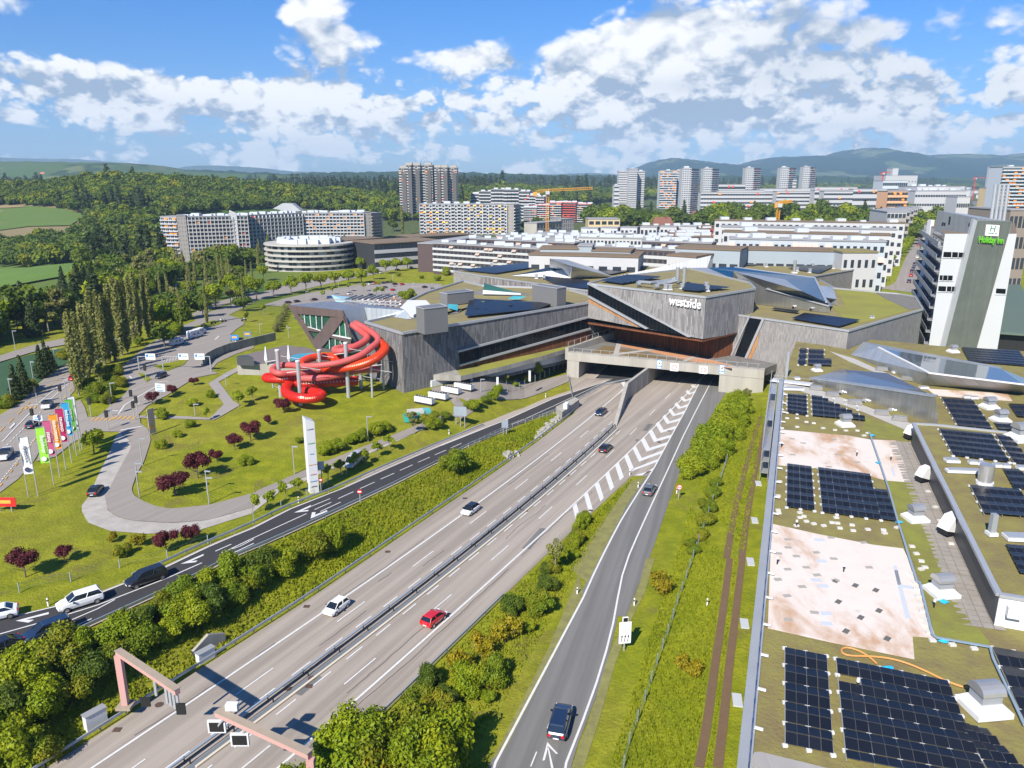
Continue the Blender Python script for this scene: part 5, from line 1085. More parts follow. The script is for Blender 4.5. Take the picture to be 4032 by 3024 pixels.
# upper tier behind the dark metal wall
tier=thing('roof_tier','raised roof tier with dark metal wall and mossy solar roof at right','roof tier',(100,100,0)); UT=3.3
def PT(q,dz=0): return PN(q,UT+dz)
tp=[PT(q) for q in zz('R',(1325,350),(1960,1635))+zz('S',(2010,195),(2600,290))] ; tp2=[Vector((126,42,0)),Vector((150,110,0))]+[PT(q) for q in zz('R',(2500,470),(2110,425),(1500,360))]
pl=[(p.x,p.y) for p in tp+tp2]; zt=[nz(p[1])+UT for p in pl]
part('wall',MB().prism(pl,[z-UT-.4 for z in zt],zt,0,1),[M_DKM,MATS['mossy_brown_roof']],tier)
mb=MB()
for a,b in zip(pl[:4],pl[1:4]): mb.beam((*a,nz(a[1])+UT+.1),(*b,nz(b[1])+UT+.1),.55,.35)
a,b=pl[0],pl[-1]; mb.beam((*a,nz(a[1])+UT+.1),(*b,nz(b[1])+UT+.1),.4,.35); a,b=pl[-1],pl[-2]; mb.beam((*a,nz(a[1])+UT+.1),(*b,nz(b[1])+UT+.1),.4,.35)
part('parapet',mb,M_TRIM,tier)
ea=OW(zz('S',(1950,470))[0],Vector((*pl[2],0)),Vector((*pl[3],0)),.06)
part('white_end_panel',wallpanel(MB(),zz('S',(2015,200),(2600,290),(2600,620),(1965,468)),Vector((*pl[2],0)),Vector((*pl[3],0)),.12,.1),M_WHW,tier)
part('louvre_box',wallpanel(MB(),zz('S',(2090,295),(2205,310),(2190,395),(2075,375)),Vector((*pl[2],0)),Vector((*pl[3],0)),.9,.8),M_WHT,tier)
PTq=lambda q: PT(q,.1)
solar('upper tier solar array with five rows behind the dark wall',[(1525,395),(1945,435),(2095,665),(1640,610)],10,8,PTq,zone='R',tilt=.13,rails=True)
solar('upper tier solar array, narrow one right of the five rows',[(1980,440),(2090,450),(2290,690),(2130,670)],10,3,PTq,zone='R',tilt=.13,rails=True)
solar('upper tier solar array right of the steel drum',[(1775,850),(2170,885),(2330,1120),(1890,1085)],7,6,PTq,zone='R',tilt=.13,rails=True)
solar('upper tier solar array by the right edge beside the square hatches',[(2040,715),(2170,725),(2330,890),(2130,880)],6,3,PTq,zone='R',tilt=.13)
solar('upper tier solar array low at the right edge',[(2060,1330),(2300,1350),(2400,1600),(2180,1570)],7,4,PTq,zone='R',tilt=.13)
solar('back roof solar array left of the two white vents',[(1545,140),(1790,155),(1960,400),(1680,375)],11,4,PNq,zone='R',tilt=.13,rails=True)
solar('back roof solar array by the right edge',[(2085,190),(2300,200),(2400,310),(2160,300)],5,4,PNq,zone='R',tilt=.13)
solar('back roof solar rows behind the tier parapet',[(1965,340),(2300,360),(2350,420),(2010,405)],3,7,PNq,zone='R',tilt=.13)
solar('large back corner solar field near the hotel',[(1705,145),(2170,175),(2260,300),(1770,260)],12,10,PNq,zone='U',tilt=.1,gap=.08)
# stacked white vents, hoods, hatches, boxes
def stackvent(q,zone,f,s,lab):
 p=f(zz(zone,q)[0]); t=thing('roof_fan',lab,'roof fan',p-Vector((0,0,.1)),.12)
 obj('base_curb',(MB().box(-1.5*s,1.5*s,-1.4*s,1.4*s,0,.45*s),M_WHT),t)
 mb=MB(); a,b=1.35*s,.9*s; mb.add([(-a,-a,.45*s),(a,-a,.45*s),(a,a,.45*s),(-a,a,.45*s),(-b,-b,.95*s),(b,-b,.95*s),(b,b,.95*s),(-b,b,.95*s)],[(0,1,5,4),(1,2,6,5),(2,3,7,6),(3,0,4,7),(4,5,6,7)]); obj('sloped_collar',(mb,M_WHT),t)
 obj('housing',(MB().box(-.85*s,.85*s,-.75*s,.75*s,.95*s,1.9*s),M_ZINC),t)
 mb=MB(); n=8; vs=[]
 for x in (-1.0*s,1.0*s): vs+=[(x,-.95*s*math.cos(math.pi*k/n),1.75*s+.75*s*math.sin(math.pi*k/n)) for k in range(n+1)]
 mb.add(vs,[(k,n+1+k,n+2+k,k+1) for k in range(n)]+[tuple(range(n,-1,-1)),tuple(range(n+1,2*n+2))]); obj('rounded_hood',(mb,M_STEEL),t)
stackvent((1885,1100),'S',PNq,1.08,'large white and steel roof fan nearest the camera with the orange hose')
stackvent((1545,170),'S',PNq,.92,'steel roof fan on the green strip beside the stained membrane')
stackvent((1335,1110),'R',PNq,.85,'steel roof fan right of the wide solar array between the membranes')
stackvent((770,355),'R',PNq,.82,'steel roof fan below the stepped solar array')
stackvent((1930,215),'R',PNq,.86,'left of two white stacked roof fans at the back right')
stackvent((2020,320),'R',PNq,.86,'right of two white stacked roof fans at the back right')
stackvent((545,325),'U',PNq,.6,'roof fan by the small solar arrays under the board wall')
stackvent((1640,175),'U',PNq,.7,'white air conditioning unit on the far edge near the hotel')
stackvent((2180,470),'R',PTq,1.1,'large fan housing on the upper tier at the right edge')
for q,lab in [((1300,430),'topmost wedge hood on the dark metal wall'),((1400,770),'middle wedge hood on the dark metal wall'),((1610,1190),'lowest and largest wedge hood on the dark metal wall')]:
 p=PN(zz('R',q)[0],.9); s=.8 if q[1] < 1000 else 1.0; t=thing('air_hood',lab,'air hood',p+Vector((0,0,0)),.35)
 mb=MB(); mb.add([(-1.2*s,-.8*s,.2),(-1.2*s,.8*s,.2),(1.0*s,.8*s,-.4),(1.0*s,-.8*s,-.4),(-.2*s,-.8*s,1.7*s),(-.2*s,.8*s,1.7*s),(1.0*s,.8*s,1.9*s),(1.0*s,-.8*s,1.9*s)],[(0,4,5,1),(4,7,6,5),(0,3,7,4),(1,5,6,2),(0,1,2,3),(3,2,6,7)]); obj('hood',(mb,M_WHT),t)
 obj('inlet',(MB().box(-1.0*s,.8*s,-.7*s,.7*s,-.5,.1),M_BLK),t)
st=thing('steel_drum_flue','short steel drum flue on the upper tier','flue',PTq(zz('R',(1893,830))[0])); obj('curb',(MB().tube([(0,0,0),(0,0,.4)],1.05,20),M_WHT),st); obj('drum',(MB().tube([(0,0,.4),(0,0,2.7)],.88,20),M_STEEL),st)
st=thing('vent_post','square zinc vent post on the upper tier','vent',PTq(zz('R',(1948,1240))[0])); obj('post',(MB().box(-.3,.3,-.3,.3,0,2.6),M_ZINC),st); obj('foot',(MB().box(-.5,.5,-.5,.5,0,.4),M_WHT),st)
def hatch(q,zone,f,w,l,lab,grp=None):
 t=thing('roof_hatch',lab,'roof hatch',f(zz(zone,q)[0]),-.1,grp); obj('curb',(MB().box(-w,w,-l,l,0,.35),M_WHT),t); obj('cover',(MB().box(-w*.9,w*.9,-l*.85,l*.85,.35,.5),M_TRIM),t)
for q,w,l,lab in [((1630,650),.9,.6,'roof hatch below the five row array, leftmost small one'),((1795,665),.5,.4,'second small roof hatch below the five row array'),((1862,672),.5,.4,'third small roof hatch below the five row array'),((1995,690),.5,.4,'fourth small roof hatch below the five row array'),((2063,695),.5,.4,'fifth small roof hatch below the five row array'),((1735,735),2.4,.5,'long white roof light bar on the upper tier'),((2160,1270),1.4,.8,'wide roof hatch at the right edge of the upper tier'),((2190,710),.6,.5,'sixth small roof hatch at the right edge')]: hatch(q,'R',PTq,w,l,lab)
for q,w,l,lab in [((355,480),1.9,.5,'long white roof light bar by the scaffold'),((385,395),.5,.5,'white box behind the scaffold platform'),((1165,345),.4,.4,'small wooden box beside the skylights'),((1405,470),.8,.5,'zinc box at the foot of the second skylight'),((1755,545),.7,.4,'left of two small zinc boxes by the white vents'),((1808,552),.7,.4,'right of two small zinc boxes by the white vents')]: hatch(q,'U',PNq,w,l,lab)
for q,lab in [((537,475),'first wrapped metal bundle left below the steel skylight'),((668,525),'second wrapped metal bundle below the steel skylight'),((850,590),'third wrapped metal bundle below the steel skylight'),((1065,675),'fourth wrapped metal bundle below the steel skylight'),((1208,722),'last wrapped metal bundle by the dark wall corner'),((1065,322),'wrapped metal bundle between the skylights, left'),((1270,400),'wrapped metal bundle between the skylights, right')]:
 t=thing('wrapped_bundle',lab,'bundle',PNq(zz('U',q)[0]),-.35); mb=MB()
 for k in range(4): mb.box(-1.2+k*.08,1.2-k*.05,-.6,.6,k*.18,k*.18+.14)
 obj('sheets',(mb,M_STEEL),t)
blk=MB().box(-.3,.3,-.22,.22,0,.2).mesh('concrete_block',mat('white_block',(.58,.56,.52),.9,.1,2)); rr=random.Random(21)
bl=[]
for q in [(250,705),(245,810),(232,925),(232,1040),(238,1062),(380,1165),(408,1060),(408,1100),(700,1100),(710,1145),(828,1160),(836,1205),(955,1195),(1080,1200),(1090,1225),(665,1140),(730,1185),(440,1090),(1190,1180),(1440,890),(1500,1015),(1535,1125),(1625,1310),(1310,1332),(1345,1390),(1385,1450),(1385,1515),(1415,1500),(305,300),(262,230),(262,165),(276,100),(280,40),(262,380),(385,300),(385,370),(460,330),(520,340),(595,380),(690,395),(778,400),(870,400),(955,420),(925,440),(520,1150),(600,1165),(460,1130)]: bl.append(PNq(zz('R',q)[0]))
for q in [(1335,90),(1345,140),(1362,200),(1378,262),(1393,320),(1412,388),(1425,425),(1445,490),(1475,555),(1635,590),(1810,620),(1305,20),(1215,1300)]: bl.append(PNq(zz('S',q)[0]))
for p in bl:
 o=obj('concrete_block',blk,None,p-Vector((0,0,.08)),rr.uniform(-.3,.3)); tag(o,'white concrete ballast block lying on the near roof','concrete block','ballast blocks on the near roof')
for zone,q,lab in [('S',(1560,560),'blue plastic bag on the cable tray corner'),('S',(1105,780),'blue plastic bag beside the orange hose'),('S',(1572,245),'blue plastic sheet scrap below the steel fan'),('R',(990,440),'blue plastic sheet at the top of the cable tray'),('R',(1042,660),'blue plastic bag halfway down the cable tray'),('R',(1205,1138),'blue plastic bag at the corner of the wide array')]:
 p=PNq(zz(zone,q)[0]); mb=MB(); n=9; vs=[(0,0,.25)]+[((.35+.3*rr.random())*math.cos(k*6.283/n),(.25+.25*rr.random())*math.sin(k*6.283/n),rr.uniform(0,.15)) for k in range(n)]; mb.add(vs,[(0,1+k,1+(k+1) % n) for k in range(n)])
 tag(obj('plastic_bag',(mb,mat('blue_plastic',(.02,.38,.70),.4,0)),None,p),lab,'plastic bag')
tr=thing('cable_tray','grey cable tray running down the near roof beside the membranes','cable tray',PNq(zz('R',(1100,800))[0]))
tp_=[PNq(q)+Vector((0,0,.25)) for q in zz('R',(965,425),(1040,640),(1120,880),(1190,1130),(1290,1450),(1350,1635))+zz('S',(1370,100),(1470,520),(1500,548),(1935,625),(1960,720),(2120,1060),(2212,1260))]
for a,b in zip(tp_,tp_[1:]): part('tray_run',MB().beam(a,b,.22,.14),mat('tray_blue_grey',(.22,.29,.36),.5,.05,1),tr)
hz=[PNq(q)+Vector((0,0,.12)) for q in zz('S',(1025,750),(960,690),(880,645),(790,618),(740,630),(745,665),(800,688),(960,690),(1120,705),(1270,745),(1420,810),(1570,885),(1700,935),(1760,942))]
tag(obj('hose',(MB().tube(smoothline(hz,2),.09,7),mat('orange_hose',(.62,.28,.08),.5,.1,2))),'orange hose looped in front of the fan on the near roof','hose')
# membrane patches, drain plates, roof probes
rr=random.Random(2)
for zone,pts,m_,s in [('S',[(232,65),(305,195),(315,388),(525,330),(545,28),(425,122)],mat('drain_plate',(.33,.31,.28),.8,.1,3),.42),('S',[(698,75),(855,112),(718,243),(780,480),(1020,150),(1045,315),(898,370),(1112,540)],mat('dark_plate',(.12,.115,.11),.8,.1,3),.42),('R',[(658,1260),(680,1430),(695,1605),(310,1275),(312,1340),(235,1388),(380,1410),(460,1500),(310,1515),(540,1380),(920,1300),(965,1500),(232,1595),(345,465),(435,500),(350,593),(640,690),(710,592),(870,652),(685,470)],MATS['drain_plate'],.4),('S',[(595,118),(618,338),(622,420),(1268,125),(540,70)],mat('pale_blue_patch',(.47,.50,.56),.7,.1,3),.55),('R',[(565,1280),(582,1450)],MATS['pale_blue_patch'],.55)]:
 for q in pts:
  p=PN(zz(zone,q)[0],.05); a=rr.uniform(-.2,.2) if m_ is not MATS['dark_plate'] else .8; w_,h_=s,s*.62
  o=obj('membrane_patch',(MB().box(-w_,w_,-h_,h_,-.015,.015),m_),None,None); o.matrix_world=Matrix.Translation(p-near.location) @ Matrix.Rotation(a,4,'Z') @ Matrix.Rotation(.06,4,'X'); o.parent=near
onroof('membrane_patch','S',[(1165,-10),(1195,-10),(1300,380),(1260,378)],MATS['pale_blue_patch'],.045,th=.02); onroof('membrane_patch','R',[(1160,1485),(1185,1485),(1225,1640),(1195,1640)],MATS['pale_blue_patch'],.045,th=.02); onroof('membrane_patch','R',[(1140,690),(1155,690),(1180,765),(1160,765)],MATS['pale_blue_patch'],.045,th=.02)
for zone,q in [('R',(258,530)),('R',(865,600)),('R',(1140,635)),('R',(225,1470)),('R',(760,1530)),('R',(380,1170)),('S',(1487,285)),('S',(870,935))]:
 p=PNq(zz(zone,q)[0]); t=thing('roof_probe','thin pipe with white cap standing on the near roof','pipe',p-Vector((0,0,.1)),0,'capped pipes on the near roof'); obj('pipe',(MB().tube([(0,0,0),(0,0,.7)],.08,8),M_BLK),t); obj('cap',(MB().tube([(0,0,.7),(0,0,.95)],.15,8),M_WHT),t)
# skylights of the near roof
a=PN(Uz((510,432))[0]); b=PN(Uz((1520,765))[0]); ta=OW(Uz((495,388))[0],a,b); tb=OW(Uz((1500,540))[0],a,b); m_b=PN(Uz((1330,757))[0])
b0_=PN(Uz((735,315))[0],.6); b1_=PZ(Uz((1390,482))[0],tb.z-1.0); b15=PZ(Uz((1110,345))[0],(b0_.z+b1_.z)/2+.5); rim=[OW(Uz((520,372))[0],a,b)+Vector((.6,1.0,.3)),OW(Uz((1400,488))[0],a,b)+Vector((.2,1.5,0))]
sk=crystal('near_skylight','long brushed steel wedge skylight with vent pipes on the near roof',{'a': a,'b': b,'ta': ta,'tb': tb,'c': b0_,'d': b15,'e': b1_,'lb': b+Vector((3,5,0)),'f': PN(Uz((740,325))[0])},[('a','b','tb','ta'),('ta','c','d','e','tb'),('tb','e','lb','b'),('a','ta','c','f')],[0,1,0,0],[S_ST,mat('smoked_glass',(.10,.10,.11),.08,.1,.3,spec=.9),S_ZN])
part('metal_cap',MB().beam(ta.lerp(tb,.0)+Vector((.4,.5,.05)),tb+Vector((.3,.6,.05)),1.5,.2),S_ZN,sk)
for q in [(735,500),(925,568),(1135,645)]: tubeend(sk,Uz(q)[0],plane=(a,b),r=.5,ln=1.0)
a=PN(Uz((818,198))[0]); b=PN(Uz((1350,428))[0]); t0_=PN(Uz((920,92))[0],1.2); t1_=PN(Uz((1040,142))[0],2.5); t2_=PN(Uz((1448,348))[0],3.4); r1=PN(Uz((2212,442))[0],3.0); r2=PN(Uz((2240,515))[0]); bb_=PN(Uz((1385,440))[0]); k1_=PN(Uz((2030,312))[0],2.4); k0_=PN(Uz((1010,130))[0],2.2); kb=PN(Uz((930,90))[0],.2); kk=PN(Uz((2025,295))[0],1.6); rr_e=PN(Uz((2400,460))[0],1.5)
sk=crystal('near_skylight','broad zinc skylight with reflecting glass below the hotel',{'a': a,'b': b,'t0': t0_,'t1': t1_,'t2': t2_,'r1': r1,'r2': r2,'k1': k1_,'kb': kb,'kk': kk,'re': rr_e,'bb': bb_},[('a','t0','t1','t2','b'),('t1','k1','re','r1','t2'),('t2','r1','r2','bb'),('t0','kk','k1','t1'),('t2','bb','b')],[0,1,0,2,0],[seam('light_seamed_zinc',(.44,.47,.50),.45,.55,(.40,.43,.46),.4),mat('mirror_glass',(.16,.19,.22),.05,.15,.12,spec=1.0,metal=.35),S_ZN])
part('glazing_rim',MB().beam(t1_+Vector((0,0,.1)),t2_+Vector((0,0,.1)),.45,.25),M_WHT,sk); part('glazing_rim',MB().beam(t2_+Vector((0,0,.1)),r1+Vector((0,0,.1)),.35,.25),M_WHT,sk)
onroof('membrane','U',[(1430,470),(2080,510),(2120,570),(1500,525)],M_MEM,.04)
# scaffold tower at the far corner
scf=thing('scaffold','steel scaffold with plank decks against the left wall of the near roof','scaffold',(52,140,0)); rr=random.Random(6)
s0_=Vector((.3658*118-1.6,118,1)); s1_=Vector((.3658*148-1.6,148,1))
for k in range(13):
 p=s0_.lerp(s1_,k/12)
 for sx in (0,1.3):
  part('standard',MB().tube([(p.x+sx-.6,p.y,1),(p.x+sx-.6,p.y,nz(p.y)+1.4)],.05,5),M_AL,scf)
for h in (3,5,7,9,11):
 a,b=s0_.lerp(s1_,max(0,(h-7)/6)),s1_
 if h < 12: part('plank_deck',MB().beam((a.x,a.y,h),(b.x,b.y,h),1.2,.06),M_AL,scf)
 part('ledger',MB().beam((a.x-.6,a.y,h+1),(b.x-.6,b.y,h+1),.05,.05),M_AL,scf)
pf=PN(Uz((180,400))[0],0); pg=PN(Uz((500,438))[0],.5); part('platform',MB().beam(pf,pg,2.0,.15),M_WHT,scf)
for h in (.6,1.2): part('ledger',MB().beam(pf+Vector((0,-.9,h)),pg+Vector((0,-.9,h)),.06,.06),M_AL,scf)
part('ladder',MB().beam((54.5,147,nz(147)),(54.5,147,nz(147)+5.5),.5,.1),M_AL,scf)
# ------------------------------------------------------------------ trees and shrubs
def inpoly(x,y,P_):
 c=False; n=len(P_)
 for i in range(n):
  (x1,y1),(x2,y2)=P_[i],P_[i-1]
  if (y1 > y) != (y2 > y) and x < (x2-x1)*(y-y1)/(y2-y1)+x1: c=not c
 return c
def proj(x,y,z):
 """picture point (in 2212-wide units) of a place"""
 dy,dz=y,z-CAMZ; f=dy*math.cos(TH)-dz*math.sin(TH); u=(dy*math.sin(TH)+dz*math.cos(TH))/f
 return ((CX+F*x/f)/1.8228,(CY-F*u)/1.8228)
def leafcloud(name,lumps,n,s,mats,seed=1,droop=0,inner=.2,core=True):
 r=np.random.RandomState(seed); L=np.array([l[:3] for l in lumps],float); Rr=np.array([l[3:6] if len(l) > 4 else (l[3],)*3 for l in lumps],float)
 w=(Rr ** 2).sum(1); w /= w.sum(); k=r.choice(len(L),n,p=w); d=r.normal(size=(n,3)); d /= np.linalg.norm(d,axis=1)[:,None]
 rad=np.where(r.rand(n) < inner,r.uniform(.3,.8,n),np.clip(r.normal(1.0,.16,n),.7,1.45)); c=L[k]+d*Rr[k]*rad[:,None]
 nrm=d*.9+r.normal(size=(n,3))*.55+[0,0,.35]; nrm /= np.linalg.norm(nrm,axis=1)[:,None]
 t=np.cross(nrm,r.normal(size=(n,3))); t /= np.linalg.norm(t,axis=1)[:,None]; b=np.cross(nrm,t); sz=s*r.uniform(.6,1.35,n)[:,None]
 t *= sz; b *= sz*.62; q=np.stack([c-t,c-b*.8+nrm*sz*.15,c+t,c+b],1).reshape(-1,3)
 vs=q.tolist(); fs=[(4*i,4*i+1,4*i+2,4*i+3) for i in range(n)]
 if core:
  for l,rr in zip(L,Rr):
   o=len(vs); m,h=7,5
   for j in range(h+1):
    for i in range(m):
     ph=math.pi*j/h; th=2*math.pi*i/m+j; vs.append(tuple(l+rr*.78*np.array([math.sin(ph)*math.cos(th),math.sin(ph)*math.sin(th),math.cos(ph)])))
   fs+=[(o+j*m+i,o+(j+1)*m+i,o+(j+1)*m+(i+1) % m,o+j*m+(i+1) % m) for j in range(h) for i in range(m)]
 me=bpy.data.meshes.new(name); me.from_pydata(vs,[],fs); me.materials.append(mats); me.update(); return me
LF={'fresh': leafmat('fresh_leaves',(.230,.306,.006),(.353,.380,.008),(.107,.176,.006),.5),'deep': leafmat('deep_green_leaves',(.098,.155,.013),(.156,.201,.014),(.052,.092,.009),.35),'olive': leafmat('grey_green_leaves',(.245,.251,.064),(.307,.299,.085),(.153,.176,.042),.4),
       'plum': leafmat('purple_leaves',(.111,.016,.023),(.169,.030,.036),(.046,.009,.013),.8),'yellow': leafmat('yellow_green_leaves',(.325,.276,.007),(.390,.276,.009),(.156,.172,.007),.9),'fir': leafmat('fir_needles',(.049,.078,.020),(.072,.101,.023),(.029,.048,.013),.5),
       'hedge': leafmat('hedge_leaves',(.177,.251,.008),(.307,.278,.013),(.092,.150,.007),.45)}
M_BARK=mat('bark',(.13,.10,.075),.9,.2,3)
M_BARK2=mat('pale_bark',(.26,.23,.19),.9,.2,3)
TPL={}
def rl(n,seed,R0,zc,flat=.8,rs=(.34,.52)):
 r=random.Random(seed); out=[]
 for _ in range(n):
  a=r.uniform(0,6.283); d=R0*math.sqrt(r.random())*.75; z=zc+r.uniform(-.55,.6)*flat*R0*(1-d/R0*.6); q=r.uniform(*rs)*R0; out.append((d*math.cos(a),d*math.sin(a),z,q,q,q*.85))
 return out
def trunkmesh(name,h,r0,m_,forks=4,seed=1,spread=.6):
 r=random.Random(seed); mb=MB().tube([(0,0,-.4),(.03,0,h*.5),(0,.04,h)],[r0,r0*.75,r0*.4],7)
 for k in range(forks):
  a=r.uniform(0,6.28); z=h*r.uniform(.35,.8); mb.tube([(0,0,z),(math.cos(a)*spread*.5,math.sin(a)*spread*.5,z+h*.18),(math.cos(a)*spread,math.sin(a)*spread,z+h*.4)],[r0*.45,r0*.3,r0*.12],5)
 return mb.mesh(name,m_)
def template(kind,var,crown,trunk): TPL[(kind,var)]=(crown,trunk)
for v in range(4):   # unit size: crown about 1 across-radius, scaled on placing
 template('bush',v,leafcloud('bush_crown',rl(12,10+v,1.0,.70,.85,(.26,.5)),8500,.062,LF['hedge'],v),trunkmesh('bush_stem',.7,.06,M_BARK,4,v))
 template('freshbush',v,leafcloud('bush_crown',rl(12,20+v,1.0,.70,.85,(.24,.48)),8000,.062,LF['fresh'],30+v),trunkmesh('bush_stem',.7,.06,M_BARK,4,v))
for v in range(4):
 TPL[('olivebush',v)]=(TPL[('bush',v)][0].copy(),TPL[('bush',v)][1]); TPL[('olivebush',v)][0].materials[0]=LF['olive']; TPL[('deepbush',v)]=(TPL[('freshbush',v)][0].copy(),TPL[('bush',v)][1]); TPL[('deepbush',v)][0].materials[0]=LF['deep']
for v in range(3):
 template('tree',v,leafcloud('tree_crown',rl(10,40+v,1.0,1.75,.8,(.34,.52)),2400,.12,LF['fresh'],50+v),trunkmesh('tree_trunk',1.5,.07,M_BARK,5,v))
 template('deeptree',v,leafcloud('tree_crown',rl(11,60+v,1.0,1.45,.85,(.34,.52)),1700,.14,LF['deep'],60+v),trunkmesh('tree_trunk',1.2,.07,M_BARK,3,v))
 template('poplar',v,leafcloud('poplar_crown',[(random.Random(70+v+k).uniform(-.12,.12),random.Random(90+v+k).uniform(-.12,.12),.8+k*.62,.40-.035*abs(k-3),.40-.035*abs(k-3),.62) for k in range(9)],1700,.13,LF['olive'],70+v),trunkmesh('poplar_trunk',4.5,.09,M_BARK2,3,v,.3))
 template('plum',v,leafcloud('plum_crown',rl(8,80+v,1.0,1.25,.7,(.3,.45)),2200,.085,LF['plum'],80+v),trunkmesh('plum_trunk',1.0,.06,M_BARK,5,v,.7))
 template('sapling',v,leafcloud('sapling_crown',rl(6,90+v,.8,1.6,1.2,(.3,.42)),900,.11,LF['fresh'],90+v,inner=.4,core=False),trunkmesh('sapling_trunk',1.9,.05,M_BARK2,4,v,.5))
 template('fir',v,leafcloud('fir_crown',[(0,0,.5+k*.42,.75-k*.085,.75-k*.085,.36) for k in range(8)],1500,.13,LF['fir'],95+v),trunkmesh('fir_trunk',2,.07,M_BARK,0,v))
 template('yellow',v,leafcloud('yellow_crown',rl(8,99+v,1.0,.8,.7,(.25,.42)),1500,.09,LF['yellow'],99+v,inner=.4,core=False),trunkmesh('yellow_stem',.8,.05,M_BARK,5,v,.7))
 template('willow',v,leafcloud('willow_crown',rl(8,120+v,.7,2.0,1.8,(.3,.42)),2200,.10,LF['olive'],120+v,inner=.4),trunkmesh('willow_trunk',2.6,.06,M_BARK2,4,v,.4))
rt=random.Random(77); NT_=[0]
def tree(kind,p,s,label,group=None,name=None,sz=None,cat='tree'):
 v=rt.randrange(4 if (kind,3) in TPL else 3); cr,tr=TPL[(kind,v)]; r=thing(name or {'bush': 'shrub','freshbush': 'shrub','olivebush': 'shrub','deepbush': 'shrub','deeptree': 'broadleaf_tree','poplar': 'poplar_tree','plum': 'purple_plum_tree','sapling': 'young_tree','fir': 'fir_tree','yellow': 'broom_shrub','willow': 'willow_tree'}.get(kind,'street_tree'),label,cat,p,rt.uniform(0,6.28),group)
 z=sz or s*rt.uniform(.9,1.12); s=s*.78 if kind=='poplar' else s; r.scale=(s,s*rt.uniform(.88,1.12),z); obj('crown',cr,r); obj('trunk',tr,r); return r
# motorway island thicket
n=0
for y in np.arange(36,112,1.9):
 lo,hi_=mr(y)+1.7,rL(y)-3.2
 if y > 100: lo=hi_-3.5
 m_=max(1,int((hi_-lo)/2.6))
 for k in range(m_):
  x=lo+(k+.5)*(hi_-lo)/m_+rt.uniform(-.9,.9); yy=y+rt.uniform(-1.2,1.2)
  if y > 92 and rt.random() < .45: continue
  tall=y < 58; s=rt.uniform(2.3,2.9) if tall else rt.uniform(1.25,1.95)*(1 if y < 85 else .8)
  if not tall and rt.random() < .16: continue
  if not tall: s *= rt.uniform(.6,1.2)
  tree('freshbush' if tall and rt.random() < .6 else rt.choice(['bush','bush','freshbush','freshbush','yellow','deepbush']),(x,yy,-.05),s,'dense sunlit shrub in the thicket between motorway and ramp','shrubs between motorway and ramp',sz=s*(1.55 if tall else 1.25),cat='shrub')
for q,s,lb in [((2133,2215),1.1,'tall spindly young tree alone beside the hatched marking')]: tree('willow',P((2185,2260)),1.5,lb,cat='tree',sz=1.9)
# left embankment thicket
L_=[(-90,1700,2.6),(-30,1640,2.8),(30,1650,2.6),(90,1640,2.4),(20,1560,2.9),(90,1550,2.7),(150,1520,2.6),(60,1480,2.7),(130,1450,2.8),(200,1480,2.3),(180,1420,2.6),(250,1450,2.2),(250,1395,2.6),(310,1410,2.4),(300,1365,2.5),(360,1385,2.5),(355,1335,2.5),(410,1350,2.6),(400,1300,2.5),(460,1325,2.5),(450,1285,2.5),(505,1300,2.4),(500,1260,2.4),(555,1275,2.5),(560,1240,2.3),(610,1240,2.4),(680,1205,2.9),(715,1185,2.4)]
for i,(x,y,s) in enumerate(L_): s *= rt.uniform(.72,1.0); tree(['freshbush','bush','freshbush','bush','deepbush'][i % 5],P((x*1.8228,y*1.8228)),s,'leafy shrub in the thicket on the bank left of the motorway','shrubs on the left motorway bank',cat='shrub',sz=s*1.15)
tree('bush',P((985*1.8228,1022*1.8228)),2.9,'round olive shrub alone on the bank between slip road and motorway',cat='shrub')
# hedge on the right of the ramp
for i,(x,y,s) in enumerate([(1490,1032,2.5),(1510,1000,2.9),(1535,1010,2.3),(1535,970,3.0),(1560,985,2.2),(1555,940,3.0),(1580,950,2.3),(1575,912,2.9),(1598,920,2.2),(1592,885,2.6),(1610,895,2.0)]):
 tree('freshbush',P((x*1.8228,y*1.8228)),s,'bright green shrub in the clipped row beside the ramp shoulder','bright shrubs beside the ramp',cat='shrub',sz=s*1.15)
for i,(x,y,s) in enumerate([(1548,1050,1.1),(1540,1075,1.3),(1530,1105,1.4),(1525,1135,1.5),(1515,1165,1.2),(1500,1195,1.0),(1490,1180,.8)]): tree('bush',P((x*1.8228,y*1.8228)),s,'low dark shrub along the wire fence on the right meadow','low shrubs along the right fence',cat='shrub')
tree('yellow',P((2606,2328)),1.9,'yellow flowering broom beside the upper part of the right fence',cat='shrub'); tree('yellow',P((2715,2655)),1.5,'smaller yellow broom between fence and wheel ruts',cat='shrub')
tree('willow',P((1612*1.8228,872*1.8228)),1.5,'loose pale bush in front of the right portal wing',cat='shrub',sz=1.3); tree('freshbush',P((1600*1.8228,882*1.8228)),1.4,'small green bush below the pale one at the portal wing',cat='shrub')
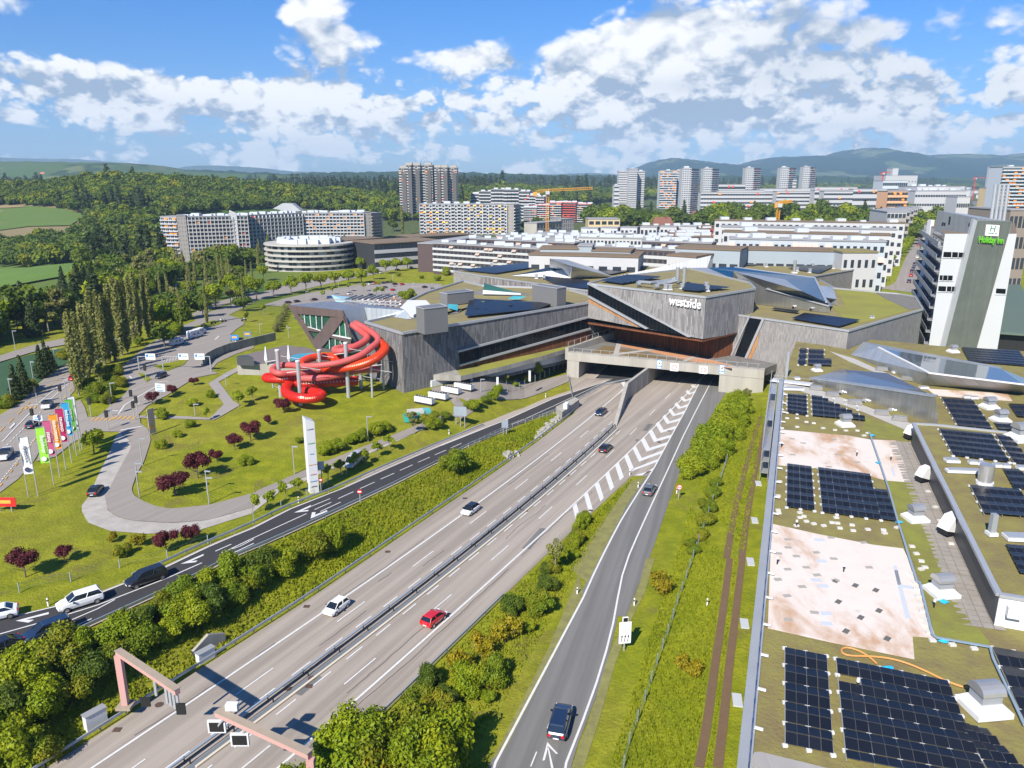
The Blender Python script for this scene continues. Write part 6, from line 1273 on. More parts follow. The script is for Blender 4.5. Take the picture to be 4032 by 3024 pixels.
# purple plums and young trees of the lawn
pos=['largest purple plum, left of the service road','small purple plum right of the largest one at far left','purple plum by the wire fence, left of two','purple plum by the wire fence, right of two','big round purple plum on the lawn, upper of the pair','big round purple plum on the lawn, lower of the pair above the bend','medium purple plum uphill of the big pair','purple plum right of the lamp on the lawn','darkest purple plum left of the white pylon','purple plum nearest the coach junction','purple plum beside the direction board','small purple plum at the coach park wall','tiny purple plum above the darkest one','tall purple plum in front of the lowest red slide loop']
for (x,y,s),lb in zip([(55,1247,1.9),(140,1212,1.1),(360,1193,1.6),(413,1175,1.4),(427,1033,2.2),(379,1072,2.3),(469,999,1.3),(507,972,1.6),(542,952,1.9),(330,874,1.5),(374,854,1.3),(420,832,1.0),(581,919,1.0),(613,893,1.7)],pos): tree('plum',P((x*1.8228,y*1.8228)),s,lb)
ys=[('L',215,940),('L',345,885),('L',500,815),('L',605,770),('L',870,655),('L',980,610),('L',1095,560),('L',1200,510),('L',1300,450),('L',1400,395)]
for i,(z_,x,y) in enumerate(ys): tree('sapling',P(zz(z_,(x,y))[0]),1.35,'slim young tree in the row along the service road','young trees along the service road')
for z_,x,y,s,k in [('F',820,1300,1.9,'tree'),('F',1420,990,1.3,'freshbush'),('F',1840,810,1.1,'freshbush'),('F',1670,880,1.3,'freshbush'),('F',2080,880,1.5,'sapling'),('F',2200,840,1.5,'sapling'),('F',1660,1070,1.0,'freshbush'),('F',1800,1010,1.1,'sapling'),('F',1550,1150,.9,'freshbush'),('F',1410,1250,1.1,'freshbush'),('F',2140,1390,1.2,'freshbush'),('L',150,510,1.1,'freshbush'),('L',620,320,.9,'freshbush'),('K',1130,520,1.2,'yellow'),('K',920,480,.9,'yellow'),('K',1000,600,1.2,'bush'),('T',300,740,1.5,'sapling'),('T',130,820,1.7,'sapling')]:
 tree(k,P(zz(z_,(x,y))[0]),s,'small fresh green shrub scattered on the sloping lawn','small shrubs on the lawn',name='lawn_shrub',cat='shrub')
for x,y in [(830,400),(890,370),(940,350),(1060,300),(1110,280),(1170,262),(1260,225),(1310,208),(1370,190)]: tree('freshbush',P(zz('L',(x,y+25))[0]),1.45,'low bright shrub in the row above the service road','shrub row above the service road',cat='shrub')
for z_,x,y,s,k in [('H',60,1600,1.3,'willow'),('H',250,1590,1.8,'bush'),('H',330,1620,1.7,'freshbush'),('H',430,1520,1.3,'bush'),('H',700,1420,1.5,'freshbush'),('H',770,1390,1.5,'freshbush'),('H',860,1350,1.4,'bush'),('H',950,1300,1.5,'freshbush'),('H',990,1240,1.4,'freshbush'),('H',1090,1150,1.0,'willow'),('H',1190,1170,1.0,'freshbush'),('H',1300,1120,1.4,'freshbush'),('H',1400,1090,1.9,'tree'),('H',1590,990,2.3,'willow'),('H',1730,930,1.4,'freshbush'),('L',1620,240,1.3,'willow'),('L',1760,190,1.6,'freshbush')]:
 tree(k,P(zz(z_,(x,y))[0]),s,'light green shrub by the service yard fence','shrubs along the yard fence',name='yard_shrub',cat='shrub')
# hedges left of the main road, junction greenery
for x,y,s,k in [(150,830,1.9,'fir'),(220,780,2.0,'fir'),(260,740,1.7,'bush'),(370,640,2.0,'fir'),(420,600,1.9,'fir'),(450,560,1.6,'fir'),(540,480,1.6,'bush'),(580,450,1.5,'bush'),(30,900,2.0,'bush'),(60,880,1.5,'bush')]: tree(k,P(zz('F',(x,y))[0]),s,'dark bushy evergreen beside the main road and the crop field','evergreens beside the main road',name='roadside_shrub',cat='shrub')
for x,y,s,k in [(780,760,2.2,'bush'),(850,800,2.3,'bush'),(930,790,2.3,'bush'),(880,720,2.0,'willow'),(960,700,2.0,'bush'),(1030,720,1.8,'bush'),(820,850,1.6,'bush'),(900,620,1.9,'bush'),(1000,620,1.9,'bush'),(1212,345,1.3,'bush'),(940,860,1.6,'bush'),(1330,260,1.6,'bush'),(1420,230,1.6,'bush')]: tree(k,P(zz('F',(x,y))[0]),s,'rounded shrub on the verge between main road and coach park','shrubs between main road and coach park',name='verge_shrub',cat='shrub')
pop=[(690,790,3.0),(780,640,2.9),(725,690,2.7),(650,640,2.4),(850,560,3.1),(810,590,2.7),(920,520,3.0),(1000,490,3.2),(960,500,2.8),(1065,440,3.4),(1110,420,3.1),(1120,380,3.0),(1170,330,3.0),(1225,310,3.2),(1290,290,3.2),(1330,270,3.1)]
for i,(x,y,s) in enumerate(pop): tree('poplar',P(zz('F',(x,y))[0]),s,'slender poplar in the tall row along the main road','poplars along the main road',sz=s*.95)
rp_=random.Random(5)
ppoly=[(610,1390),(790,1300),(880,1260),(960,1230),(1050,1110),(1240,1090),(1240,1010),(900,1000),(640,1080),(560,1200)]
cnt=0
while cnt < 78:
 x,y=rp_.uniform(560,1240),rp_.uniform(1000,1380)
 if not inpoly(x,y,ppoly): continue
 k=rp_.choice(['poplar','poplar','deeptree','tree','willow']) if y < 1240 else rp_.choice(['deeptree','tree','poplar','freshbush']); s={'poplar': 2.0,'deeptree': 3.4,'tree': 3.2,'willow': 3.0,'freshbush': 2.6}[k]
 tree(k,P((x,y)),s*rp_.uniform(.8,1.2),{'poplar': 'slim poplar in the grove before the long apartment slab','deeptree': 'deep green tree in the grove before the long apartment slab','tree': 'fresh green tree in the grove before the long apartment slab','willow': 'pale loose tree in the grove before the long apartment slab','freshbush': 'low bright tree in the grove before the long apartment slab'}[k],'grove before the long apartment slab'); cnt+=1
for x,y in [(710,745),(820,745),(905,750),(1010,755),(1080,760),(1120,750),(1205,750),(1295,740),(430,760),(340,800),(260,790),(615,750)]: tree('poplar',PY(zz('B',(x,y+20))[0],500)*1 if False else Vector((PY(zz('B',(x,y))[0],470).x,470,0)),2.5,'poplar standing before the white and orange apartment slab','poplars before the apartment slabs')
# avenue trees
for x,y,s in [(90,1310,3.3),(245,1285,3.6),(395,1255,3.2),(545,1235,3.2),(675,1210,3.2),(805,1190,3.3),(930,1170,3.2),(1045,1145,3.0),(1160,1140,3.1),(1265,1110,2.9),(1370,1060,3.2),(1465,1035,3.1),(1560,1020,3.1),(40,1300,2.2),(1150,1020,2.8),(1330,1000,2.8),(1600,990,2.5)]: tree('tree',P(zz('B',(x,y))[0]),s*.95,'round crowned tree in the avenue row below the round building','avenue trees')
for x,y in [(1690,1000),(1770,1010),(1800,990),(1890,1000),(1945,985),(2080,1000),(2165,1010)]: tree('tree',P(zz('B',(x,y))[0]),2.2,'small street tree before the brick apartment row','street trees before the brick apartments')
for x,y in [(110,970),(175,985),(400,985),(525,975),(665,955),(735,960),(810,950),(590,975),(310,1000),(30,985)]: tree('tree',P(zz('C',(x,y))[0]),2.0,'small street tree before the brick apartment row','street trees before the brick apartments')
for x,y,s in [(1900,1070,3),(1880,1060,2.5),(1820,1120,2.2),(1540,1280,2.6),(1590,1275,2.6),(1480,1080,1.6),(1680,1100,1.6)]: tree('freshbush',P(zz('B',(x,y))[0]),s,'leafy bush on the slope by the car park','bushes by the car park',cat='shrub')
for x,y in [(305,1420),(170,1480),(820,1280),(1050,1215),(1175,1215),(1415,1175),(1320,1180),(905,1240),(1290,1250),(1355,1245)]: tree('sapling',P(zz('B',(x,y))[0]),1.7,'thin young tree between the parking bays','young trees in the car park')
# street trees of the long avenue on the right
for k in range(26):
 u=k/25; p=Vector((P((1895*1.8228,606*1.8228))[:2])).to_3d().lerp(Vector(P((2022*1.8228,470*1.8228))[:2]).to_3d(),u ** 1.3); p.z=Tz(p.x,p.y); tree('tree',p,3.3 if k else 3.0,'plane tree in the dense row along the long street behind the hotel','street trees behind the hotel',name='street_tree')
for x,y,s in [(60,1160,1.6),(1510,960,1.5),(2010,400,1)][:0]: pass
tree('freshbush',P((3970,1330)),2.6,'green bush beside the station at the right edge',cat='shrub')
# park and garden trees in the town
rp_=random.Random(9); town=[(1262,470),(1330,470),(1420,478),(1600,470),(1650,455),(1820,470),(1900,478),(1960,480),(2000,470),(1930,440),(1790,428),(1640,425),(1480,440),(1400,430),(1280,440)]
cnt=0
while cnt < 190:
 x=rp_.uniform(1270,2010); Yt=rp_.uniform(545,830); pxx=(x-1106)/1650*(Yt*.966+13)
 if x < 1660 and Yt < 690: continue
 k=rp_.choice(['deeptree','deeptree','deeptree','tree','tree','fir','freshbush']); s={'deeptree': 9.4,'tree': 8.2,'fir': 6.4,'freshbush': 7}[k]*rp_.uniform(.7,1.2); q=(pxx,Yt,2.5)
 tree(k,q,s,{'deeptree': 'deep green park tree between the towers and the town rows','tree': 'light green park tree between the towers and the town rows','fir': 'dark fir between the towers and the town rows','freshbush': 'low light green garden tree in the town'}[k],'trees of the town park'); cnt+=1
for x,y,s,k in [(1560,505,5,'tree'),(1590,512,4,'willow'),(1610,520,4.5,'freshbush'),(1575,525,3.5,'freshbush'),(1620,505,5,'tree'),(790,520,4,'deeptree'),(850,500,5,'deeptree'),(870,510,4,'poplar'),(1135,500,5,'deeptree'),(1160,495,5,'deeptree'),(1180,490,4,'deeptree'),(1150,475,5,'tree')]: tree(k,P((x*1.8228,y*1.8228)),s,'leafy tree in the gardens between the low apartment rows','garden trees between the rows')
# woods: each of the trees standing out in front is a thing, the mass behind them instanced
wood=[(-400,800),(0,752),(140,714),(200,690),(330,640),(420,598),(520,590),(555,570),(348,566),(340,500),(352,472),(560,478),(830,478),(865,478),(985,478),(1010,452),(1260,450),(1300,438),(1420,432),(1480,425),(1640,418),(1900,410),(2300,405),(2300,391),(900,387),(-400,384)]
fA=[(-80,446),(60,445),(140,452),(190,468),(150,490),(60,492),(-80,512)]; fB=[(-80,572),(60,580),(190,566),(205,578),(150,600),(120,604),(60,616),(-80,640)]
fS=[(350,470),(500,455),(650,450),(825,468),(825,500),(650,505),(365,548)]; fC=[(330,392),(700,388),(560,402),(480,412),(340,408)]; fD=[(-80,372),(330,372),(330,396),(200,398),(-80,388)]
pts=[]; rw=random.Random(31)
def wood_ok(x,y,z):
 u,v=proj(x,y,z)
 if u < -260 or u > 2400: return False
 if not inpoly(u,v,wood): return False
 if y > 1400: return not any(inpoly(u,v,f) for f in (fA,fC,fD))
 for h in (0,6,12):
  u,v=proj(x,y,z+h)
  if any(inpoly(u,v,f) for f in (fA,fB,fS)): return False
 return True
y=190.0
while y < 3800:
 st_=6.8 if y < 500 else (8.5 if y < 900 else (13 if y < 1600 else 24)); w=y*.80+40; x=-w
 xs=np.arange(-w,w,st_); xs=xs+np.array([rw.uniform(-.35,.35)*st_ for _ in xs]); yy=y+np.array([rw.uniform(-.35,.35)*st_ for _ in xs]); zs=T(xs,yy)
 for a,b,c in zip(xs,yy,zs):
  if wood_ok(a,b,c): pts.append((a,b,c,st_))
 y+=st_
pts.sort(key=lambda p: p[1]+abs(p[0])*.3)
print('wood trees',len(pts))
def woodkind(x,y): 
 v=noise.noise(Vector((x*.006,y*.006,1.3))); return 'fir' if v+rw.uniform(-.25,.25) > .36 else 'deeptree'
near_=pts[:280]
for a,b,c,s_ in near_:
 k=woodkind(a,b) if rw.random() < .55 else rw.choice(['tree','tree','willow','freshbush']); s={'fir': 4.0,'deeptree': 5.0,'tree': 4.6,'willow': 4.2,'freshbush': 4.5}[k]*rw.uniform(.6,1.25)
 tree(k,(a,b,c-.5),s,{'fir': 'dark fir at the front of the valley wood on the left','deeptree': 'deep green broadleaf tree at the front of the valley wood','tree': 'light green broadleaf tree at the front of the valley wood','willow': 'pale grey green tree at the front of the valley wood','freshbush': 'low bright green tree at the front of the valley wood'}[k],'front trees of the valley wood')
farcol=bpy.data.collections.new('wood_tree_kinds')
def fartpl(name,crown):
 o=bpy.data.objects.new(name,crown); farcol.objects.link(o)
fartpl('kind_a',leafcloud('far_crown',rl(7,201,1.0,1.3,.9,(.4,.6)),420,.24,LF['deep'],201)); fartpl('kind_b',leafcloud('far_crown',rl(7,202,1.0,1.3,.9,(.4,.6)),420,.24,LF['deep'],202))
fartpl('kind_c',leafcloud('far_crown',rl(7,203,1.0,1.4,.9,(.4,.6)),420,.24,LF['hedge'],203)); fartpl('kind_d',leafcloud('far_crown',[(0,0,.6+k*.55,.75-k*.11,.75-k*.11,.45) for k in range(6)],360,.24,LF['fir'],204)); fartpl('kind_e',leafcloud('far_crown',[(0,0,.6+k*.6,.7-k*.1,.7-k*.1,.5) for k in range(6)],360,.24,LF['fir'],205))
def scatter(name,P4,label):
 me=bpy.data.meshes.new(name); me.from_pydata([p[:3] for p in P4],[],[]); sa=me.attributes.new('size','FLOAT','POINT'); sa.data.foreach_set('value',[p[3] for p in P4]); ia=me.attributes.new('sort','INT','POINT'); ia.data.foreach_set('value',[p[4] for p in P4])
 ra=me.attributes.new('turn','FLOAT','POINT'); ra.data.foreach_set('value',[rw.uniform(0,6.28) for _ in P4]); o=obj(name,me); o['kind']='stuff'; o['label']=label
 g=bpy.data.node_groups.new(name,'GeometryNodeTree'); g.interface.new_socket('Geometry',in_out='INPUT',socket_type='NodeSocketGeometry'); g.interface.new_socket('Geometry',in_out='OUTPUT',socket_type='NodeSocketGeometry')
 nn=g.nodes.new; i_=nn('NodeGroupInput'); o_=nn('NodeGroupOutput'); ci=nn('GeometryNodeCollectionInfo'); ci.inputs['Collection'].default_value=farcol; ci.inputs['Separate Children'].default_value=True; ci.inputs['Reset Children'].default_value=True
 ip=nn('GeometryNodeInstanceOnPoints'); ip.inputs['Pick Instance'].default_value=True
 def at(nm,ty): a=nn('GeometryNodeInputNamedAttribute'); a.data_type=ty; a.inputs['Name'].default_value=nm; return a.outputs['Attribute']
 cx=nn('ShaderNodeCombineXYZ'); g.links.new(at('turn','FLOAT'),cx.inputs[2]); g.links.new(i_.outputs[0],ip.inputs['Points']); g.links.new(ci.outputs[0],ip.inputs['Instance']); g.links.new(at('sort','INT'),ip.inputs['Instance Index']); g.links.new(cx.outputs[0],ip.inputs['Rotation']); g.links.new(at('size','FLOAT'),ip.inputs['Scale']); g.links.new(ip.outputs[0],o_.inputs[0])
 m_=o.modifiers.new('scatter','NODES'); m_.node_group=g; return o
P4=[]
for a,b,c,s_ in pts[280:]:
 fir=woodkind(a,b)=='fir'; P4.append((a,b,c-.5,(5.2 if s_ < 10 else (7.2 if s_ < 20 else 12.0))*rw.uniform(.75,1.25)*(1.0 if s_ < 20 else .9),rw.choice((3,4)) if fir else rw.choice((0,1,0,1,2))))
scatter('woodland',P4,'dense mixed woodland covering the valley and hills')
# tall meadow grass beside the carriageways: tufts
gm=leafmat('grass_tuft_leaf',(.23,.28,.010),(.33,.34,.016),(.16,.20,.008),.15)
r=npr; tv=[]; tf=[]
def tufts(n,fn,h0):
 k=0
 while k < n:
  x,y=fn(); z=Tz0(x,y); a=rnd.uniform(0,6.28); h=h0*rnd.uniform(.5,1.3); w=h*.55; ca,sa=math.cos(a)*w,math.sin(a)*w; i=len(tv)
  tv.extend([(x-ca,y-sa,z),(x+ca,y+sa,z),(x+rnd.uniform(-.3,.3)*h,y+rnd.uniform(-.3,.3)*h,z+h)]); tf.append((i,i+1,i+2)); k+=1
xs_,ys_=np.arange(-75,65,1.0),np.arange(38,190,1.0); TG=T(*np.meshgrid(xs_,ys_))
def Tz0(x,y): return float(TG[min(max(int(y-38),0),151),min(max(int(x+75),0),139)])
def fr():
 while True:
  y=45+115*rnd.random() ** 1.3; x=rail_r(y)+3.5+rnd.random()*max(.5,.3658*y-2.5-rail_r(y)-4)
  if all(abs(x-np.interp(y,[a for a,b in R_],[b for a,b in R_])) > .62 for R_ in RUTS): return (x,y)
def fl_():
 y=50+110*rnd.random(); a,b=fR(y)+1.2,rail_l(y)-1; return (a+(b-a)*rnd.random(),y)
def fi():
 y=50+72*rnd.random(); a,b=mr(y)+.6,rL(y)-2.5; return (a+(b-a)*rnd.random(),y)
tufts(30000,fr,.26); tufts(26000,fl_,.30); tufts(9000,fi,.26)
me=bpy.data.meshes.new('meadow_grass'); me.from_pydata(tv,[],tf); me.materials.append(gm); o=obj('meadow_grass',me); o['kind']='stuff'; o['label']='tall meadow grass tufts on the banks beside the motorway'
# ------------------------------------------------------------------ the town behind
def um(name,parts_,mats): 
 mb=MB()
 for p in parts_: mb.box(*p)
 return mb.mesh(name,mats)
M_WIN=glassmat('window_glass',(.03,.04,.055),.12,.7); M_FR=mat('white_frame',(.72,.73,.74),.6,0)
M_FG=mat('grey_frame',(.38,.39,.40),.6,0)
U_WIN=um('window',[(-.5,.5,-.06,.0,-.5,.5,0),(-.5,-.44,-.1,-.06,-.5,.5,1),(.44,.5,-.1,-.06,-.5,.5,1),(-.44,.44,-.1,-.06,-.5,-.42,1),(-.03,.03,-.1,-.06,-.42,.5,1)],[M_WIN,M_FR])
U_DW=um('window',[(-.5,.5,-.06,0,-.5,.5,0)],[M_WIN])
def U_BALC(m_): return um('balcony',[(-.5,.5,-1.0,-.9,-.5,.5,0),(-.5,.5,-1.0,0,-.5,-.38,0),(-.5,-.46,-1,0,-.5,.3,0)],[m_])
def U_AWN(m_):
 mb=MB(); mb.add([(-.5,-1.1,-.5),(.5,-1.1,-.5),(.5,-.02,.5),(-.5,-.02,.5),(-.5,-1.1,-.6),(.5,-1.1,-.6)],[(0,1,2,3),(4,5,1,0)]); return mb.mesh('awning',m_)
cm=lambda n,c: mat(n,c,.7,.08,.5)
A_OR=U_AWN(cm('orange_cloth',(.75,.25,.02))); A_YE=U_AWN(cm('yellow_cloth',(.82,.45,.03))); A_RD=U_AWN(cm('red_cloth',(.55,.05,.03))); A_BG=U_AWN(cm('beige_cloth',(.45,.35,.28))); A_PK=U_AWN(cm('pink_cloth',(.62,.42,.36)))
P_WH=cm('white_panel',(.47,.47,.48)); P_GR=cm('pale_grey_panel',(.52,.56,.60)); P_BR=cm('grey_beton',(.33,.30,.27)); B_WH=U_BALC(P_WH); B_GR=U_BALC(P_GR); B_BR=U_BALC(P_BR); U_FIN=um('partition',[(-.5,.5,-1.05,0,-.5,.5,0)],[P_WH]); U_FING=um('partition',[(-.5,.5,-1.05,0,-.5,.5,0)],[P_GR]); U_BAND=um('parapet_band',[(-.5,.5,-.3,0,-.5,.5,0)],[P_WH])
rb_=random.Random(15)
def face(t,a,b,z0,z1,nf,nb,win=(U_WIN,.55,.5),balc=None,awn=(),pa_=.1,fin=None,band=None,fe=2,ph=0,skip0=0):
 """windows, balconies, awnings on the wall from a to b (camera side)"""
 a=Vector((a[0],a[1],0)); b=Vector((b[0],b[1],0)); d=(b-a); Lw=d.length; d.normalize(); n=Vector((d.y,-d.x,0))
 if n.dot((a+b)/2) > 0: a,b=b,a; d=-d; n=Vector((d.y,-d.x,0))
 B0=Matrix((d,-n,Vector((0,0,1)))).transposed().to_4x4(); fh=(z1-z0)/nf; bw=Lw/nb; org=t.location
 def M(u,z,w,h,dp=1.0): 
  Mx=B0 @ Matrix.Diagonal((w,dp,h,1)); Mx.translation=a+d*u+Vector((0,0,z))-org+n*.02; return Mx
 W_,B_,A_,F_,D_=[],[],{},[],[]
 for i in range(skip0,nf):
  z=z0+(i+.5)*fh
  if band: D_.append(M(Lw/2,z-fh*.3,Lw+.3,fh*.42))
  for j in range(nb):
   u=(j+.5)*bw; isb=balc and (fe <= 1 or (j+ph) % fe==0)
   W_.append(M(u,z+(.12*fh if (isb or band) else 0),bw*(win[1]+(.25 if isb else 0)),fh*(win[2]+(.08 if isb else 0))))
   if isb: B_.append(M(u,z-fh*.28,bw*.96,fh*.42,1.2))
   if awn and rb_.random() < pa_: A_.setdefault(rb_.randrange(len(awn)),[]).append(M(u,z+fh*.22,bw*.9,fh*.34))
 if fin:
  for j in range(0,nb+1,fe): F_.append(M(j*bw,(z0+z1)/2,.45,z1-z0,1.3))
 pieces(t,'window',win[0],W_); 
 if B_: pieces(t,'balcony',balc,B_)
 for k,l in A_.items(): pieces(t,'awning',awn[k],l)
 if F_: pieces(t,'partition',fin,F_)
 if D_: pieces(t,'parapet_band',band,D_)
def cbox(t,nm,a,b,dep,z0,z1,m_,roof=None,over=0):
 """body behind the wall a-b, dep deep"""
 a=Vector((a[0],a[1])); b=Vector((b[0],b[1])); d=(b-a).normalized(); n=Vector((-d.y,d.x))
 if n.dot((a+b)/2) < 0: n=-n
 pl=[tuple(p) for p in (a-d*over-n*over,b+d*over-n*over,b+n*dep+d*over,a+n*dep-d*over)]
 return part(nm,MB().prism(pl,z0,z1,0,1 if roof else None),[m_]+([roof] if roof else []),t),pl
M_RG=mat('grey_gravel_roof',(.30,.30,.31),.9,.2,.3,space='World'); M_RBR=mat('brown_flat_roof',(.19,.135,.085),.95,.2,.3,space='World'); M_RFW=mat('pale_flat_roof',(.46,.46,.46),.9,.15,.3,space='World')
def slab(label,zone,qa,qb,Ya,Yb,z0,dep,nf,nb,wallm,roofm=M_RG,name='apartment_block',cat='apartment block',zt=None,side=None,roofbox=0,**kw):
 pa_,pb_=zz(zone,qa,qb); A_,B_=PY(pa_,Ya),PY(pb_,Yb); z1=zt if zt is not None else (A_.z+B_.z)/2
 t=thing(name,label,cat,(A_.x,A_.y,z0)); o,pl=cbox(t,'wall',A_,B_,dep,z0-6,z1,wallm); cbox(t,'roof',A_,B_,dep,z1,z1+.5,roofm,over=.3)
 face(t,A_,B_,z0,z1-.4,nf,nb,**kw)
 if side=='r': face(t,pl[1],pl[2],z0,z1-.4,nf,max(2,int(dep/5)),win=kw.get('win',(U_WIN,.55,.5)),balc=kw.get('balc'),fe=2)
 if side=='l': face(t,pl[3],pl[0],z0,z1-.4,nf,max(2,int(dep/5)),win=kw.get('win',(U_WIN,.55,.5)),awn=kw.get('awn',()),pa_=.15,balc=kw.get('balc'),fe=1)
 rr=random.Random(int(A_.x*7+999))
 for k in range(roofbox):
  u=(k+.5)/roofbox+rr.uniform(-.02,.02); p=A_.lerp(B_,u)+Vector((pl[3][0]-pl[0][0],pl[3][1]-pl[0][1],0))*rr.uniform(.3,.6); s=rr.uniform(1,2.2); part('roof_box',MB().box(p.x-s*1.4,p.x+s*1.4,p.y-s,p.y+s,z1+.4,z1+.5+s*.9),P_GR,t)
 return t
K1=dict(win=(U_WIN,.5,.5))
slab('long grey apartment slab with blue partitions and white spiral strip, far left','A',(1600,572),(2150,512),585,600,-16,14,13,17,P_BR,side=None,balc=B_BR,fin=U_FING,awn=(A_OR,A_RD),pa_=.05,win=(U_DW,.6,.6),fe=1,roofbox=14,zt=22)
slab('continuation of the grey apartment slab right of the white spiral strip','B',(85,520),(635,520),603,645,-16,14,13,17,P_BR,side=None,balc=B_BR,fin=U_FING,awn=(A_OR,A_RD),pa_=.05,win=(U_DW,.6,.6),fe=1,roofbox=12,zt=22)
t=slab('white end face with orange awnings at the far left of the grey slab','A',(1395,572),(1535,560),588,584,-16,14,14,4,P_WH,awn=(A_OR,),pa_=.18,win=(U_WIN,.6,.55),balc=B_WH,fe=1,zt=22)
t=slab('windowless grey stair tower beside the white end face','A',(1536,532),(1618,575),582,584,-16,12,12,3,P_BR,win=(U_DW,.15,.25),name='stair_tower',cat='stair tower',zt=23)
sp=thing('spiral_stair','white zigzag stair strip between the two halves of the grey slab','stair',PY(zz('B',(45,520))[0],598)-Vector((0,0,38)))
for k in range(27): o=obj('white_step',(MB().box(-3,3,-.6,.6,-.55,.55),P_WH),sp,(0,-1.5,.8+k*1.42)); o.rotation_euler=(0,.45,0)
gb=thing('stair_gable','grey sloping gable roof on top of the long slab','roof',PY(zz('B',(500,500))[0],645)); gp=[PY(q,650) for q in zz('B',(385,490),(470,443),(555,448),(630,510),(560,520))]; part('gable',MB().add(gp+[p+Vector((0,10,0)) for p in gp],[(4,3,2,1,0),(5,6,7,8,9)]+[(i,(i+1) % 5,5+(i+1) % 5,5+i) for i in range(5)]),M_FG,gb)
slab('white apartment slab with orange awnings, behind the round building','B',(637,545),(1178,575),648,652,-2,14,9,18,P_WH,balc=B_WH,fin=U_FIN,awn=(A_OR,),pa_=.16,win=(U_DW,.6,.55),fe=1,roofbox=12,zt=22)
slab('grey windowless end of the white and orange slab','B',(1178,560),(1240,562),652,655,-2,14,8,2,P_BR,win=(U_DW,.2,.25),name='stair_tower',cat='stair tower',zt=22.5)
slab('narrow shaded end of the white and orange slab, on the right','B',(1242,572),(1335,562),655,668,-2,12,9,4,P_BR,balc=B_BR,win=(U_DW,.6,.6),fe=1,zt=21.5)  # grey in place of white, the end's shade put into its colour
slab('white apartment block with yellow awnings in front of the tower','B',(1663,455),(2212,462),690,690,2,14,9,20,P_WH,balc=B_WH,fin=U_FIN,awn=(A_YE,A_OR),pa_=.14,win=(U_DW,.6,.55),fe=2,roofbox=6,zt=28)
slab('right part of the white apartment block with yellow awnings','C',(445,462),(655,478),690,690,2,14,9,8,P_WH,balc=B_WH,fin=U_FIN,awn=(A_YE,),pa_=.2,win=(U_DW,.6,.55),fe=2,zt=27.6)
slab('grey end of the white and yellow apartment block','C',(656,478),(714,482),690,690,2,14,8,2,P_BR,win=(U_WIN,.2,.25),name='stair_tower',cat='stair tower',zt=27.8)
slab('narrow right side of the white and yellow apartment block','C',(715,482),(770,472),690,705,2,12,9,3,P_WH,balc=B_WH,win=(U_DW,.6,.6),fe=1,zt=27)
# grey high-rise with ribbed shafts
M_TW=cm('tower_beton',(.38,.34,.29)); M_TD=cm('tower_shade',(.10,.095,.09))  # darker tower copy: shade of piers and side wings put into the colour
for (xa,xb,yt,Yd,lb) in [(1482,1548,138,842,'first shaft of the grey high-rise, leftmost'),(1548,1590,112,838,'second shaft of the grey high-rise'),(1597,1668,112,842,'third shaft of the grey high-rise, below the mast'),(1672,1775,112,846,'fourth shaft of the grey high-rise'),(1790,1845,132,850,'fifth shaft of the grey high-rise'),(1850,1905,132,850,'sixth shaft of the grey high-rise'),(1910,1990,135,856,'last shaft of the grey high-rise, with red balconies')]:
 t=slab(lb,'B',(xa,yt),(xb,yt),Yd,Yd,4,16,21,3,M_TW,name='tower_shaft',cat='high-rise',balc=B_WH,awn=(A_RD,A_OR),pa_=.12,win=(U_DW,.7,.6),fe=2)
 p=PY(zz('B',(xa+(xb-xa)*.72,yt))[0],Yd); part('shaded_pier',MB().box(p.x-1.9,p.x+1.9,Yd-2.4,Yd-.2,4,p.z-5),M_TD,t); part('roof_box',MB().box(p.x-5,p.x+2,Yd+2,Yd+9,p.z,p.z+2.6),M_TW,t)
mk=thing('antenna_mast','thin mast on top of the grey high-rise','mast',PY(zz('B',(1693,110))[0],850)); obj('mast',(MB().tube([(0,0,0),(0,0,14)],.35,6),M_FG),mk)
# terraced blocks right of it
for i,(x0,x1,y0,y1) in enumerate([(340,420,362,480),(410,520,340,480),(515,640,322,480),(625,760,325,480),(760,850,340,470),(850,910,375,470),(905,980,385,460)]):
 slab(['leftmost','second','third','fourth and highest','fifth','sixth','last and lowest'][i]+' step of the terraced white apartment row with dark balconies','C',(x0,y0),(x1,y0+3),900-i*6,897-i*6,4,16,9,4,M_TW,balc=B_WH,win=(U_DW,.75,.6),fe=1,awn=(A_RD,),pa_=.05,roofbox=2)
P_RD=cm('red_panel',(.55,.10,.08)); B_RD=U_BALC(P_RD)
for i,(x0,x1,y0) in enumerate([(800,915,482),(915,1025,462),(1025,1130,440),(1130,1255,438),(1255,1385,452)]):
 slab(['leftmost lowest','second','third','fourth','rightmost'][i]+' step of the red and white terraced apartment row','C',(x0,y0),(x1,y0+2),850,848-i,4,14,8,5,M_TW,balc=B_RD if i in (3,) else B_WH,win=(U_DW,.75,.6),fe=1,awn=(A_RD,A_OR),pa_=.16,roofbox=3,roofm=P_RD if i > 0 else M_RG)
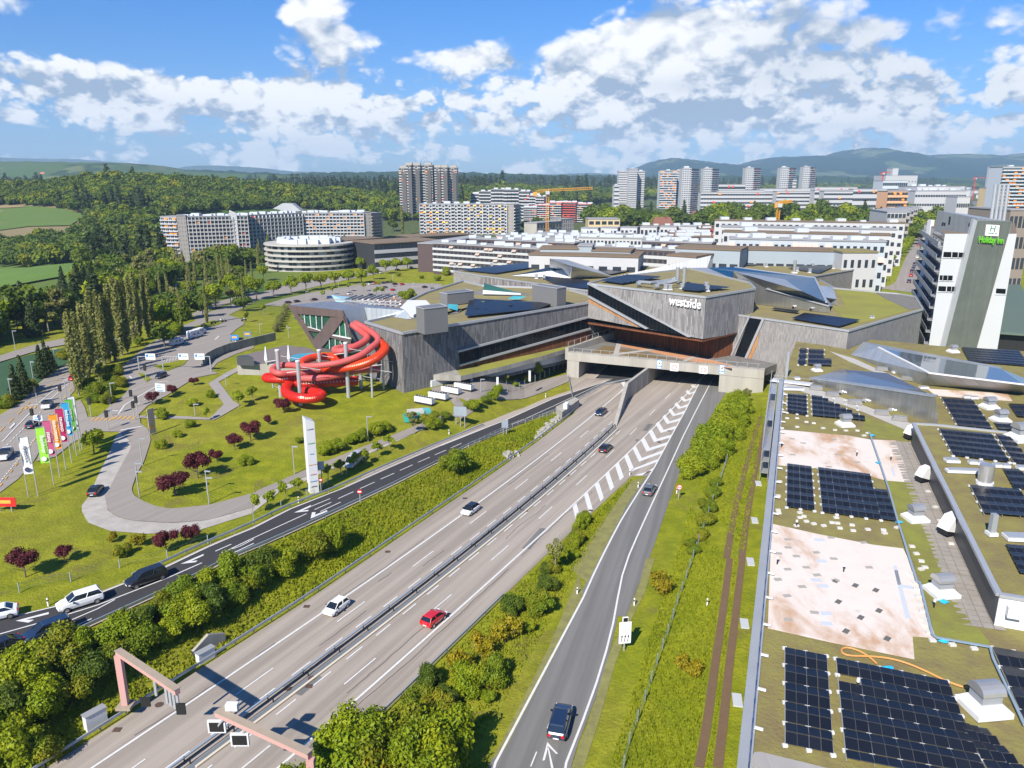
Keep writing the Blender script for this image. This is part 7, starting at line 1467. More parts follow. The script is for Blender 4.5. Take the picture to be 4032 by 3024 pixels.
# low brick rows with white bands
P_BK=cm('dark_brick',(.085,.055,.055)); P_BLK=cm('black_office_facade',(.03,.032,.036))
R5=dict(win=(U_DW,.62,.55),band=U_BAND,awn=(A_BG,),pa_=.12)
slab('front brick apartment row with white bands, long left part','C',(10,800),(950,842),395,360,4,12,5,24,P_BK,roofbox=8,name='brick_apartment_row',**R5)
slab('brick row behind with white fascia, one storey showing','C',(270,752),(1240,796),440,405,4,12,4,22,P_BK,roofbox=8,name='brick_apartment_row',**R5)
slab('brick row behind the grey school wing, right of the front row','C',(1390,828),(2212,862),370,345,4,12,4,18,P_BK,roofbox=8,name='brick_apartment_row',**R5)
slab('upper brick row at the end of the long roofs','C',(1835,770),(2212,782),420,410,4,14,4,9,P_BK,roofbox=5,name='brick_apartment_row',**R5)
slab('brick row corner near the park path','D',(315,985),(985,1010),400,385,4,14,4,14,P_BK,roofbox=5,name='brick_apartment_row',**R5)
slab('long connecting roof of the brick quarter, on the left','C',(20,792),(450,742),402,455,4,10,4,12,P_BK,name='brick_apartment_row',**R5)
for i,(x0,x1,y0,Yd) in enumerate([(560,1500,722,520),(600,1420,745,490),(900,1780,700,560),(1280,1990,742,470)]): slab(['grey garden apartment row with white blinds, nearest','second white garden row with grey roof','third garden row toward the beige office','right garden row by the brown roofs'][i],'C',(x0,y0),(x1,y0+18),Yd,Yd-12,3,12,3,22,P_WH,roofbox=9,roofm=M_RG,name='garden_row',win=(U_DW,.6,.5),awn=(A_RD,A_BG),pa_=.05)
for i in range(6): slab('small white roof pavilion in the row behind the garden apartments','C',(1300+i*172,660-i*3),(1445+i*172,664-i*3),560,556,8,10,1,4,P_WH,name='roof_pavilion',cat='pavilion',win=(U_DW,.6,.6))['group']='white roof pavilions'
for i,(x0,x1,y0,Yd) in enumerate([(640,1010,862,560),(600,1000,905,520),(400,1000,940,480),(320,1010,835,600)]): slab(['red walled row with brown roof below the chalet','second red walled row with brown roof','third brown roofed row near the park path','farthest brown roofed row by the park'][i],'D',(x0,y0),(x1,y0+6),Yd,Yd,3,16,3,9,P_RD if i < 2 else P_BK,roofbox=7,roofm=M_RBR,name='brown_roof_row',**R5)
# black offices and round building
for i,(x0,x1,y0,y1,Yd,De) in enumerate([(965,1340,785,742,430,22),(1270,1850,800,770,412,26),(1600,2120,735,722,470,20)]): slab(['left black glazed office with brown roof','right black glazed office with brown roof and terrace garden','rear black office with red strip roof'][i],'B',(x0,y0),(x1,y1),Yd,Yd+26,2,De,3,16,P_BLK,roofm=M_RBR,name='black_office',cat='office building',win=(U_DW,.8,.6),band=U_BAND,roofbox=0)
rd=thing('round_building','round white banded apartment building with roof penthouses','apartment building',(*PZ((1183,1078),1)[:2],1.0)); cR=Vector((0,22,0))
rdl=rd.location; R0=24.5
for k in range(6):
 z=.2+k*2.75; mb=MB(); n=48; ring=[(R0*math.cos(6.2832*i/n),22+R0*.86*math.sin(6.2832*i/n)) for i in range(n)]; mb.prism(ring,z,z+.9); obj('balcony_ring',(mb,cm('beige_render',(.44,.42,.38))),rd)
 if k < 5: mb=MB(); mb.prism([(x*.91,22+(y-22)*.91) for x,y in ring],z+.9,z+2.75); obj('glazed_storey',(mb,cm('grey_green_render',(.36,.40,.37))),rd)
gw=[]
for k in range(5):
 for i in range(30):
  a=math.pi+math.pi*(i+.5)/30
  if rb_.random() < .6: M=Matrix.Translation((R0*.915*math.cos(a),22+R0*.786*math.sin(a),2.0+k*2.75)) @ Matrix.Rotation(a+math.pi/2,4,'Z') @ Matrix.Diagonal((2.1,1,1.7,1)); gw.append(M)
pieces(rd,'window',U_DW,gw)
rr=random.Random(12)
for k in range(16): a=6.28*k/16; x,y=15*math.cos(a),22+13*math.sin(a); s=rr.uniform(2,3.4); obj('penthouse',(MB().box(x-s,x+s,y-s*.7,y+s*.7,14.8,14.8+rr.uniform(2.2,3)),P_GR),rd)
# schools / white-grey buildings just behind the centre
slab('grey metal school wing with ribbon glazing behind the white crystal','C',(945,838),(1275,850),285,283,8,12,1,5,cm('grey_blue_cladding',(.30,.35,.39)),roofm=M_RBR,name='school_wing',cat='school',win=(U_DW,.85,.5))
slab('grey metal cube with slanted roof beside the school wing','C',(1275,808),(1395,830),283,282,8,10,2,3,MATS['grey_blue_cladding'],name='school_wing',cat='school',win=(U_DW,.15,.4))
slab('grey metal wing with white shutters right of the slanted cube','C',(1395,858),(1730,870),282,278,8,12,1,4,MATS['grey_blue_cladding'],roofm=M_RBR,name='school_wing',cat='school',win=(U_WIN,.5,.6))
slab('white storey with brown roof under the school wings','C',(845,888),(1800,925),278,268,5,20,2,8,P_WH,roofm=M_RBR,name='white_school',cat='school',win=(U_DW,.6,.35))
slab('low white building behind the white sail, left','C',(2050,888),(2300,930),275,268,5,14,2,3,P_WH,roofm=M_RBR,name='white_school',cat='school',win=(U_DW,.6,.4))
slab('grey wing with wide glazing behind the white sail','D',(640,1045),(1265,1085),285,275,7,16,1,6,MATS['grey_blue_cladding'],roofm=M_RBR,name='school_wing',cat='school',win=(U_DW,.7,.5))
slab('long grey wing with green glazing below the white apartment rows','D',(1320,1070),(2212,1085),290,282,6,14,1,9,MATS['grey_blue_cladding'],roofm=M_RBR,name='school_wing',cat='school',win=(U_DW,.75,.5))
slab('white house with roof terrace beside the long avenue','E',(460,1095),(800,1095),275,275,3,12,3,5,P_WH,roofm=M_MOSS,name='white_house',cat='house',win=(U_DW,.45,.4))
# right quarter of white rows
for i,(z_,qa,qb,Ya,Yb,nf,nb,wm) in enumerate([('E',(-640,965),(880,990),335,318,4,24,cm('grey_blue_render',(.42,.46,.50))),('E',(-700,890),(930,935),370,345,4,26,P_WHT if False else P_WH),('E',(-720,840),(985,880),410,385,5,28,P_WH),('E',(-780,785),(1060,812),460,430,5,30,P_WH)]):
 slab(['nearest grey blue apartment row with pink blinds','second apartment row, white, right behind the grey blue one','third white apartment row of the right quarter','farthest white apartment row of the right quarter'][i],z_,qa,qb,Ya,Yb,3,12,nf,nb,wm,roofm=M_RBR if i % 2 else M_RG,name='white_apartment_row',side='r',win=(U_DW,.55,.45),awn=(A_PK,) if i==0 else (),pa_=.3,roofbox=8 if i in (0,3) else 3)
for i in range(5): slab('white terraced house with stepped balconies along the long street','E',(890+i*62,700-i*12),(1075+i*36,705-i*10),480+i*55,478+i*55,3,40,5,5,P_WH,name='terraced_house',side='r',balc=B_BR,win=(U_DW,.6,.5),fe=1)['group']='white terraced houses along the street'
# towers on the horizon
for z_,xa,xb,yt,Yd,nf,lb,side in [('D',90,187,305,1250,16,'broad white tower of the left pair, left wing',0),('D',187,272,280,1235,19,'white striped tower in the middle of the left group',0),('D',272,343,305,1255,17,'bluish right wing of the left tower group',0),('D',493,655,300,1230,16,'broad tower with coloured balconies',0),('D',655,705,297,1260,16,'narrow bluish tower edge behind the broad one',0),('D',708,795,275,1010,22,'nearest slim white tower',1),('D',915,995,275,1180,19,'second slim white tower',1),('D',1322,1400,270,1330,19,'third slim white tower',1),('D',1660,1740,268,1380,18,'fourth slim white tower',1),('D',1880,1945,260,1430,18,'fifth slim white tower',1),('E',2010,2300,265,640,20,'white tower with orange balconies cut by the right edge',0),('D',45,95,440,1200,6,'low dark block at the foot of the left tower group',0),('D',1775,1812,390,1390,8,'small white block beside the fourth tower',0)]:
 dk='edge' in lb or 'bluish' in lb; col='coloured' in lb or 'orange' in lb
 t=slab(lb,z_,(xa,yt),(xb,yt),Yd,Yd,3,18,nf,4 if side else 8,P_WH if not col else P_GR,name='residential_tower',cat='tower block',win=(U_DW,.9 if not side else .7,.38),balc=B_GR if col else None,awn=(A_OR,) if col else (),pa_=.35,fe=1,roofbox=1)
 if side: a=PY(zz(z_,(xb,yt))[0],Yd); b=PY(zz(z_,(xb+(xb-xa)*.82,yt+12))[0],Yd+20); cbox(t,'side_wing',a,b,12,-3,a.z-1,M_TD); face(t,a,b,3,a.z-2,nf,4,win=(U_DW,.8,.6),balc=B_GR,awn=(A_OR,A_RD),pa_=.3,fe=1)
for i,(z_,qa,qb,Ya,nf,nb) in enumerate([('D',(885,515),(1620,505),960,6,26),('D',(1620,500),(2080,502),930,7,20),('D',(1055,435),(1315,435),1240,4,14),('D',(1060,490),(1500,492),1080,3,20),('D',(1455,475),(1990,478),1120,3,22),('D',(1990,460),(2400,462),1150,3,20),('E',(190,488),(560,490),900,5,16),('E',(560,478),(890,480),980,4,14),('E',(280,500),(560,502),880,6,12)]):
 slab(['longest white strip block, left of the dark tree','white strip block before the last towers','low white block between second and third tower','thin white strip behind the longest block','white strip block under the fourth tower','white strip block at the right of the towers','white strip block left of the big park trees','white strip block behind the big park trees','lower white strip with red balconies by the park'][i],z_,qa,qb,Ya,Ya,4,14,nf,nb,P_WH,name='strip_block',win=(U_DW,.96,.4),awn=(A_OR,A_RD),pa_=.06)
slab('beige framed office building before the park','C',(1365,580),(1640,590),640,640,3,26,3,5,cm('beige_frame',(.60,.47,.26)),name='office_building',cat='office building',win=(U_DW,.75,.6),side='r')
slab('building shell under scaffolding','C',(915,615),(1130,605),610,640,3,12,3,8,M_CON,name='construction_building',cat='construction site',win=(U_DW,.5,.6)); slab('scaffolded grey stair core beside the shell','C',(1125,588),(1240,578),640,650,3,12,4,6,M_COND,name='construction_building',cat='construction site',win=(U_WIN,.7,.8))
slab('peach coloured apartment house with red awnings','E',(895,500),(1090,500),700,700,3,20,7,7,cm('peach_render',(.75,.42,.24)),balc=U_BALC(MATS['peach_render']),win=(U_DW,.7,.5),awn=(A_RD,A_OR),pa_=.3,fe=1)
slab('large white factory with ribbon windows','E',(1165,495),(1660,500),780,780,3,60,4,20,P_WH,name='factory',cat='factory',win=(U_DW,.8,.25),roofbox=8); slab('upper white factory storey with vents','E',(1180,455),(1600,455),815,815,20,40,1,14,P_WH,name='factory',cat='factory',win=(U_DW,.8,.25),roofbox=5); slab('white factory annex with shed roofs','E',(1570,555),(1695,555),740,740,3,20,2,6,P_WH,name='factory',cat='factory',win=(U_DW,.8,.25))
slab('pale concrete grain silo tower','E',(945,278),(1000,276),1900,1900,3,30,1,1,M_RFW,name='silo',cat='silo',win=(U_DW,.1,.05)); slab('long low concrete warehouse by the silo','E',(875,350),(1185,345),1850,1850,3,60,2,10,M_RFW,name='warehouse',cat='warehouse',win=(U_DW,.3,.1)); slab('grey office slab left of the factory','E',(850,402),(1090,396),1150,1150,3,30,5,12,P_GR,name='office_building',cat='office building',win=(U_DW,.9,.5)); slab('slim white tower far away at right','E',(1893,262),(1930,258),3000,3000,3,20,1,1,P_WH,name='residential_tower',cat='tower block',win=(U_DW,.1,.1))
slab('brown framed office behind the hotel at the right edge','E',(2085,680),(2300,690),320,320,3,30,4,5,cm('brown_beton',(.24,.20,.16)),name='office_building',cat='office building',win=(U_DW,.7,.55)); slab('low beige house left of the edge tower','E',(1905,470),(1990,465),720,720,3,20,4,5,MATS['beige_frame'],name='office_building',cat='office building',win=(U_DW,.6,.6))
# pitched roof houses
M_TILE=mat('brown_tiles',(.20,.085,.055),.85,.2,.5); M_TILR=mat('red_tiles',(.42,.15,.075),.85,.2,.5)
def house(lb,zone,qa,qb,Yd,z0,ze,zr,dep,rm,hip=.15,wm=P_WH):
 A_,B_=PY(zz(zone,qa)[0],Yd),PY(zz(zone,qb)[0],Yd); t=thing('house',lb,'house',(A_.x,Yd,z0)); w=B_.x-A_.x; h=ze-z0
 obj('wall',(MB().box(0,w,0,dep,-1,h),wm),t); e_=.8; hw=hip*w; r=zr-z0; v=[(-e_,-e_,h-.3),(w+e_,-e_,h-.3),(w+e_,dep+e_,h-.3),(-e_,dep+e_,h-.3),(hw,dep/2,r),(w-hw,dep/2,r)]
 obj('roof',(MB().add(v,[(0,1,5,4),(1,2,5),(2,3,4,5),(3,0,4),(3,2,1,0)]),rm),t); obj('chimney',(MB().box(w*.6,w*.6+1,dep*.4,dep*.4+1,h,r+1),rm),t)
 pieces(t,'window',U_WIN,[Matrix.Translation((w*(k+.5)/6,-.02,h*(.3+.4*f))) @ Matrix.Diagonal((w*.07,1,h*.2,1)) for k in range(6) for f in range(2)])
for a_ in [('white chalet with big brown hipped roof at the park edge','D',(420,800),(640,800),620,3,11,20,16,M_TILE),('small brown roofed house by the park path','D',(945,820),(1085,820),600,3,7,13,14,M_TILE),('house with new red roof beside the scaffold','D',(1325,800),(1520,800),520,3,9,15,14,M_TILR),('low brown roofed house right of the yellow crane','D',(1625,790),(1740,790),560,3,7,11,14,M_TILE),('brown roof behind the nearest slim tower','D',(800,660),(940,660),800,3,10,17,14,M_TILE),('dark gabled house among the park trees','D',(1320,680),(1400,680),780,3,10,18,14,M_TILE),('farmhouse with faded red roof in the field at far left','A',(490,1200),(640,1200),330,-13,-8,-1.5,13,M_TILE),('white house near the peach block','E',(830,670),(920,670),620,3,9,14,12,M_TILE),('brown barn roof among the park trees on the right','E',(540,660),(680,660),650,3,9,14,14,M_TILE),
        ('reddish low hall near the railway','E',(1100,640),(1380,640),700,3,7,9,30,M_TILR),('long brown railway shed','E',(1380,680),(1700,680),600,3,8,11,30,M_TILE),('red house at the right edge behind the hotel','E',(2060,720),(2160,720),420,3,12,18,12,M_TILR),('farm roof on the far hill, left','A',(330,150),(380,150),2900,55,62,72,20,M_TILR),('red roofed hamlet on the far plateau, left part','A',(1770,255),(1870,255),2300,22,28,40,25,M_TILR),('red roofed hamlet on the far plateau, right part','A',(1880,258),(2015,258),2350,22,28,40,25,M_TILR)]: house(*a_)
# scattered roofs of the distant town
rr=random.Random(44); fw=um('far_house',[(-8,8,-6,6,0,9,0),(-8.6,8.6,-6.6,6.6,9,10,1)],[P_WH,M_TILR]); fw2=um('far_house',[(-14,14,-8,8,0,14,0)],[P_WH])
for k in range(170):
 u=rr.uniform(1990,2230) if k % 2 else rr.uniform(1560,2220); v=rr.uniform(392,432) if k % 2 else rr.uniform(386,400); q=PZ((u*1.8228,v*1.8228),3)
 if q.y > 4200 or q.y < 700: continue
 tag(obj('distant_house',fw if rr.random() < .6 else fw2,None,q,rr.uniform(0,3)),'small pale house in the distant town on the right','house','houses of the distant town')
# cranes
M_CR=mat('crane_orange',(.68,.30,.03),.5,0); M_CRR=mat('crane_red',(.60,.05,.03),.5,0)
def crane(lb,base,top,tip,tail,Yd,m_):
 b_,t_,p_,c_=PY(base,Yd),PY(top,Yd),PY(tip,Yd),PY(tail,Yd); b_.x=t_.x; b_.z=3; t=thing('tower_crane',lb,'crane',b_)
 def lattice(nm,a,b,w,n):
  mb=MB(); d=(b-a).normalized(); up=Vector((0,0,1)) if abs(d.z) < .7 else Vector((0,1,0)); s=d.cross(up).normalized()*w; u=s.cross(d).normalized()*w; cs=(s+u,s-u,-s-u,-s+u)
  for c in cs: mb.beam(a+c,b+c,w*.3,w*.3)
  for k in range(n):
   for i in range(4): mb.beam(a.lerp(b,k/n)+cs[i],a.lerp(b,(k+1)/n)+cs[(i+1) % 4],w*.2,w*.2)
  part(nm,mb,m_,t)
 lattice('mast',b_,t_,.9,18); lattice('jib',t_,p_,.8,22); lattice('counter_jib',t_,c_,.8,5); part('cab',MB().box(t_.x-1.5,t_.x+1.5,Yd-3,Yd-1,t_.z-3,t_.z-.5),P_WH,t); part('counterweight',MB().box(c_.x-1.5,c_.x+1.5,Yd-1,Yd+1,c_.z-3,c_.z),m_,t)
crane('orange tower crane with long jib at the building site',zz('C',(1005,600))[0],zz('C',(1008,330))[0],zz('C',(1400,312))[0],zz('C',(900,345))[0],600,M_CR)
crane('yellow crane folded over the park houses',zz('D',(1630,780))[0],zz('D',(1640,610))[0],zz('D',(1765,595))[0],zz('D',(1620,615))[0],540,M_CR)
crane('red crane near the silo',zz('E',(843,450))[0],zz('E',(850,318))[0],zz('E',(915,315))[0],zz('E',(838,320))[0],1300,M_CRR); crane('far red crane above the factory',zz('E',(1745,430))[0],zz('E',(1745,368))[0],zz('E',(1850,368))[0],zz('E',(1725,370))[0],1700,M_CRR)
# streets of the town
structure('long_street',(between(PG('E',(800,1440),(960,1400),(1050,1180),(1180,930),(1260,830),(1340,720)),PG('E',(1260,1500),(1200,1300),(1190,1100),(1230,930),(1290,830),(1360,720)),.12,60,3),M_ST),'long street lined with parked cars'); structure('park_path',(between(PG('D',(1010,870),(1060,980),(1060,1065)),PG('D',(1030,870),(1100,1000),(1105,1065)),.15,20,1),M_LGP),'pale path into the park')
structure('station_forecourt',(polyground([(112,205),(240,190),(330,300),(230,330),(150,260)],.1,12),M_ST),'paved forecourt and tracks beyond the hotel')
structure('railway_tracks',(between(PG('E',(1700,600),(1760,680),(1880,740)),PG('E',(1830,590),(1850,680),(1960,740)),.3,20,2),M_GRVL),'brown railway tracks leading to the city')
# ------------------------------------------------------------------ hotel
hp=[Vector((111.5,200)),Vector((130.0,200)),Vector((160,248)),Vector((147,262)),Vector((133.5,252))]
hot=thing('hotel_tower','tall hotel tower with white and grey facade, slanting green strip and green lettering','hotel',(118,205,0)); hz_=36.2
part('wall',MB().prism([tuple(p) for p in hp],2,hz_,0,1),[mat('hotel_white',(.54,.55,.57),.55,.08,.1,space='World'),M_RBR],hot)
h0,h1=Vector((*hp[0],0)),Vector((*hp[1],0)); Jz=lambda *p: zz('J',*p)
S_GN=seam('green_grey_louvres',(.20,.22,.195),.35,.45,(.14,.15,.135),.45)
part('slanting_strip',wallpanel(MB(),Jz((1850,235),(2117,238),(1838,1240),(1592,1240)),h0,h1,.7,.8),S_GN,hot)
part('strip_edge',wallpanel(MB(),Jz((1822,215),(1852,235),(1596,1240),(1566,1240)),h0,h1,.9,1.0),M_TRIM,hot)
r0,r1_,r2_,r3_=PZ(Jz((1545,152))[0],41.5),OW(Jz((1850,212))[0],h0,h1),OW(Jz((2117,238))[0],h0,h1),Vector((130,222,40))
part('roof_house',facet({'a': r0,'b': r1_,'c': r2_,'d': r3_,'a2': Vector((r0.x,r0.y,36)),'b2': Vector((r1_.x,r1_.y+.1,36)),'c2': Vector((r2_.x,r2_.y+.1,36)),'d2': Vector((130,222,36))},[('a','b','c','d'),('a','b','b2','a2'),('b','c','c2','b2'),('c','d','d2','c2')],[1,0,0,0]),[seam('grey_roof_sheet',(.34,.36,.38),.4,.4,(.28,.30,.31),.45),M_ZINC],hot)
for q in [(1640,200,1632,262),(1790,250,1785,275),(1585,245,1580,270),(1600,248,1596,270)]: part('slot_window',wallpanel(MB(),Jz((q[0]-6,q[1]),(q[0]+5,q[1]),(q[2]+5,q[3]),(q[2]-6,q[3])),r0,r1_,.1,.1),M_BLK,hot)
for i,q in enumerate([(2000,215,2035,75),(2035,218,2075,70),(2068,222,2108,68),(2085,232,2135,66)]): a=Vector((125+i*1.1,203.5,38)); part('flue',MB().tube([a,a+Vector((.3,1.0,10.5))],.42,10),M_ZINC,hot)
for g_ in [[(1593,472),(1652,473),(1650,514),(1588,512)],[(1660,473),(1702,475),(1700,515),(1656,514)],[(1709,476),(1740,478),(1757,516),(1705,515)],[(1563,652),(1585,652),(1582,690),(1560,688)],[(1590,652),(1622,653),(1620,691),(1587,690)],[(1627,653),(1662,654),(1659,692),(1624,691)],[(1553,735),(1612,737),(1608,776),(1550,773)],[(1620,737),(1652,738),(1648,777),(1616,776)],[(1657,738),(1692,740),(1687,778),(1652,777)],[(1997,753),(2070,757),(2066,795),(1993,790)]]:
 part('window',wallpanel(MB(),Jz(*g_),h0,h1,.06,.05),M_GLASS,hot); xs=[p[0] for p in g_]; yy=[p[1] for p in g_]; part('window_frame',wallpanel(MB(),Jz((min(xs)-5,max(yy)+1),(max(xs)+5,max(yy)+1),(max(xs)+5,max(yy)+6),(min(xs)-5,max(yy)+6)),h0,h1,.2,.2),M_WHT,hot)
face(hot,Vector((*hp[4],0)),h0,7,36,9,9,win=(U_DW,.72,.55),balc=U_BALC(mat('hotel_grey_panel',(.28,.29,.31),.5,.1,.3)),fe=1)
face(hot,Vector((*hp[3],0)),Vector((*hp[4],0)),7,36,9,2,win=(U_DW,.5,.5))
part('stair_fin',MB().box(125.2,126.2,233,235,3,38),M_WHT,hot)
part('sign_board',wallpanel(MB(),Jz((1922,262),(2022,268),(2012,352),(1912,346)),h0,h1,1.05,.3),M_SW,hot)
M_GRN=mat('sign_green',(.13,.46,.03),.4,0,emit=.0); M_GRD=mat('logo_green',(.02,.22,.10),.4,0)
M_,wl_=wallframe(*Jz((1940,318),(2000,322)),h0,h1,1.12); M2=M_.copy(); M2.translation=OW(Jz((1970,296))[0],h0,h1,1.12)
text('H','logo',2.2,M_GRD,hot,M2,.08); M2=M_.copy(); M2.translation=OW(Jz((1966,328))[0],h0,h1,1.12); o=text('Holiday Inn','board_text',.55,M_GRD,hot,M2,.06)
M_,wl_=wallframe(*Jz((1862,377),(2052,387)),h0,h1,1.1); o=text('Holiday Inn','lettering',2.0,M_GRN,hot,M_,.3,1,.04); bbw=max(v.co.x for v in o.data.vertices)-min(v.co.x for v in o.data.vertices); o.data.transform(Matrix.Scale(wl_/bbw,4,(1,0,0)) @ Matrix.Scale(1.15,4,(0,1,0)))
sta=thing('station_roof','long dark green platform roof right of the hotel','station roof',(140,225,0)); part('roof',MB().prism([(132,205),(142,200),(200,300),(186,305)],9,9.6),cm('green_roof_sheet',(.10,.14,.11)),sta); part('black_fill',MB().prism([(133,207),(141,203),(198,298),(187,302)],2,9),M_BLK,sta)  # solid black block fills the space below the roof
# ------------------------------------------------------------------ far hills
def hillmat(name,c1,c2,c3,s1):
 m=bpy.data.materials.new(name); m.use_nodes=True; t=m.node_tree; K=NT(t); b=[n for n in t.nodes if n.type=='BSDF_PRINCIPLED'][0]; b.inputs['Roughness'].default_value=1; b.inputs['Specular IOR Level'].default_value=0
 v=K.vm('MULTIPLY',t.nodes.new('ShaderNodeNewGeometry').outputs['Position'],(1,.6,2.2)); f=K.noise(v,s1,4,.55); g=K.noise(v,s1*3,3,.5)
 c=K.mix(K.ss(f,.56,.59),c1,K.mix(K.ss(g,.45,.55),c2,c3)); c=K.mix(K.m('MULTIPLY',K.noise(v,s1*22,3,.7),.5),c,tuple(q*.5 for q in c1)); K.l(c,b.inputs['Base Color']); return m
def ridge(name,pts,Yd,dep,m_,zb=0,rough=6,back=.4,n=260,label=None):
 P3=[PY((x*1.8228,y*1.8228),Yd) for x,y in pts]; xs=np.linspace(P3[0].x,P3[-1].x,n); zr=np.interp(xs,[p.x for p in P3],[p.z for p in P3]); vs=[]; J_=26
 for j in range(J_+1):
  u=j/J_*(1+back) ; y=Yd-dep+dep*u; s=(math.sin(min(u,1)*math.pi/2) if u <= 1 else math.cos((u-1)*1.2)) ** 1.25
  for i,x in enumerate(xs):
   q=noise.noise(Vector((x*.0016,y*.0016,3)))*.22*(1-abs(2*min(u,1)-1) ** 2) if True else 0; z=zb+(zr[i]-zb)*max(0,s+q*(1 if u < .97 else .2))+rough*noise.noise(Vector((x*.02,y*.02,0))); vs.append((x*(1+(u-1)*.25*dep/Yd),y,z))
 fs=[(j*n+i,j*n+i+1,(j+1)*n+i+1,(j+1)*n+i) for j in range(J_) for i in range(n-1)]
 me=bpy.data.meshes.new(name); me.from_pydata(vs,[],fs); me.materials.append(m_); me.polygons.foreach_set('use_smooth',[True]*len(fs)); structure(name,me,label)
HM=hillmat('hill_forest_and_fields',(.010,.036,.026),(.075,.13,.05),(.13,.15,.08),.0022); HF=hillmat('forest_ridge',(.025,.055,.020),(.030,.060,.022),(.05,.09,.03),.002); HB=hillmat('field_hill',(.075,.125,.030),(.15,.17,.06),(.025,.05,.018),.0035)  # hill forest tone kept darker and bluer, some haze put into it
ridge('gurten_hill' if False else 'wooded_hill',[(1180,392),(1280,386),(1350,380),(1385,362),(1410,350),(1438,343),(1475,346),(1510,349),(1540,354),(1556,361),(1590,358),(1620,354),(1650,344),(1680,339),(1730,338),(1780,336),(1815,333),(1835,325),(1862,320),(1885,323),(1905,326),(1925,333),(1960,339),(2000,338),(2040,333),(2080,339),(2120,334),(2160,338),(2212,331),(2300,330),(2450,340)],8000,2800,HM,20,10,label='blue wooded hills with fields on the horizon')
ridge('plateau',[(-500,350),(-100,347),(0,349),(100,350),(200,352),(290,353),(330,358),(355,367),(420,372),(560,378),(760,384)],3600,1300,HB,10,5,label='farmed plateau on the left horizon')
ridge('forest_ridge',[(330,372),(420,368),(520,373),(620,378),(760,374),(900,372),(1000,374),(1100,377),(1180,380),(1280,384),(1400,388)],3900,900,HF,10,14,label='long dark wooded ridge')
ridge('forest_ridge',[(1000,386),(1150,381),(1280,380),(1450,384),(1600,380),(1800,382),(2000,386),(2300,386)],4600,900,HF,10,10,label='wooded ridge behind the towers')
ridge('mountain_range',[(-600,345),(-100,343),(60,343),(160,344),(240,350),(330,363),(395,364),(420,360),(470,358),(540,361),(620,370),(760,376),(950,379),(1200,377),(1270,374),(1330,377),(1500,380),(1700,385)],10300,1500,HF,20,12,label='faint blue mountain range')
tw_=thing('lookout_tower','tiny lookout tower on the highest hill','tower',PY(zz('E',(576,88))[0],7950)-Vector((0,0,50))); obj('tower',(MB().box(-9,9,-9,9,0,90).box(-14,14,-14,14,70,100),M_RFW),tw_)
# ------------------------------------------------------------------ water slides
M_SR=mat('red_slide',(.58,.022,.012),.28,.1,.4,space='World'); M_SP=mat('faded_pink_slide',(.54,.075,.07),.35,.25,.25,space='World',col2=(.50,.13,.12)); M_SO=mat('orange_slide',(.66,.055,.014),.28,.1,.4,space='World')
M_LAMP=mat('slide_port_light',(.85,.55,.35),.4,0)
def slide(lb,pts,m_,r=.64,ports=0):
 w=smoothline([PZ(zz(z_,(x,y))[0],z+.7) for z_,x,y,z in pts],3); t=thing('water_slide',lb,'water slide',w[0]); part('tube',MB().tube(w,r,14),m_,t)
 w2=resample(w,2.6)
 for a,b in zip(w2[1:-1],w2[2:]): d=(b-a).normalized(); part('joint_flange',MB().tube([a-d*.05,a+d*.05],r*1.07,12),m_,t)
 if ports:
  for a,b in zip(w2[1:-1],w2[2:]): d=(b-a).normalized(); mb=MB(); n=Vector((-a.x,-a.y,0)).normalized()+Vector((0,0,.35)); disc(mb,a.lerp(b,.5)+n.normalized()*r*.97,.2,n,.05,10); part('port_light',mb,M_LAMP,t)
slide('long pink slide tube running from the top down across the front',[('G',1385,475,17),('G',1500,535,16.4),('G',1610,610,15.6),('G',1640,670,15),('G',1545,750,14.2),('G',1440,830,13.2),('G',1230,905,12.2),('G',1000,940,11.6),('G',800,948,11.2),('G',660,930,10.8),('G',530,940,10.4),('G',460,985,10.1),('G',540,1030,9.8),('G',680,1020,9.6),('G',880,1020,9.2),('G',1080,980,8.8),('G',1180,930,8.6)],M_SP)
slide('short pink slide tube with white port lights under the pavilion',[('G',1350,495,16.5),('G',1440,560,15.6),('G',1525,630,14.8),('G',1470,690,14.2),('G',1330,755,13.6),('G',1200,790,13.2),('G',1140,765,12.9),('G',1230,745,12.6),('G',1400,735,12.2)],M_SP,.75)
slide('bright orange slide with pale port lights sweeping along the hall wall',[('G',1650,690,14.5),('G',1715,745,13.6),('G',1660,820,12.8),('G',1560,885,12),('G',1400,940,11.2),('G',1220,970,10.6),('G',1040,965,10.0)],M_SO,.95,1)
slide('orange slide arc behind the pink tubes by the pool',[('G',780,915,11),('G',870,860,11),('G',1000,838,11),('G',1150,838,10.8),('G',1230,865,10.5),('G',1140,900,10.2)],M_SO,.85)
slide('red slide bend with port lights at the far left',[('G',1080,1030,7.6),('G',760,1075,8),('G',560,1090,8.2),('G',400,1078,8.2),('G',420,1060,8.3),('G',620,1055,8.6),('G',700,1050,8.8)],M_SR,.9,1)
slide('lowest big red slide loop with round port lights',[('G',1400,1105,6.2),('G',1100,1120,6.6),('G',830,1140,7.0),('G',690,1120,7.0),('G',615,1185,6.8),('G',640,1260,6.6),('G',780,1300,6.4),('G',940,1295,6.3),('G',1030,1262,6.2),('G',950,1228,6.1),('G',820,1218,6.0)],M_SR,1.0,1)
slide('lower pink slide tube under the bright orange one',[('G',780,1080,8.2),('G',1000,1080,8.4),('G',1200,1040,8.8),('G',1400,990,9.2),('G',1600,975,9),('G',1640,985,8.8)],M_SP,.72)
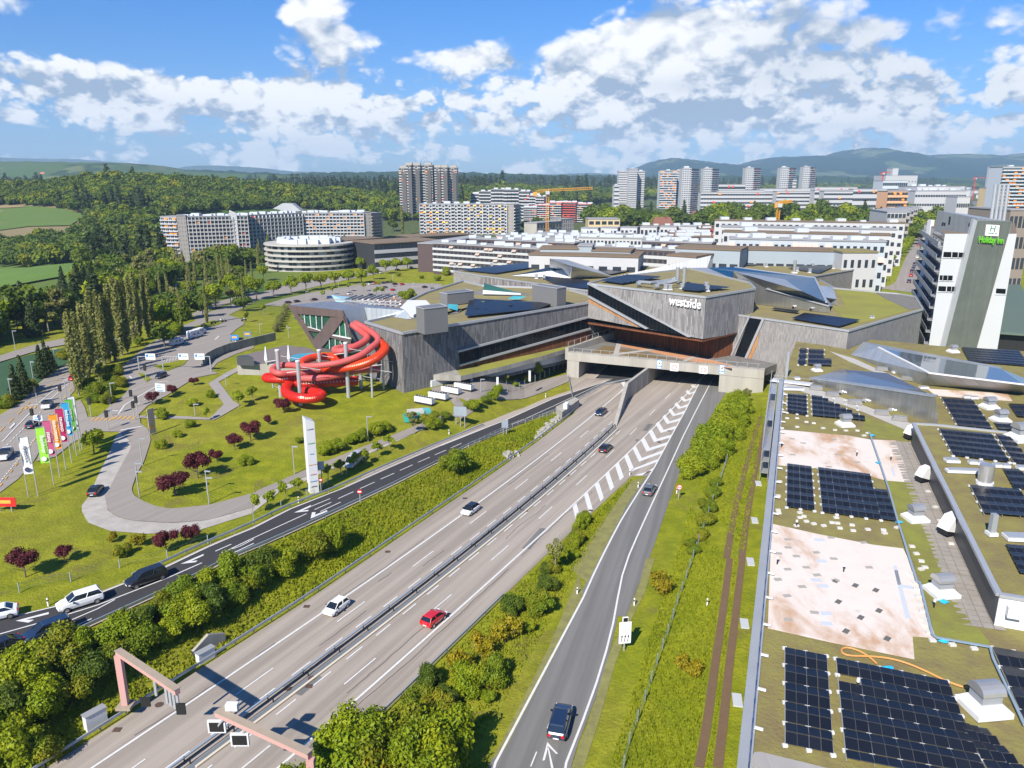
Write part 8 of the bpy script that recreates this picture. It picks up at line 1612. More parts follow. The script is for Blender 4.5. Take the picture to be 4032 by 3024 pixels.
for i,(b_,t_,r) in enumerate([((900,780),(855,235),.42),((650,670),(602,100),.42),((1155,565),(1120,100),.42),((1493,680),(1452,10),.42),((1790,680),(1765,270),.24),((1933,580),(1910,160),.22),((1650,565),(1632,360),.4),((1565,505),(1560,380),.35),((555,560),(553,490),.2)]):
 p=P(zz('T',b_)[0]); z=PY(zz('T',t_)[0],p.y).z; t=thing('slide_column','grey steel column carrying the water slides','column',p,0,'columns of the water slides'); obj('shaft',(MB().tube([(0,0,-.5),(0,0,z-p.z)],r,12),M_TRIM),t); obj('column_cap',(MB().tube([(0,0,z-p.z),(0,0,z-p.z+.3)],r*1.15,12),M_WHT),t)
 for k in range(2): part('tie_rod',MB().tube([p+Vector((0,0,z-p.z-1-k)),p+Vector((4-k*7,2,z-p.z-2.2-k*.6))],.07,5),M_WHT,t)
pd=thing('pool_terrace','concrete walled outdoor pool terrace left of the slides','terrace',PZ(zz('T',(105,410))[0],3.5)); w0_,w1_=PZ(zz('T',(118,415))[0],5.4),PZ(zz('T',(1000,430))[0],5.2)
pp_=[tuple(w0_[:2]),tuple(w1_[:2])]+polyroof(zz('T',(1250,200),(1000,60),(700,30),(100,170)),8.4)
part('concrete_wall',MB().prism(pp_,2.5,8.4,0,1),[M_CON,mat('wet_paving',(.20,.16,.14),.6,.2,.5,space='World')],pd); part('dark_kiosk',MB().prism(polyroof(zz('T',(100,175),(310,180),(230,150),(130,155)),10.3),8.3,10.3),M_DKM,pd)
mb=MB(); c_=PZ(zz('T',(1010,175))[0],8.5); mb.prism([(c_.x+5*math.cos(k*.524),c_.y+4.5*math.sin(k*.524)) for k in range(12)],8.3,8.55); part('pool',mb,M_TEAL,pd)
for x,y in [(475,200),(758,180)]: p=PZ(zz('T',(x,y+65))[0],8.4); tag(obj('closed_parasol',(MB().tube([p,p+Vector((0,0,1)),p+Vector((0,0,4.2))],[.12,.5,.1],8),M_WHT)),'closed white parasol on the pool terrace','parasol','closed parasols on the pool terrace')
# ------------------------------------------------------------------ vehicles
M_TYRE=mat('tyre',(.015,.015,.016),.8,0); M_RIM=mat('rim',(.45,.45,.47),.3,0,metal=.8); M_CG=glassmat('car_glass',(.012,.015,.02),.05,.9); M_HL=mat('headlight',(.75,.78,.82),.15,0); M_TL=mat('taillight',(.55,.01,.01),.2,0)
PAINT={'pearl': (.78,.79,.80),'white': (.78,.79,.80),'black': (.012,.012,.014),'red': (.55,.012,.015),'grey': (.10,.11,.12),'navy': (.012,.025,.06),'silver': (.42,.43,.45),'blue': (.02,.20,.60),'orange': (.6,.15,.03)}
WH=MB(); WH.tube([(0,-.11,0),(0,.11,0)],.33,14); WHM=WH.mesh('tyre',M_TYRE); RM=MB(); RM.tube([(0,-.125,0),(0,.125,0)],.21,10); RMM=RM.mesh('rim',M_RIM); CM_={}
def carmesh(kind,col):
 if (kind,col) in CM_: return CM_[(kind,col)]
 m_=mat('paint_'+col,PAINT[col],.3,0,spec=.6,coat=1.0); L,H,roof={'hatch': (3.9,1.48,(-1.75,-1.35,.35,1.15)),'suv': (4.7,1.68,(-2.25,-1.95,.45,1.3)),'sedan': (4.6,1.45,(-1.9,-1.15,.3,1.25)),'van': (5.0,1.95,(-2.4,-2.2,1.0,1.8))}[kind]
 h=L/2; w=.9; st=[(-h,.42,.80,.78),(-h+.12,.26,.95,.88),(-h+.6,.24,1.0,.92),(0,.22,1.0,.92),(h-1.15,.24,.97,.92),(h-.5,.25,.84,.90),(h-.1,.3,.68,.80),(h,.42,.58,.68)]
 if kind in ('suv','van'): st=[(x,a+.05,b+.12,c) for x,a,b,c in st]
 vs=[]; 
 for x,zb,zt,ww in st: vs+=[(x,-ww*.9,zb),(x,-ww,(zb+zt)/2-.05),(x,-ww*.96,zt-.08),(x,-ww*.8,zt),(x,ww*.8,zt),(x,ww*.96,zt-.08),(x,ww,(zb+zt)/2-.05),(x,ww*.9,zb)]
 n=8; fs=[(i*n+k,i*n+(k+1) % n,(i+1)*n+(k+1) % n,(i+1)*n+k) for i in range(len(st)-1) for k in range(n)]+[tuple(range(n))[::-1],tuple((len(st)-1)*n+k for k in range(n))]
 body=MB().add(vs,[f[::-1] for f in fs]).mesh('body',m_); a,b,c,d=roof; zb=1.0+(.1 if kind in ('suv','van') else -.02)
 g=[(a,-.8,zb-.04),(d,-.8,zb-.06),(d,.8,zb-.06),(a,.8,zb-.04),(b,-.62,H-.05),(c,-.62,H-.05),(c,.62,H-.05),(b,.62,H-.05)]; F6=[(0,1,5,4),(1,2,6,5),(2,3,7,6),(3,0,4,7),(4,5,6,7)]
 glass=MB().add(g,F6).mesh('windows',M_CG); rf=MB().add([(b-.06,-.66,H-.07),(c+.04,-.66,H-.07),(c+.04,.66,H-.07),(b-.06,.66,H-.07),(b+.05,-.56,H+.01),(c-.1,-.56,H+.01),(c-.1,.56,H+.01),(b+.05,.56,H+.01)],F6)
 for s in (-1,1):
  for p,q in (((a,.8,zb),(b,.64,H-.05)),((d,.8,zb),(c,.64,H-.05)),(((a+d)/2-.1,.81,zb),((b+c)/2-.1,.65,H-.05))): rf.beam((p[0],s*p[1],p[2]),(q[0],s*q[1],q[2]),.07,.06)
 CM_[(kind,col)]=(body,glass,rf.mesh('roof',m_ if col != 'white' or kind != 'hatch' else mat('paint_black',PAINT['black'],.3,0,coat=1)),L); return CM_[(kind,col)]
HLM=um('headlight',[(-.12,.1,-.2,.2,-.07,.07)],[M_HL]); TLM=um('taillight',[(-.08,.1,-.13,.13,-.14,.14)],[M_TL]); MIR=um('wing_mirror',[(-.08,.08,-.1,.1,-.07,.07)],[M_BLK]); PLT=um('number_plate',[(-.01,.01,-.26,.26,-.06,.06)],[M_SW])
def car(kind,col,q,q2,label,name='car',cat='car',s=1,grp=None,z=None):
 if z==0 and kind != 'suv': s=.9
 p=PZ(q,z) if z is not None else P(q); p2=PZ(q2,z) if z is not None else P(q2); a=math.atan2(p2.y-p.y,p2.x-p.x); b,g,r,L=carmesh(kind,col); gz=(p.z+(.07 if z==0 else .15))
 t=thing(name,label,cat,(p.x,p.y,gz),a,grp); t.scale=(s,)*3; obj('body',b,t); obj('windows',g,t); obj('roof',r,t); h=L/2
 for x in (-h+.78,h-.85):
  for y in (-.82,.82): w_=obj('wheel',WHM,t,(x,y,.33)); obj('rim',RMM,w_)
 for y in (-.62,.62): obj('headlight',HLM,t,(h-.16,y,.66)); obj('taillight',TLM,t,(-h+.05,y,.78)); obj('wing_mirror',MIR,t,(.75,y*1.6,1.02))
 for x in (h+.0,-h-.0): obj('number_plate',PLT,t,(x,0,.5))
Z0=0
car('suv','navy',(2206,2862),(2228,2780),'dark blue estate driving up the ramp by the white arrow',z=0); car('sedan','grey',zz('M',(1522,885))[0],zz('M',(1575,800))[0],'dark grey car on the ramp below the red ring sign',z=0)
car('hatch','red',zz('O',(1278,395))[0],zz('O',(1400,300))[0],'red hatchback on the right carriageway',z=0); car('hatch','pearl',zz('O',(672,325))[0],zz('O',(560,410))[0],'white small car in the left lane marks near the bottom',z=0)
car('hatch','white',zz('M',(105,1045))[0],zz('M',(0,1120))[0],'white small car with black roof farther up the left carriageway',z=0); car('sedan','black',zz('M',(1175,552))[0],zz('M',(1300,440))[0],'black car on the right carriageway below the divider wall',z=0); car('sedan','navy',zz('M',(1138,265))[0],zz('M',(1060,325))[0],'dark saloon coming out of the left tunnel',z=0)
car('suv','white',zz('K',(660,1010))[0],zz('K',(400,1090))[0],'white suv on the dark slip road'); car('suv','black',zz('K',(1200,820))[0],zz('K',(1000,890))[0],'black suv behind the white one on the dark slip road'); car('suv','navy',zz('K',(400,1260))[0],zz('K',(200,1330))[0],'dark suv half hidden by shrubs on the slip road'); car('sedan','black',zz('K',(-10,1410))[0],zz('K',(-100,1450))[0],'black car cut by the left edge'); car('sedan','white',zz('K',(-40,1120))[0],zz('K',(-140,1140))[0],'white car entering at the left edge')
car('sedan','black',zz('K',(785,90))[0],zz('K',(840,20))[0],'black saloon parked on the gravel of the bend',s=.85); car('van','silver',zz('L',(1090,515))[0],zz('L',(1060,545))[0],'silver people carrier parked behind young trees'); car('suv','black',zz('F',(1405,640))[0],zz('F',(1340,670))[0],'black car at the coach junction',s=.7); car('sedan','red',zz('F',(640,655))[0],zz('F',(700,600))[0],'red car on the main road behind the poplars',s=.75); car('hatch','white',zz('F',(885,445))[0],zz('F',(930,400))[0],'white car among the poplars on the main road',s=.7); car('suv','black',zz('F',(1190,250))[0],zz('F',(1250,190))[0],'dark car farther along the main road',s=.7); car('sedan','navy',zz('F',(280,1065))[0],zz('F',(330,1010))[0],'blue car waiting at the junction sign',s=.8)
car('sedan','black',zz('F',(2075,325))[0],zz('F',(2000,345))[0],'black car on the lower lane above the retaining wall',s=.72)
LOT=[('black',520,1318),('black',597,1308),('blue',885,1272),('black',750,1292),('white',1060,1240),('white',1240,1155),('orange',1280,1150),('navy',1350,1145),('black',1390,1140),('black',1450,1155),('red',1512,1158),('white',1305,1195),('grey',1365,1185),('red',1432,1208),('black',1710,1182),('silver',1768,1190),('black',1240,1252),('navy',1400,1262),('white',1460,1262),('white',1330,1055),('black',1470,1030),('white',1310,1015)]
for i,(c_,x,y) in enumerate(LOT):
 car('hatch' if c_ != 'black' else 'sedan',c_,zz('B',(x,y))[0],zz('B',(x+60,y-8))[0],(lambda k: c_+' parked car, '+['first','second','third','fourth','fifth','sixth','seventh','eighth','ninth','tenth'][k]+' of the '+c_+' ones in the car park behind the pavilion')([l[0] for l in LOT[:i]].count(c_)),name='parked_car',s=.66)
for i,(c_,x,y) in enumerate([('red',1190,1030),('white',1197,1085),('white',1190,1110),('white',1178,1148),('black',1153,1215),('grey',1148,1240),('navy',1140,1258),('black',1126,1285),('red',1118,1325),('navy',1098,1385)]): car('suv',c_,zz('E',(x,y))[0],zz('E',(x+25,y-70))[0],c_+' parked car in the line along the street left of the hotel',name='parked_car',grp='cars parked along the long street')
def boxveh(q,q2,Lh,lb,name,cat,h=2.6,col=M_WHT,cab=True):
 p,p2=P(q),P(q2); a=math.atan2(p2.y-p.y,p2.x-p.x); t=thing(name,lb,cat,p+Vector((0,0,.15)),a); t.scale=(.72,)*3; obj('body',(MB().box(-Lh,Lh-(1.2 if cab else 0),-1.05,1.05,.45,h),col),t); L_=Lh
 if cab: mb=MB(); mb.add([(L_-1.2,-1,.45),(L_+.6,-1,.45),(L_+.6,1,.45),(L_-1.2,1,.45),(L_-1.2,-1,2.0),(L_-.2,-.95,1.9),(L_-.2,.95,1.9),(L_-1.2,1,2.0),(L_+.5,-1,1.1),(L_+.5,1,1.1)],[(0,1,8,5,4),(3,7,6,9,2),(1,2,9,8),(8,9,6,5),(5,6,7,4)]); obj('cab',(mb,M_WHT),t); obj('windscreen',(MB().add([(L_-.12,-.85,1.8),(L_+.46,-.85,1.15),(L_+.46,.85,1.15),(L_-.12,.85,1.8)],[(0,1,2,3)]),M_CG),t)
 for x in (-L_+1.2,L_-.4):
  for y in (-.95,.95): obj('wheel',WHM,t,(x,y,.38))
 for x in (-L_*.5,L_*.1): obj('side_window',(MB().box(x,x+.9,-1.07,1.07,1.4,2.0),M_CG),t)
boxveh(zz('F',(1540,355))[0],zz('F',(1620,335))[0],2.6,'white touring caravan on the coach park','caravan','caravan',2.5,M_WHT,False); boxveh(zz('F',(1700,290))[0],zz('F',(1790,268))[0],3.3,'large white motorhome on the coach park','motorhome','motorhome',3.1); boxveh(zz('F',(1740,262))[0],zz('F',(1800,245))[0],2.8,'second white motorhome behind the large one','motorhome','motorhome',2.6)
boxveh(zz('F',(415,900))[0],zz('F',(450,850))[0],2.6,'white flatbed truck at the yellow crossing','truck','truck',1.2); boxveh(zz('F',(50,1340))[0],zz('F',(110,1270))[0],2.8,'white pickup truck at the left edge of the main road','truck','truck',1.2)
# ------------------------------------------------------------------ flags, pylon, gantries, signs, rails, lamps
F_=[('white flag with westside lettering, nearest','westside',(.80,.80,.84),(.05,.06,.12),(330,1659),1.0),('green flag reading shopping','shopping',(.30,.66,.05),(.8,.8,.8),(470,1570),1),('dusky pink flag reading hotel','hotel',(.50,.09,.20),(.8,.8,.8),(522,1500),1),('orange flag reading restaurants','restaurants',(.82,.28,.01),(.8,.8,.8),(575,1438),1),('crimson flag reading cinemas','cinemas',(.42,.01,.10),(.8,.8,.8),(625,1375),1),('blue flag reading bernaqua','bernaqua',(.02,.30,.58),(.8,.8,.8),(670,1315),1),('dark green flag reading fitness','fitness',(.10,.38,.04),(.8,.8,.8),(700,1280),1),('farthest white flag with westside lettering','westside',(.70,.70,.76),(.05,.06,.2),(715,1255),1)]
for lb,s,c_,tc,q,k in F_:
 p=P(zz('F',q)[0]) if q[1] < 1650 else P((150,1955)); t=thing('banner_flag',lb,'flag',p,.35); h=9.6; obj('pole',(MB().tube([(0,0,0),(0,0,h)],.08,8),M_TRIM),t); x1=-1.25; obj('support',(MB().beam((x1,0,h),(0,0,h),.06,.06),M_TRIM),t)
 mb=MB(); n=12; vs=[(x1*u,.12*math.sin(j*.9+u*2),h-.1-j*.52) for j in range(n) for u in (0,.33,.66,1)]; mb.add(vs,[(j*4+i,j*4+i+1,j*4+i+5,j*4+i+4) for j in range(n-1) for i in range(3)]); obj('cloth',(mb,mat('flag_'+s+lb[:4],c_,.7,.05,1),True),t)
 Mx=Matrix.Translation((-.70,-.22,h-2.6)) @ Matrix.Rotation(math.pi/2,4,'Z') @ Matrix.Rotation(math.pi/2,4,'X') ; Mx=Matrix.Translation((-.62,-.22,h-2.7)) @ Matrix(((0,-1,0,0),(0,0,-1,0),(1,0,0,0),(0,0,0,1)))
 text(s,'lettering',.78,mat('ink'+str(tc),tc,.6,0),t,Mx,.02,1.0,.01,cw=1); mb=MB(); disc(mb,(-.7,-.2,h-5.1),.38,(0,-1,0),.03,12); obj('emblem',(mb,mat('ink'+str(tc),tc,.6,0)),t)
 if s=='westside' and k: obj('second_pole',(MB().tube([(x1,0,-.2),(x1,0,h)],.07,8),M_TRIM),t)
p=P(zz('L',(740,742))[0]); zt=PY(zz('L',(730,65))[0],p.y+1).z
py_=thing('sign_pylon','tall white advertising pylon with slanted top','pylon',p,.55); hh=zt-p.z; mb=MB(); mb.add([(-.7,-.7,0),(.7,-.7,0),(.7,.7,0),(-.7,.7,0),(-.7,-.7,hh-.2),(.7,-.7,hh-.95),(.7,.7,hh-.8),(-.7,.7,hh)],[(0,1,5,4),(1,2,6,5),(2,3,7,6),(3,0,4,7),(4,5,6,7)]); obj('shaft',(mb,M_WHT),py_)
for i,(z,s,c_) in enumerate([(.84,'westside',(.05,.06,.1)),(.66,'shopping',(.1,.4,.1)),(.52,'hotel',(.1,.3,.5)),(.38,'restaurants',(.75,.35,.03)),(.25,'cinemas',(.6,.05,.05)),(.16,'bernaqua',(.05,.25,.6)),(.09,'parking',(.02,.02,.03))]): text(s,'lettering',.3,mat('pylon_ink'+str(i),c_,.6,0),py_,Matrix.Translation((0,-.73,hh*z)) @ Matrix.Rotation(math.pi/2,4,'X'),.02,cw=1)
M_GP=mat('faded_pink_paint',(.60,.27,.25),.7,.25,.8,space='World',col2=(.42,.30,.26)); M_GT=mat('grimy_beam_top',(.36,.29,.22),.9,.25,.8,space='World')
def gantry(lb,base,end,corner,zt,arm0=0):
 t=thing('sign_gantry',lb,'gantry',base); c_=corner; 
 if not arm0: part('leg',MB().beam(base,c_+Vector((0,0,-.3)),.6,.5),M_GP,t); part('leg_flange',MB().beam(base,base+Vector((0,0,.3)),1.4,1.3),M_GT,t)
 part('arm',MB().beam(c_,end,.46,.46),M_GP,t); part('arm_top',MB().beam(c_+Vector((0,0,.3)),end+Vector((0,0,.3)),.66,.05),M_GT,t); return t
b_=PZ(zz('N',(915,705))[0],1.0); zc=7.0; e_=PZ(zz('N',(1290,600))[0],zc); c_=Vector((b_.x,b_.y,zc)); t=gantry('faded pink steel gantry arm reaching over the left carriageway',b_,e_,c_,zc)
for u in (.62,.8,.86,.92,.98): q=c_.lerp(e_,u); part('hanger',MB().box(q.x-.1,q.x+.1,q.y-.1,q.y+.1,zc-2.0,zc-.3),M_TRIM,t)
part('signal_panel',MB().box(e_.x-.1,e_.x+.7,e_.y-.5,e_.y-.35,zc-1.9,zc-.8),M_BLK,t); part('signal_panel',MB().box(c_.lerp(e_,.62).x-.5,c_.lerp(e_,.62).x+.3,e_.y+.4,e_.y+.55,zc-1.8,zc-.9),M_BLK,t)
a_,e_=PZ(zz('N',(1575,750))[0],6.6),PZ(zz('N',(2250,1060))[0],6.6); b_=Vector((e_.x,e_.y,0)); t=gantry('second pink gantry arm over the median, ending in the thicket',b_,a_,e_,6.6)
for x,y in ((1575,855),(1742,950)): q=PZ(zz('N',(x,y))[0],5.2); part('lane_signal',MB().box(q.x-.75,q.x+.75,q.y-.1,q.y+.1,4.7,5.9),M_WHT,t); part('signal_face',MB().box(q.x-.6,q.x+.6,q.y-.14,q.y-.1,4.85,5.75),M_BLK,t); q2=a_.lerp(e_,.08 if x < 1600 else .32); part('hanger',MB().beam(q,Vector((q2.x,q2.y,6.4)),.15,.15),M_TRIM,t)
part('camera_box',MB().box(a_.x+.8,a_.x+1.8,a_.y-.2,a_.y+.3,6.9,7.5),M_WHT,t)
def posts(name,lb,pts,h,w_,m_,rails,cat='guardrail',step=2.6,pm=None):
 w=[Vector(p) for p in pts]; t=thing(name,lb,cat,w[0]); rs=resample(w,step); pmesh=boxmesh('post',-.05,.05,-.05,.05,-.3,h,pm or m_); pieces(t,'post',pmesh,[Matrix.Translation(p-w[0]) for p in rs],250)
 for z,th in rails:
  for a,b in zip(w,w[1:]): part('rail',MB().beam(a+Vector((0,0,z)),b+Vector((0,0,z)),w_,th),m_,t)
M_GRL=mat('galvanised_rail',(.40,.46,.52),.45,.15,.5,metal=.4,space='World'); M_GRD2=mat('dark_rail',(.16,.18,.20),.6,.15,1,space='World')
gl_=lambda y0,y1,n,f,o=0,z=None: [(f(y)+o,y,Tz(f(y)+o,y) if z is None else z) for y in np.linspace(y0,y1,n)]
posts('motorway_guardrail','galvanised guardrail along the left edge of the motorway',gl_(40,200,36,rail_l),.7,.12,M_GRL,[(.6,.28)],pm=M_GRD2); posts('median_guardrail','double guardrail on the motorway median',gl_(40,151,28,lane['median'],0,.05),.75,.22,M_GRL,[(.66,.12)],pm=M_BLK); posts('median_guardrail','inner dark rail of the motorway median',gl_(40,151,28,lane['median'],.5,.05),.7,.1,M_BLK,[(.62,.12)]); structure('median_gutter',(drape(yline(lane['median'],40,151),-1.35,-.55,.078,cross=1,flat=0),M_GRD2),'dark gutter along the median')
posts('median_guardrail_beam','pale kerb beside the median rail',gl_(56,150,24,lane['median'],1.45,.05),.1,.26,cm('cream_kerb',(.62,.54,.42)),[(.08,.12)]); posts('slip_road_guardrail','galvanised rail on the motorway side of the slip road',gl_(66,148,26,fR,.5),.7,.12,M_GRL,[(.6,.26)]); posts('slip_road_guardrail','rail on the lawn side of the slip road',gl_(84,150,22,fL,-1.0),.7,.12,M_GRL,[(.6,.26)])
posts('tunnel_guardrail','rail between slip road and carriageway into the tunnel',gl_(158,215,12,fR,.8,.05),.7,.15,M_GRL,[(.6,.26)]); posts('thicket_guardrail','low rail at the edge of the thicket by the motorway',[(mr(y)+.2,y,.05) for y in np.linspace(58,84,8)],.6,.12,M_GRL,[(.5,.24)])
M_MESH=mat('green_wire',(.12,.20,.14),.6,0); fpts=[tuple(P(q)) for q in zz('M',(2165,530),(2115,700))+zz('Q',(1065,0),(1010,160),(940,360),(865,600),(780,840),(685,1130),(560,1470),(515,1659),(420,2000))]
posts('wire_fence','thin green wire fence with metal posts across the right meadow',fpts,1.3,.02,M_MESH,[(1.2,.02),(.8,.02),(.4,.02)],'fence',2.4,M_GRL); posts('wire_fence','wire fence along the lawn above the slip road',[tuple(P(q)) for q in zz('K',(160,900),(580,810),(980,700),(1370,625),(1700,500),(2074,320))+zz('L',(220,1000),(680,790),(1030,600))],1.3,.02,M_MESH,[(1.2,.02),(.6,.02)],'fence',5,M_GRL); posts('wire_fence','wire fence below the service yard',[tuple(P(q)) for q in zz('H',(180,1640),(640,1420),(1170,1220),(1750,940))],1.6,.02,M_MESH,[(1.5,.02),(.8,.02)],'fence',3,M_GRL)
posts('hand_railing','white three bar railing beside the stone bank',[tuple(P(q)) for q in zz('M',(90,535),(300,430),(480,350),(765,270))],1.0,.05,M_TRIM,[(.95,.06),(.6,.06),(.3,.06)],'railing',2)
def post(q,h,lb,name='street_lamp',cat='street lamp',head=None,z=None,grp=None):
 p=P(q); t=thing(name,lb,cat,p,rt.uniform(-.3,.3) if head=='lamp' else 0,grp); obj('pole',(MB().tube([(0,0,-.2),(0,0,h)],.08,7),M_TRIM),t); return t
for z_,x,y,h in [('F',110,870,9),('F',300,705,9),('F',490,555,8),('F',137,405,9),('F',590,850,8),('F',980,855,7),('F',1243,1405,8),('F',1213,1640,8),('F',1808,1640,6),('F',1700,970,4),('F',1970,710,4),('F',1565,165,6),('F',1400,255,6),('K',1140,125,7),('K',1708,178,7),('L',575,590,8),('L',1215,308,8),('B',680,1290,6),('B',960,1190,6),('B',1430,1130,5),('B',1605,1210,6),('H',812,1230,5),('G',345,595,5),('G',655,640,5)]:
 h *= .6; t=post(zz(z_,(x,y))[0],h,'slim grey street lamp with flat head',head='lamp',grp='slim street lamps'); obj('lamp_head',(MB().box(-.1,.9,-.12,.12,h-.05,h+.1),M_TRIM),t)
M_LGT=mat('lamp_black',(.02,.02,.02),.5,0)
for i,(x,y) in enumerate([(328,870),(540,860),(795,980),(975,970),(1175,1010),(1200,965),(945,1095),(1275,670),(300,1080),(1155,905)]): t=post(zz('F',(x,y))[0],3.4,'traffic light at the yellow crossings of the junction','traffic_light','traffic light',grp='traffic lights of the junction'); obj('signal_head',(MB().box(-.25,.25,-.2,.2,2.6,3.9),M_LGT),t)
def board(q,h,w_,hh,lb,m_,rot=0,name='road_sign',n=2,text_=None,cat='sign'):
 p=P(q); t=thing(name,lb,cat,p,rot)
 for k in range(n): x=(k+.5)/n*w_-w_/2; obj('post',(MB().tube([(x,0,-.2),(x,0,h)],.09,7),M_TRIM),t)
 obj('panel',(MB().box(-w_/2,w_/2,-.16,-.08,h-hh,h),m_),t); return t
def lines(t,w_,h,hh,n,m_):
 for k in range(n): obj('text_line',(MB().box(-w_*.38,w_*(.1+.25*((k*7) % 3)/2),-.19,-.16,h-hh*(k+.75)/n,h-hh*(k+.4)/n),m_),t)
t=board(zz('Q',(517,728))[0],3.6,1.35,2.6,'white double lane sign with three arrows beside the ramp',M_SW,.15,n=1)
obj('louvre_face',(MB().box(-.56,.56,-.2,-.16,2.4,3.5),cm('pale_grey_face',(.62,.64,.66))),t); obj('signal_head',(MB().box(-.24,.24,-.15,.1,3.66,4.1),M_BLK),t); obj('signal_frame',(MB().box(-.31,.31,-.1,.05,3.62,4.16),M_SW),t)
for x in (-.36,0,.36): mb=MB(); mb.beam((x-.09,-.2,1.25),(x,-.2,1.9),.02,.08); mb.add([(x-.11,-.21,1.85),(x+.11,-.21,1.85),(x,-.21,2.1)],[(0,1,2)]); obj('arrow',(mb,M_BLK),t)
def rsign(q,lb,kind,h=2.6,r=.55):
 t=post(q,h,lb,'road_sign','sign'); mb=MB(); disc(mb,(0,-.1,h),r,(0,-1,0),.04,20); obj('disc',(mb,M_RED),t)
 if kind=='no': obj('white_bar',(MB().box(-r*.72,r*.72,-.18,-.14,h-.1,h+.1),M_SW),t)
 else: mb=MB(); disc(mb,(0,-.14,h),r*.72,(0,-1,0),.03,18); obj('white_face',(mb,M_SW),t); obj('red_car_symbol',(MB().box(-.25,-.03,-.2,-.17,h-.08,h+.1),M_RED),t); obj('black_car_symbol',(MB().box(.05,.25,-.2,-.17,h-.08,h+.05),M_BLK),t)
rsign(zz('L',(1148,852))[0],'no entry sign on a post between slip road and bank','no',2.1,.36); rsign(zz('L',(806,740))[0],'no entry sign in front of the white pylon','no',2.0,.36); rsign(zz('M',(1753,935))[0],'no overtaking sign beside the ramp shoulder','ov',2.1,.45)
t=board(zz('L',(790,715))[0],4.6,2.0,1.4,'grey backed direction sign standing against the pylon',M_GRL,.2); t=board(zz('H',(590,1600))[0],4.2,2.7,1.9,'large grey backed direction sign beside the slip road',M_GRL,-.2,n=3); t=board(zz('M',(378,430))[0],3.2,1.3,1.6,'small grey backed sign by the white railing',M_GRL,0); t=board(zz('F',(1412,832))[0],3.6,2.2,1.6,'white direction board with blue arrows before the lawn',M_SW,-.2,n=1); lines(t,2.2,3.6,1.6,3,M_BLU)
t=board(zz('F',(345,1060))[0],2.2,1.7,1.0,'white sign board on the junction island',M_SW,0,n=1); lines(t,1.7,2.2,1.0,2,M_BLU); t=board(zz('F',(830,560))[0],4.2,2.4,1.6,'blue motorway sign among the poplars',M_BLU,0); lines(t,2.4,4.2,1.6,3,M_SW)
for x,x2,y2,lb in [(1215,1312,575,'leftmost overhead lane sign at the coach junction'),(1425,1600,575,'middle overhead lane sign at the coach junction'),(1840,1740,590,'right overhead lane sign at the coach junction')]:
 p=P(zz('F',(x,y2))[0]); q_=PY(zz('F',(x2,450))[0],p.y); t=thing('overhead_sign',lb,'sign',p); h=q_.z-p.z; obj('post',(MB().tube([(0,0,0),(0,0,h)],.15,8),M_TRIM),t); dx=q_.x-p.x; obj('arm',(MB().beam((0,0,h),(dx,0,h),.15,.15),M_TRIM),t); obj('panel',(MB().box(dx-1.15,dx+1.15,-.2,-.1,h-.7,h+.7),M_SW),t); obj('blue_field',(MB().box(dx-1.0,dx-.5,-.24,-.2,h-.05,h+.55),M_BLU),t); obj('text_line',(MB().box(dx-.3,dx+.9,-.24,-.2,h-.05,h+.1),M_BLU),t)
for z_,qa,m_,lb,w_ in [('F',(2050,330),M_BLU,'blue and orange billboard above the lower lane',2.1),('F',(2160,300),cm('dark_poster',(.12,.2,.3)),'dark blue billboard under the bushes',2.1),('K',(50,235),M_RED,'red and white billboard at the left edge',3.4),('F',(1330,1130),cm('beige_poster',(.55,.42,.34)),'tall billboard seen almost edge on above the bend',1.5)]:
 t=board(zz(z_,qa)[0],2.2 if w_ > 2 else 5,w_,1.4 if w_ > 2 else 4.7,lb,m_,0 if w_ > 2 else 1.2,'billboard'); obj('poster_patch',(MB().box(-w_*.35,w_*.3,-.2,-.17,1.3,1.8),M_OR),t)
cb=lambda q,lb,sx,sz,m_=M_WHT,r=.5,nm='utility_cabinet',c_='cabinet': (lambda t: (obj('cabinet_body',(MB().box(-sx,sx,-.35,.35,-.3,sz),m_),t),obj('cabinet_lid',(MB().box(-sx-.06,sx+.06,-.42,.42,sz,sz+.08),M_TRIM),t)))(thing(nm,lb,c_,P(q),r))
cb(zz('N',(1495,365))[0],'white utility cabinet behind the guardrail near the small concrete wing',.95,1.2,r=.95); cb(zz('N',(700,850))[0],'pale green utility cabinet below the pink gantry',.95,1.7,r=.95)
w_=thing('concrete_wing','triangular concrete wing wall behind the white cabinet','wall',P(zz('N',(1415,360))[0])); a,b=P(zz('N',(1410,360))[0]),P(zz('N',(1640,230))[0]); part('wall',MB().add([a,b,b+Vector((0,0,1.0)),a.lerp(b,.5)+Vector((0,0,1.9)),a+Vector((0,0,.9))]+[v+Vector((-.3,.2,0)) for v in (a,b,b+Vector((0,0,1.0)),a.lerp(b,.5)+Vector((0,0,1.9)),a+Vector((0,0,.9)))],[(0,1,2,3,4),(9,8,7,6,5),(2,7,8,3),(3,8,9,4)]),M_CON,w_)
cr_=thing('concrete_head_wall','concrete box structure between slip road and motorway','wall',P(zz('M',(850,290))[0])); part('wall',MB().prism([tuple(PZ(q,0)[:2]) for q in zz('M',(780,270),(830,315),(965,210),(930,190))],0,1.9),M_CON,cr_); part('box',MB().prism([tuple(PZ(q,1.9)[:2]) for q in zz('M',(840,220),(870,225),(885,205),(858,200))],1.9,3),M_WHT,cr_)
rr=random.Random(17); sb=thing('stone_bank','dry stone retaining bank beside the guardrail','stone wall',P(zz('M',(700,380))[0])); Ms=[]
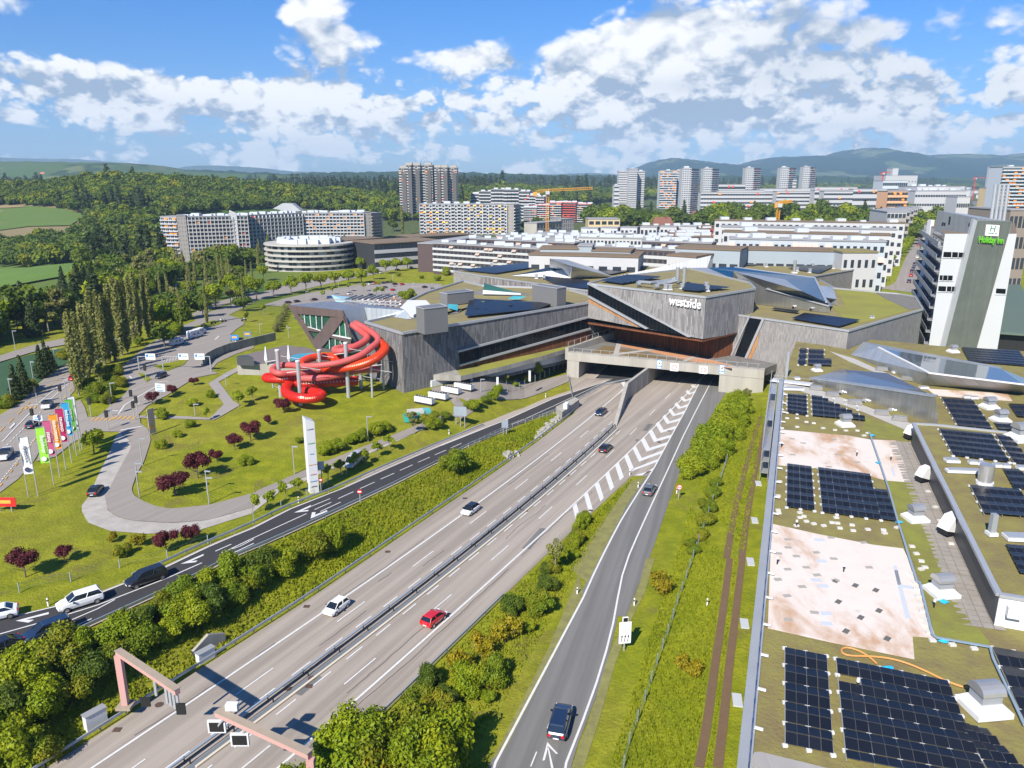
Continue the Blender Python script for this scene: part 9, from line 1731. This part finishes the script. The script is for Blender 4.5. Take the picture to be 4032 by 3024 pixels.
stn=MB().add([(-.5,-.4,-.4),(.5,-.45,-.3),(.45,.4,-.35),(-.4,.5,-.4),(-.35,-.3,.35),(.4,-.3,.3),(.3,.3,.4),(-.4,.3,.3)],[(3,2,1,0),(4,5,6,7),(0,1,5,4),(1,2,6,5),(2,3,7,6),(3,0,4,7)]).mesh('stone',M_CON)
for i in range(70):
 u=rr.random(); q=zz('M',(615+180*u+rr.uniform(0,25),440-150*u+rr.uniform(-20,20)))[0] if i < 55 else zz('M',(370+rr.uniform(0,120),625-rr.uniform(0,60)))[0]; p=P(q); Ms.append(Matrix.Translation(p-sb.location+Vector((0,0,.15))) @ Matrix.Rotation(rr.uniform(0,3),4,'Z') @ Matrix.Scale(rr.uniform(.5,1.1),4))
pieces(sb,'stone',stn,Ms)
slab_=boxmesh('cover_slab',-.45,.45,-.95,.95,-.05,.09,mat('pale_cover',(.45,.47,.50),.8,.1,2))
for z_,x,y in [('Q',1415,1125),('Q',1472,518),('Q',1520,25),('W',1621,1215),('W',1630,1125),('W',1638,1045)]: tag(obj('cover_slab',slab_,None,P(zz(z_,(x,y))[0])+Vector((0,0,.05)),-.2),'pale concrete cover slab in the grass beside the roof edge','cover slab','cover slabs in the meadow')
for z_,x,y in [('Q',145,280),('Q',597,372),('Q',1175,375),('O',2168,220),('M',1432,845),('M',1365,748),('M',1738,890),('M',700,130),('K',395,1008),('L',610,838),('L',1920,245)]: t=thing('delineator_post','small white delineator post on the verge','marker post',P(zz(z_,(x,y))[0]),0,'delineator posts'); obj('post',(MB().box(-.07,.07,-.07,.07,0,1.0),M_SW),t); obj('black_band',(MB().box(-.075,.075,-.075,.075,.6,.8),M_BLK),t)
# chillers and skips
chb=MB(); 
for k in range(7): chb.box(-.1+k*1.1,.95+k*1.1,-1.1,1.1,.4,2.2); chb.tube([(.42+k*1.1,0,2.2),(.42+k*1.1,0,2.45)],.42,10,1)
chm=chb.mesh('fan_bank',[M_WHT,M_LGT]); chl=boxmesh('leg_frame',0,7.6,-1,1,-.2,.4,M_LGT)
for i,(x,y) in enumerate([(110,1340),(260,1290),(400,1230),(540,1190)]): t=thing('chiller',['nearest','second','third','rearmost'][i]+' white chiller bank with round fans beside the hall corner','chiller',P(zz('H',(x,y))[0])+Vector((0,0,.2)),-.55); t.scale=(.6,)*3; obj('fan_bank',chm,t); obj('leg_frame',chl,t)
for i,(x,y,c_) in enumerate([(1600,125,(.03,.38,.33)),(1630,85,(.50,.50,.46)),(1690,80,(.10,.40,.42))]): t=thing('skip',['open turquoise skip on the lawn edge','grey skip behind the turquoise one','closed turquoise skip on the right'][i],'skip',P(zz('L',(x,y))[0]),.3); m_=cm('skip_paint%d' % i,c_); obj('tub',(MB().box(-1.5,1.5,-.9,.9,.1,.2).box(-1.6,1.6,-1,-.9,.1,1.3).box(-1.6,1.6,.9,1,.1,1.3).box(-1.6,-1.5,-.9,.9,.1,1.3).box(1.5,1.6,-.9,.9,.1,1.3),m_),t); obj('load',(MB().box(-1.4,1.4,-.85,.85,.2,1.0 if i==0 else 1.32),cm('rubble',(.22,.12,.08)) if i==0 else m_),t)
rw_=thing('retaining_wall','curved dark retaining wall below the upper lane','retaining wall',P(zz('F',(1900,500))[0])); wl=[P(q) for q in zz('F',(1762,545),(1800,500),(1880,455),(2000,410),(2212,355),(2400,310))]; mb=MB()
for a,b in zip(wl,wl[1:]): mb.beam(a+Vector((0,0,1.1)),b+Vector((0,0,1.1)),.4,2.4)
part('wall',mb,M_COND,rw_)
# ------------------------------------------------------------------ air
hm=bpy.data.materials.new('air'); hm.use_nodes=True; t_=hm.node_tree; t_.nodes.clear(); o_=t_.nodes.new('ShaderNodeOutputMaterial'); v_=t_.nodes.new('ShaderNodeVolumePrincipled'); v_.inputs['Color'].default_value=(.52,.75,1.0,1); v_.inputs['Density'].default_value=9.5e-5; v_.inputs['Anisotropy'].default_value=.0; t_.links.new(v_.outputs[0],o_.inputs['Volume'])
hz_o=obj('haze',(MB().box(-11000,11000,-400,11500,-60,480),hm)); hz_o['kind']='stuff'; hz_o['label']='pale blue summer haze over the far land'
# ------------------------------------------------------------------ hedge, motorcycles, people
for k in range(10):
 a,b=zz('G',(632,330),(520,575)); u=k/9; tree('olivebush',P((a[0]+(b[0]-a[0])*u,a[1]+(b[1]-a[1])*u)),1.25,'clipped olive hedge section along the pool lawn by the brown pavilion','hedge along the pool lawn',name='hedge_section',cat='hedge',sz=1.7)
def person(q,lb,top,leg,z=None,sit=False,s=1.0):
 p=PZ(q,z) if z is not None else P(q)+Vector((0,0,.15)); hz=.45 if sit else .92
 J=[(0,0,hz),(0,0,hz+.28),(0,0,hz+.50),(0,0,hz+.58),(0,0,hz+.72),(0,0,hz+.84)] ; R_=[.15,.13,.15,.06,.10,.08]; E_=[(0,1),(1,2),(2,3),(3,4),(4,5)]
 for sd in (-1,1):
  n=len(J); k=[(.1*sd,-.02,hz-.06),(.12*sd,-.42 if sit else -.06*sd,hz-.05 if sit else .48),(.12*sd,-.5 if sit else .12*sd,.08),(.12*sd,-.62 if sit else .12*sd-.14,.05)]; J+=k; R_+=[.10,.075,.05,.045]; E_+=[(0,n),(n,n+1),(n+1,n+2),(n+2,n+3)]
  n=len(J); J+=[(.2*sd,0,hz+.46),(.26*sd,.04,hz+.18),(.25*sd,-.1,hz-.05),(.25*sd,-.14,hz-.13)]; R_+=[.06,.045,.035,.035]; E_+=[(2,n),(n,n+1),(n+1,n+2),(n+2,n+3)]
 me=bpy.data.meshes.new('body'); me.from_pydata(J,E_,[]); o=bpy.data.objects.new('body',me); COL.objects.link(o); sk=o.modifiers.new('s','SKIN'); o.modifiers.new('u','SUBSURF').levels=1
 for v,r in zip(me.skin_vertices[0].data,R_): v.radius=(r,r)
 me.skin_vertices[0].data[0].use_root=True; dg=bpy.context.evaluated_depsgraph_get(); m2=bpy.data.meshes.new_from_object(o.evaluated_get(dg)); bpy.data.objects.remove(o); m2.materials.clear()
 for m_ in (cm('skin',(.50,.30,.22)),cm('cloth'+str(top),top),cm('cloth'+str(leg),leg),cm('dark_hair',(.04,.025,.018))): m2.materials.append(m_)
 for f in m2.polygons: z_=f.center.z; f.material_index=3 if z_ > hz+.8 else (0 if z_ > hz+.56 or (abs(f.center.x) > .2 and z_ < hz+.25) else (1 if z_ > hz else 2)); f.use_smooth=True
 t=thing('person',lb,'person',p,rt.uniform(0,6)); t.scale=(s,)*3; obj('body',m2,t)
person(zz('F',(1038,500))[0],'person in dark clothes walking on the path beside the poplars',(.05,.05,.08),(.03,.03,.04)); person(zz('B',(715,1302))[0],'person in a red top beside the black parked cars',(.55,.08,.05),(.05,.06,.12),s=.8)
person(zz('G',(640,548))[0],'person in white sitting on the pool lawn below the hedge',(.6,.6,.6),(.4,.25,.2),sit=True); person(zz('G',(725,440))[0],'person in dark swimwear standing on the pool lawn',(.45,.28,.2),(.05,.08,.2)); person(zz('E',(908,1372))[0],'person in black on the pavement where the long street begins',(.02,.02,.02),(.02,.02,.03)); person(zz('B',(1445,1305))[0],'person in orange standing among the terrace loungers',(.7,.25,.06),(.3,.2,.15),z=15.35)
def moto(q,col,lb):
 t=thing('motorcycle',lb,'motorcycle',P(q)+Vector((0,0,.2)),rt.uniform(.3,.9)); m_=mat('paint_'+col,PAINT[col],.3,0,coat=1)
 for x in (-.65,.7): obj('wheel',WHM,t,(x,0,.33)).scale=(.95,.55,.95)
 obj('tank',(MB().tube([(-.1,0,.78),(.15,0,.88),(.45,0,.8)],[.12,.2,.1],8),m_),t); obj('seat',(MB().box(-.75,-.05,-.13,.13,.74,.84),M_BLK),t); obj('engine',(MB().box(-.25,.3,-.16,.16,.3,.66),M_GRD2),t); obj('fork',(MB().beam((.7,0,.33),(.42,0,1.0),.1,.06),M_TRIM,),t); obj('handlebar',(MB().beam((.42,-.35,1.03),(.42,.35,1.03),.05,.05),M_BLK),t)
for q,c_,lb in [((1775,195),'black','black motorcycle alone at the left of the row'),((1862,172),'grey','dark motorcycle second in the row by the grass island'),((1920,158),'white','white scooter under the row tree'),((1950,155),'silver','silver scooter right of the white one'),((2125,148),'white','white motorcycle apart at the path by the bend')]: moto(zz('F',q)[0],c_,lb)
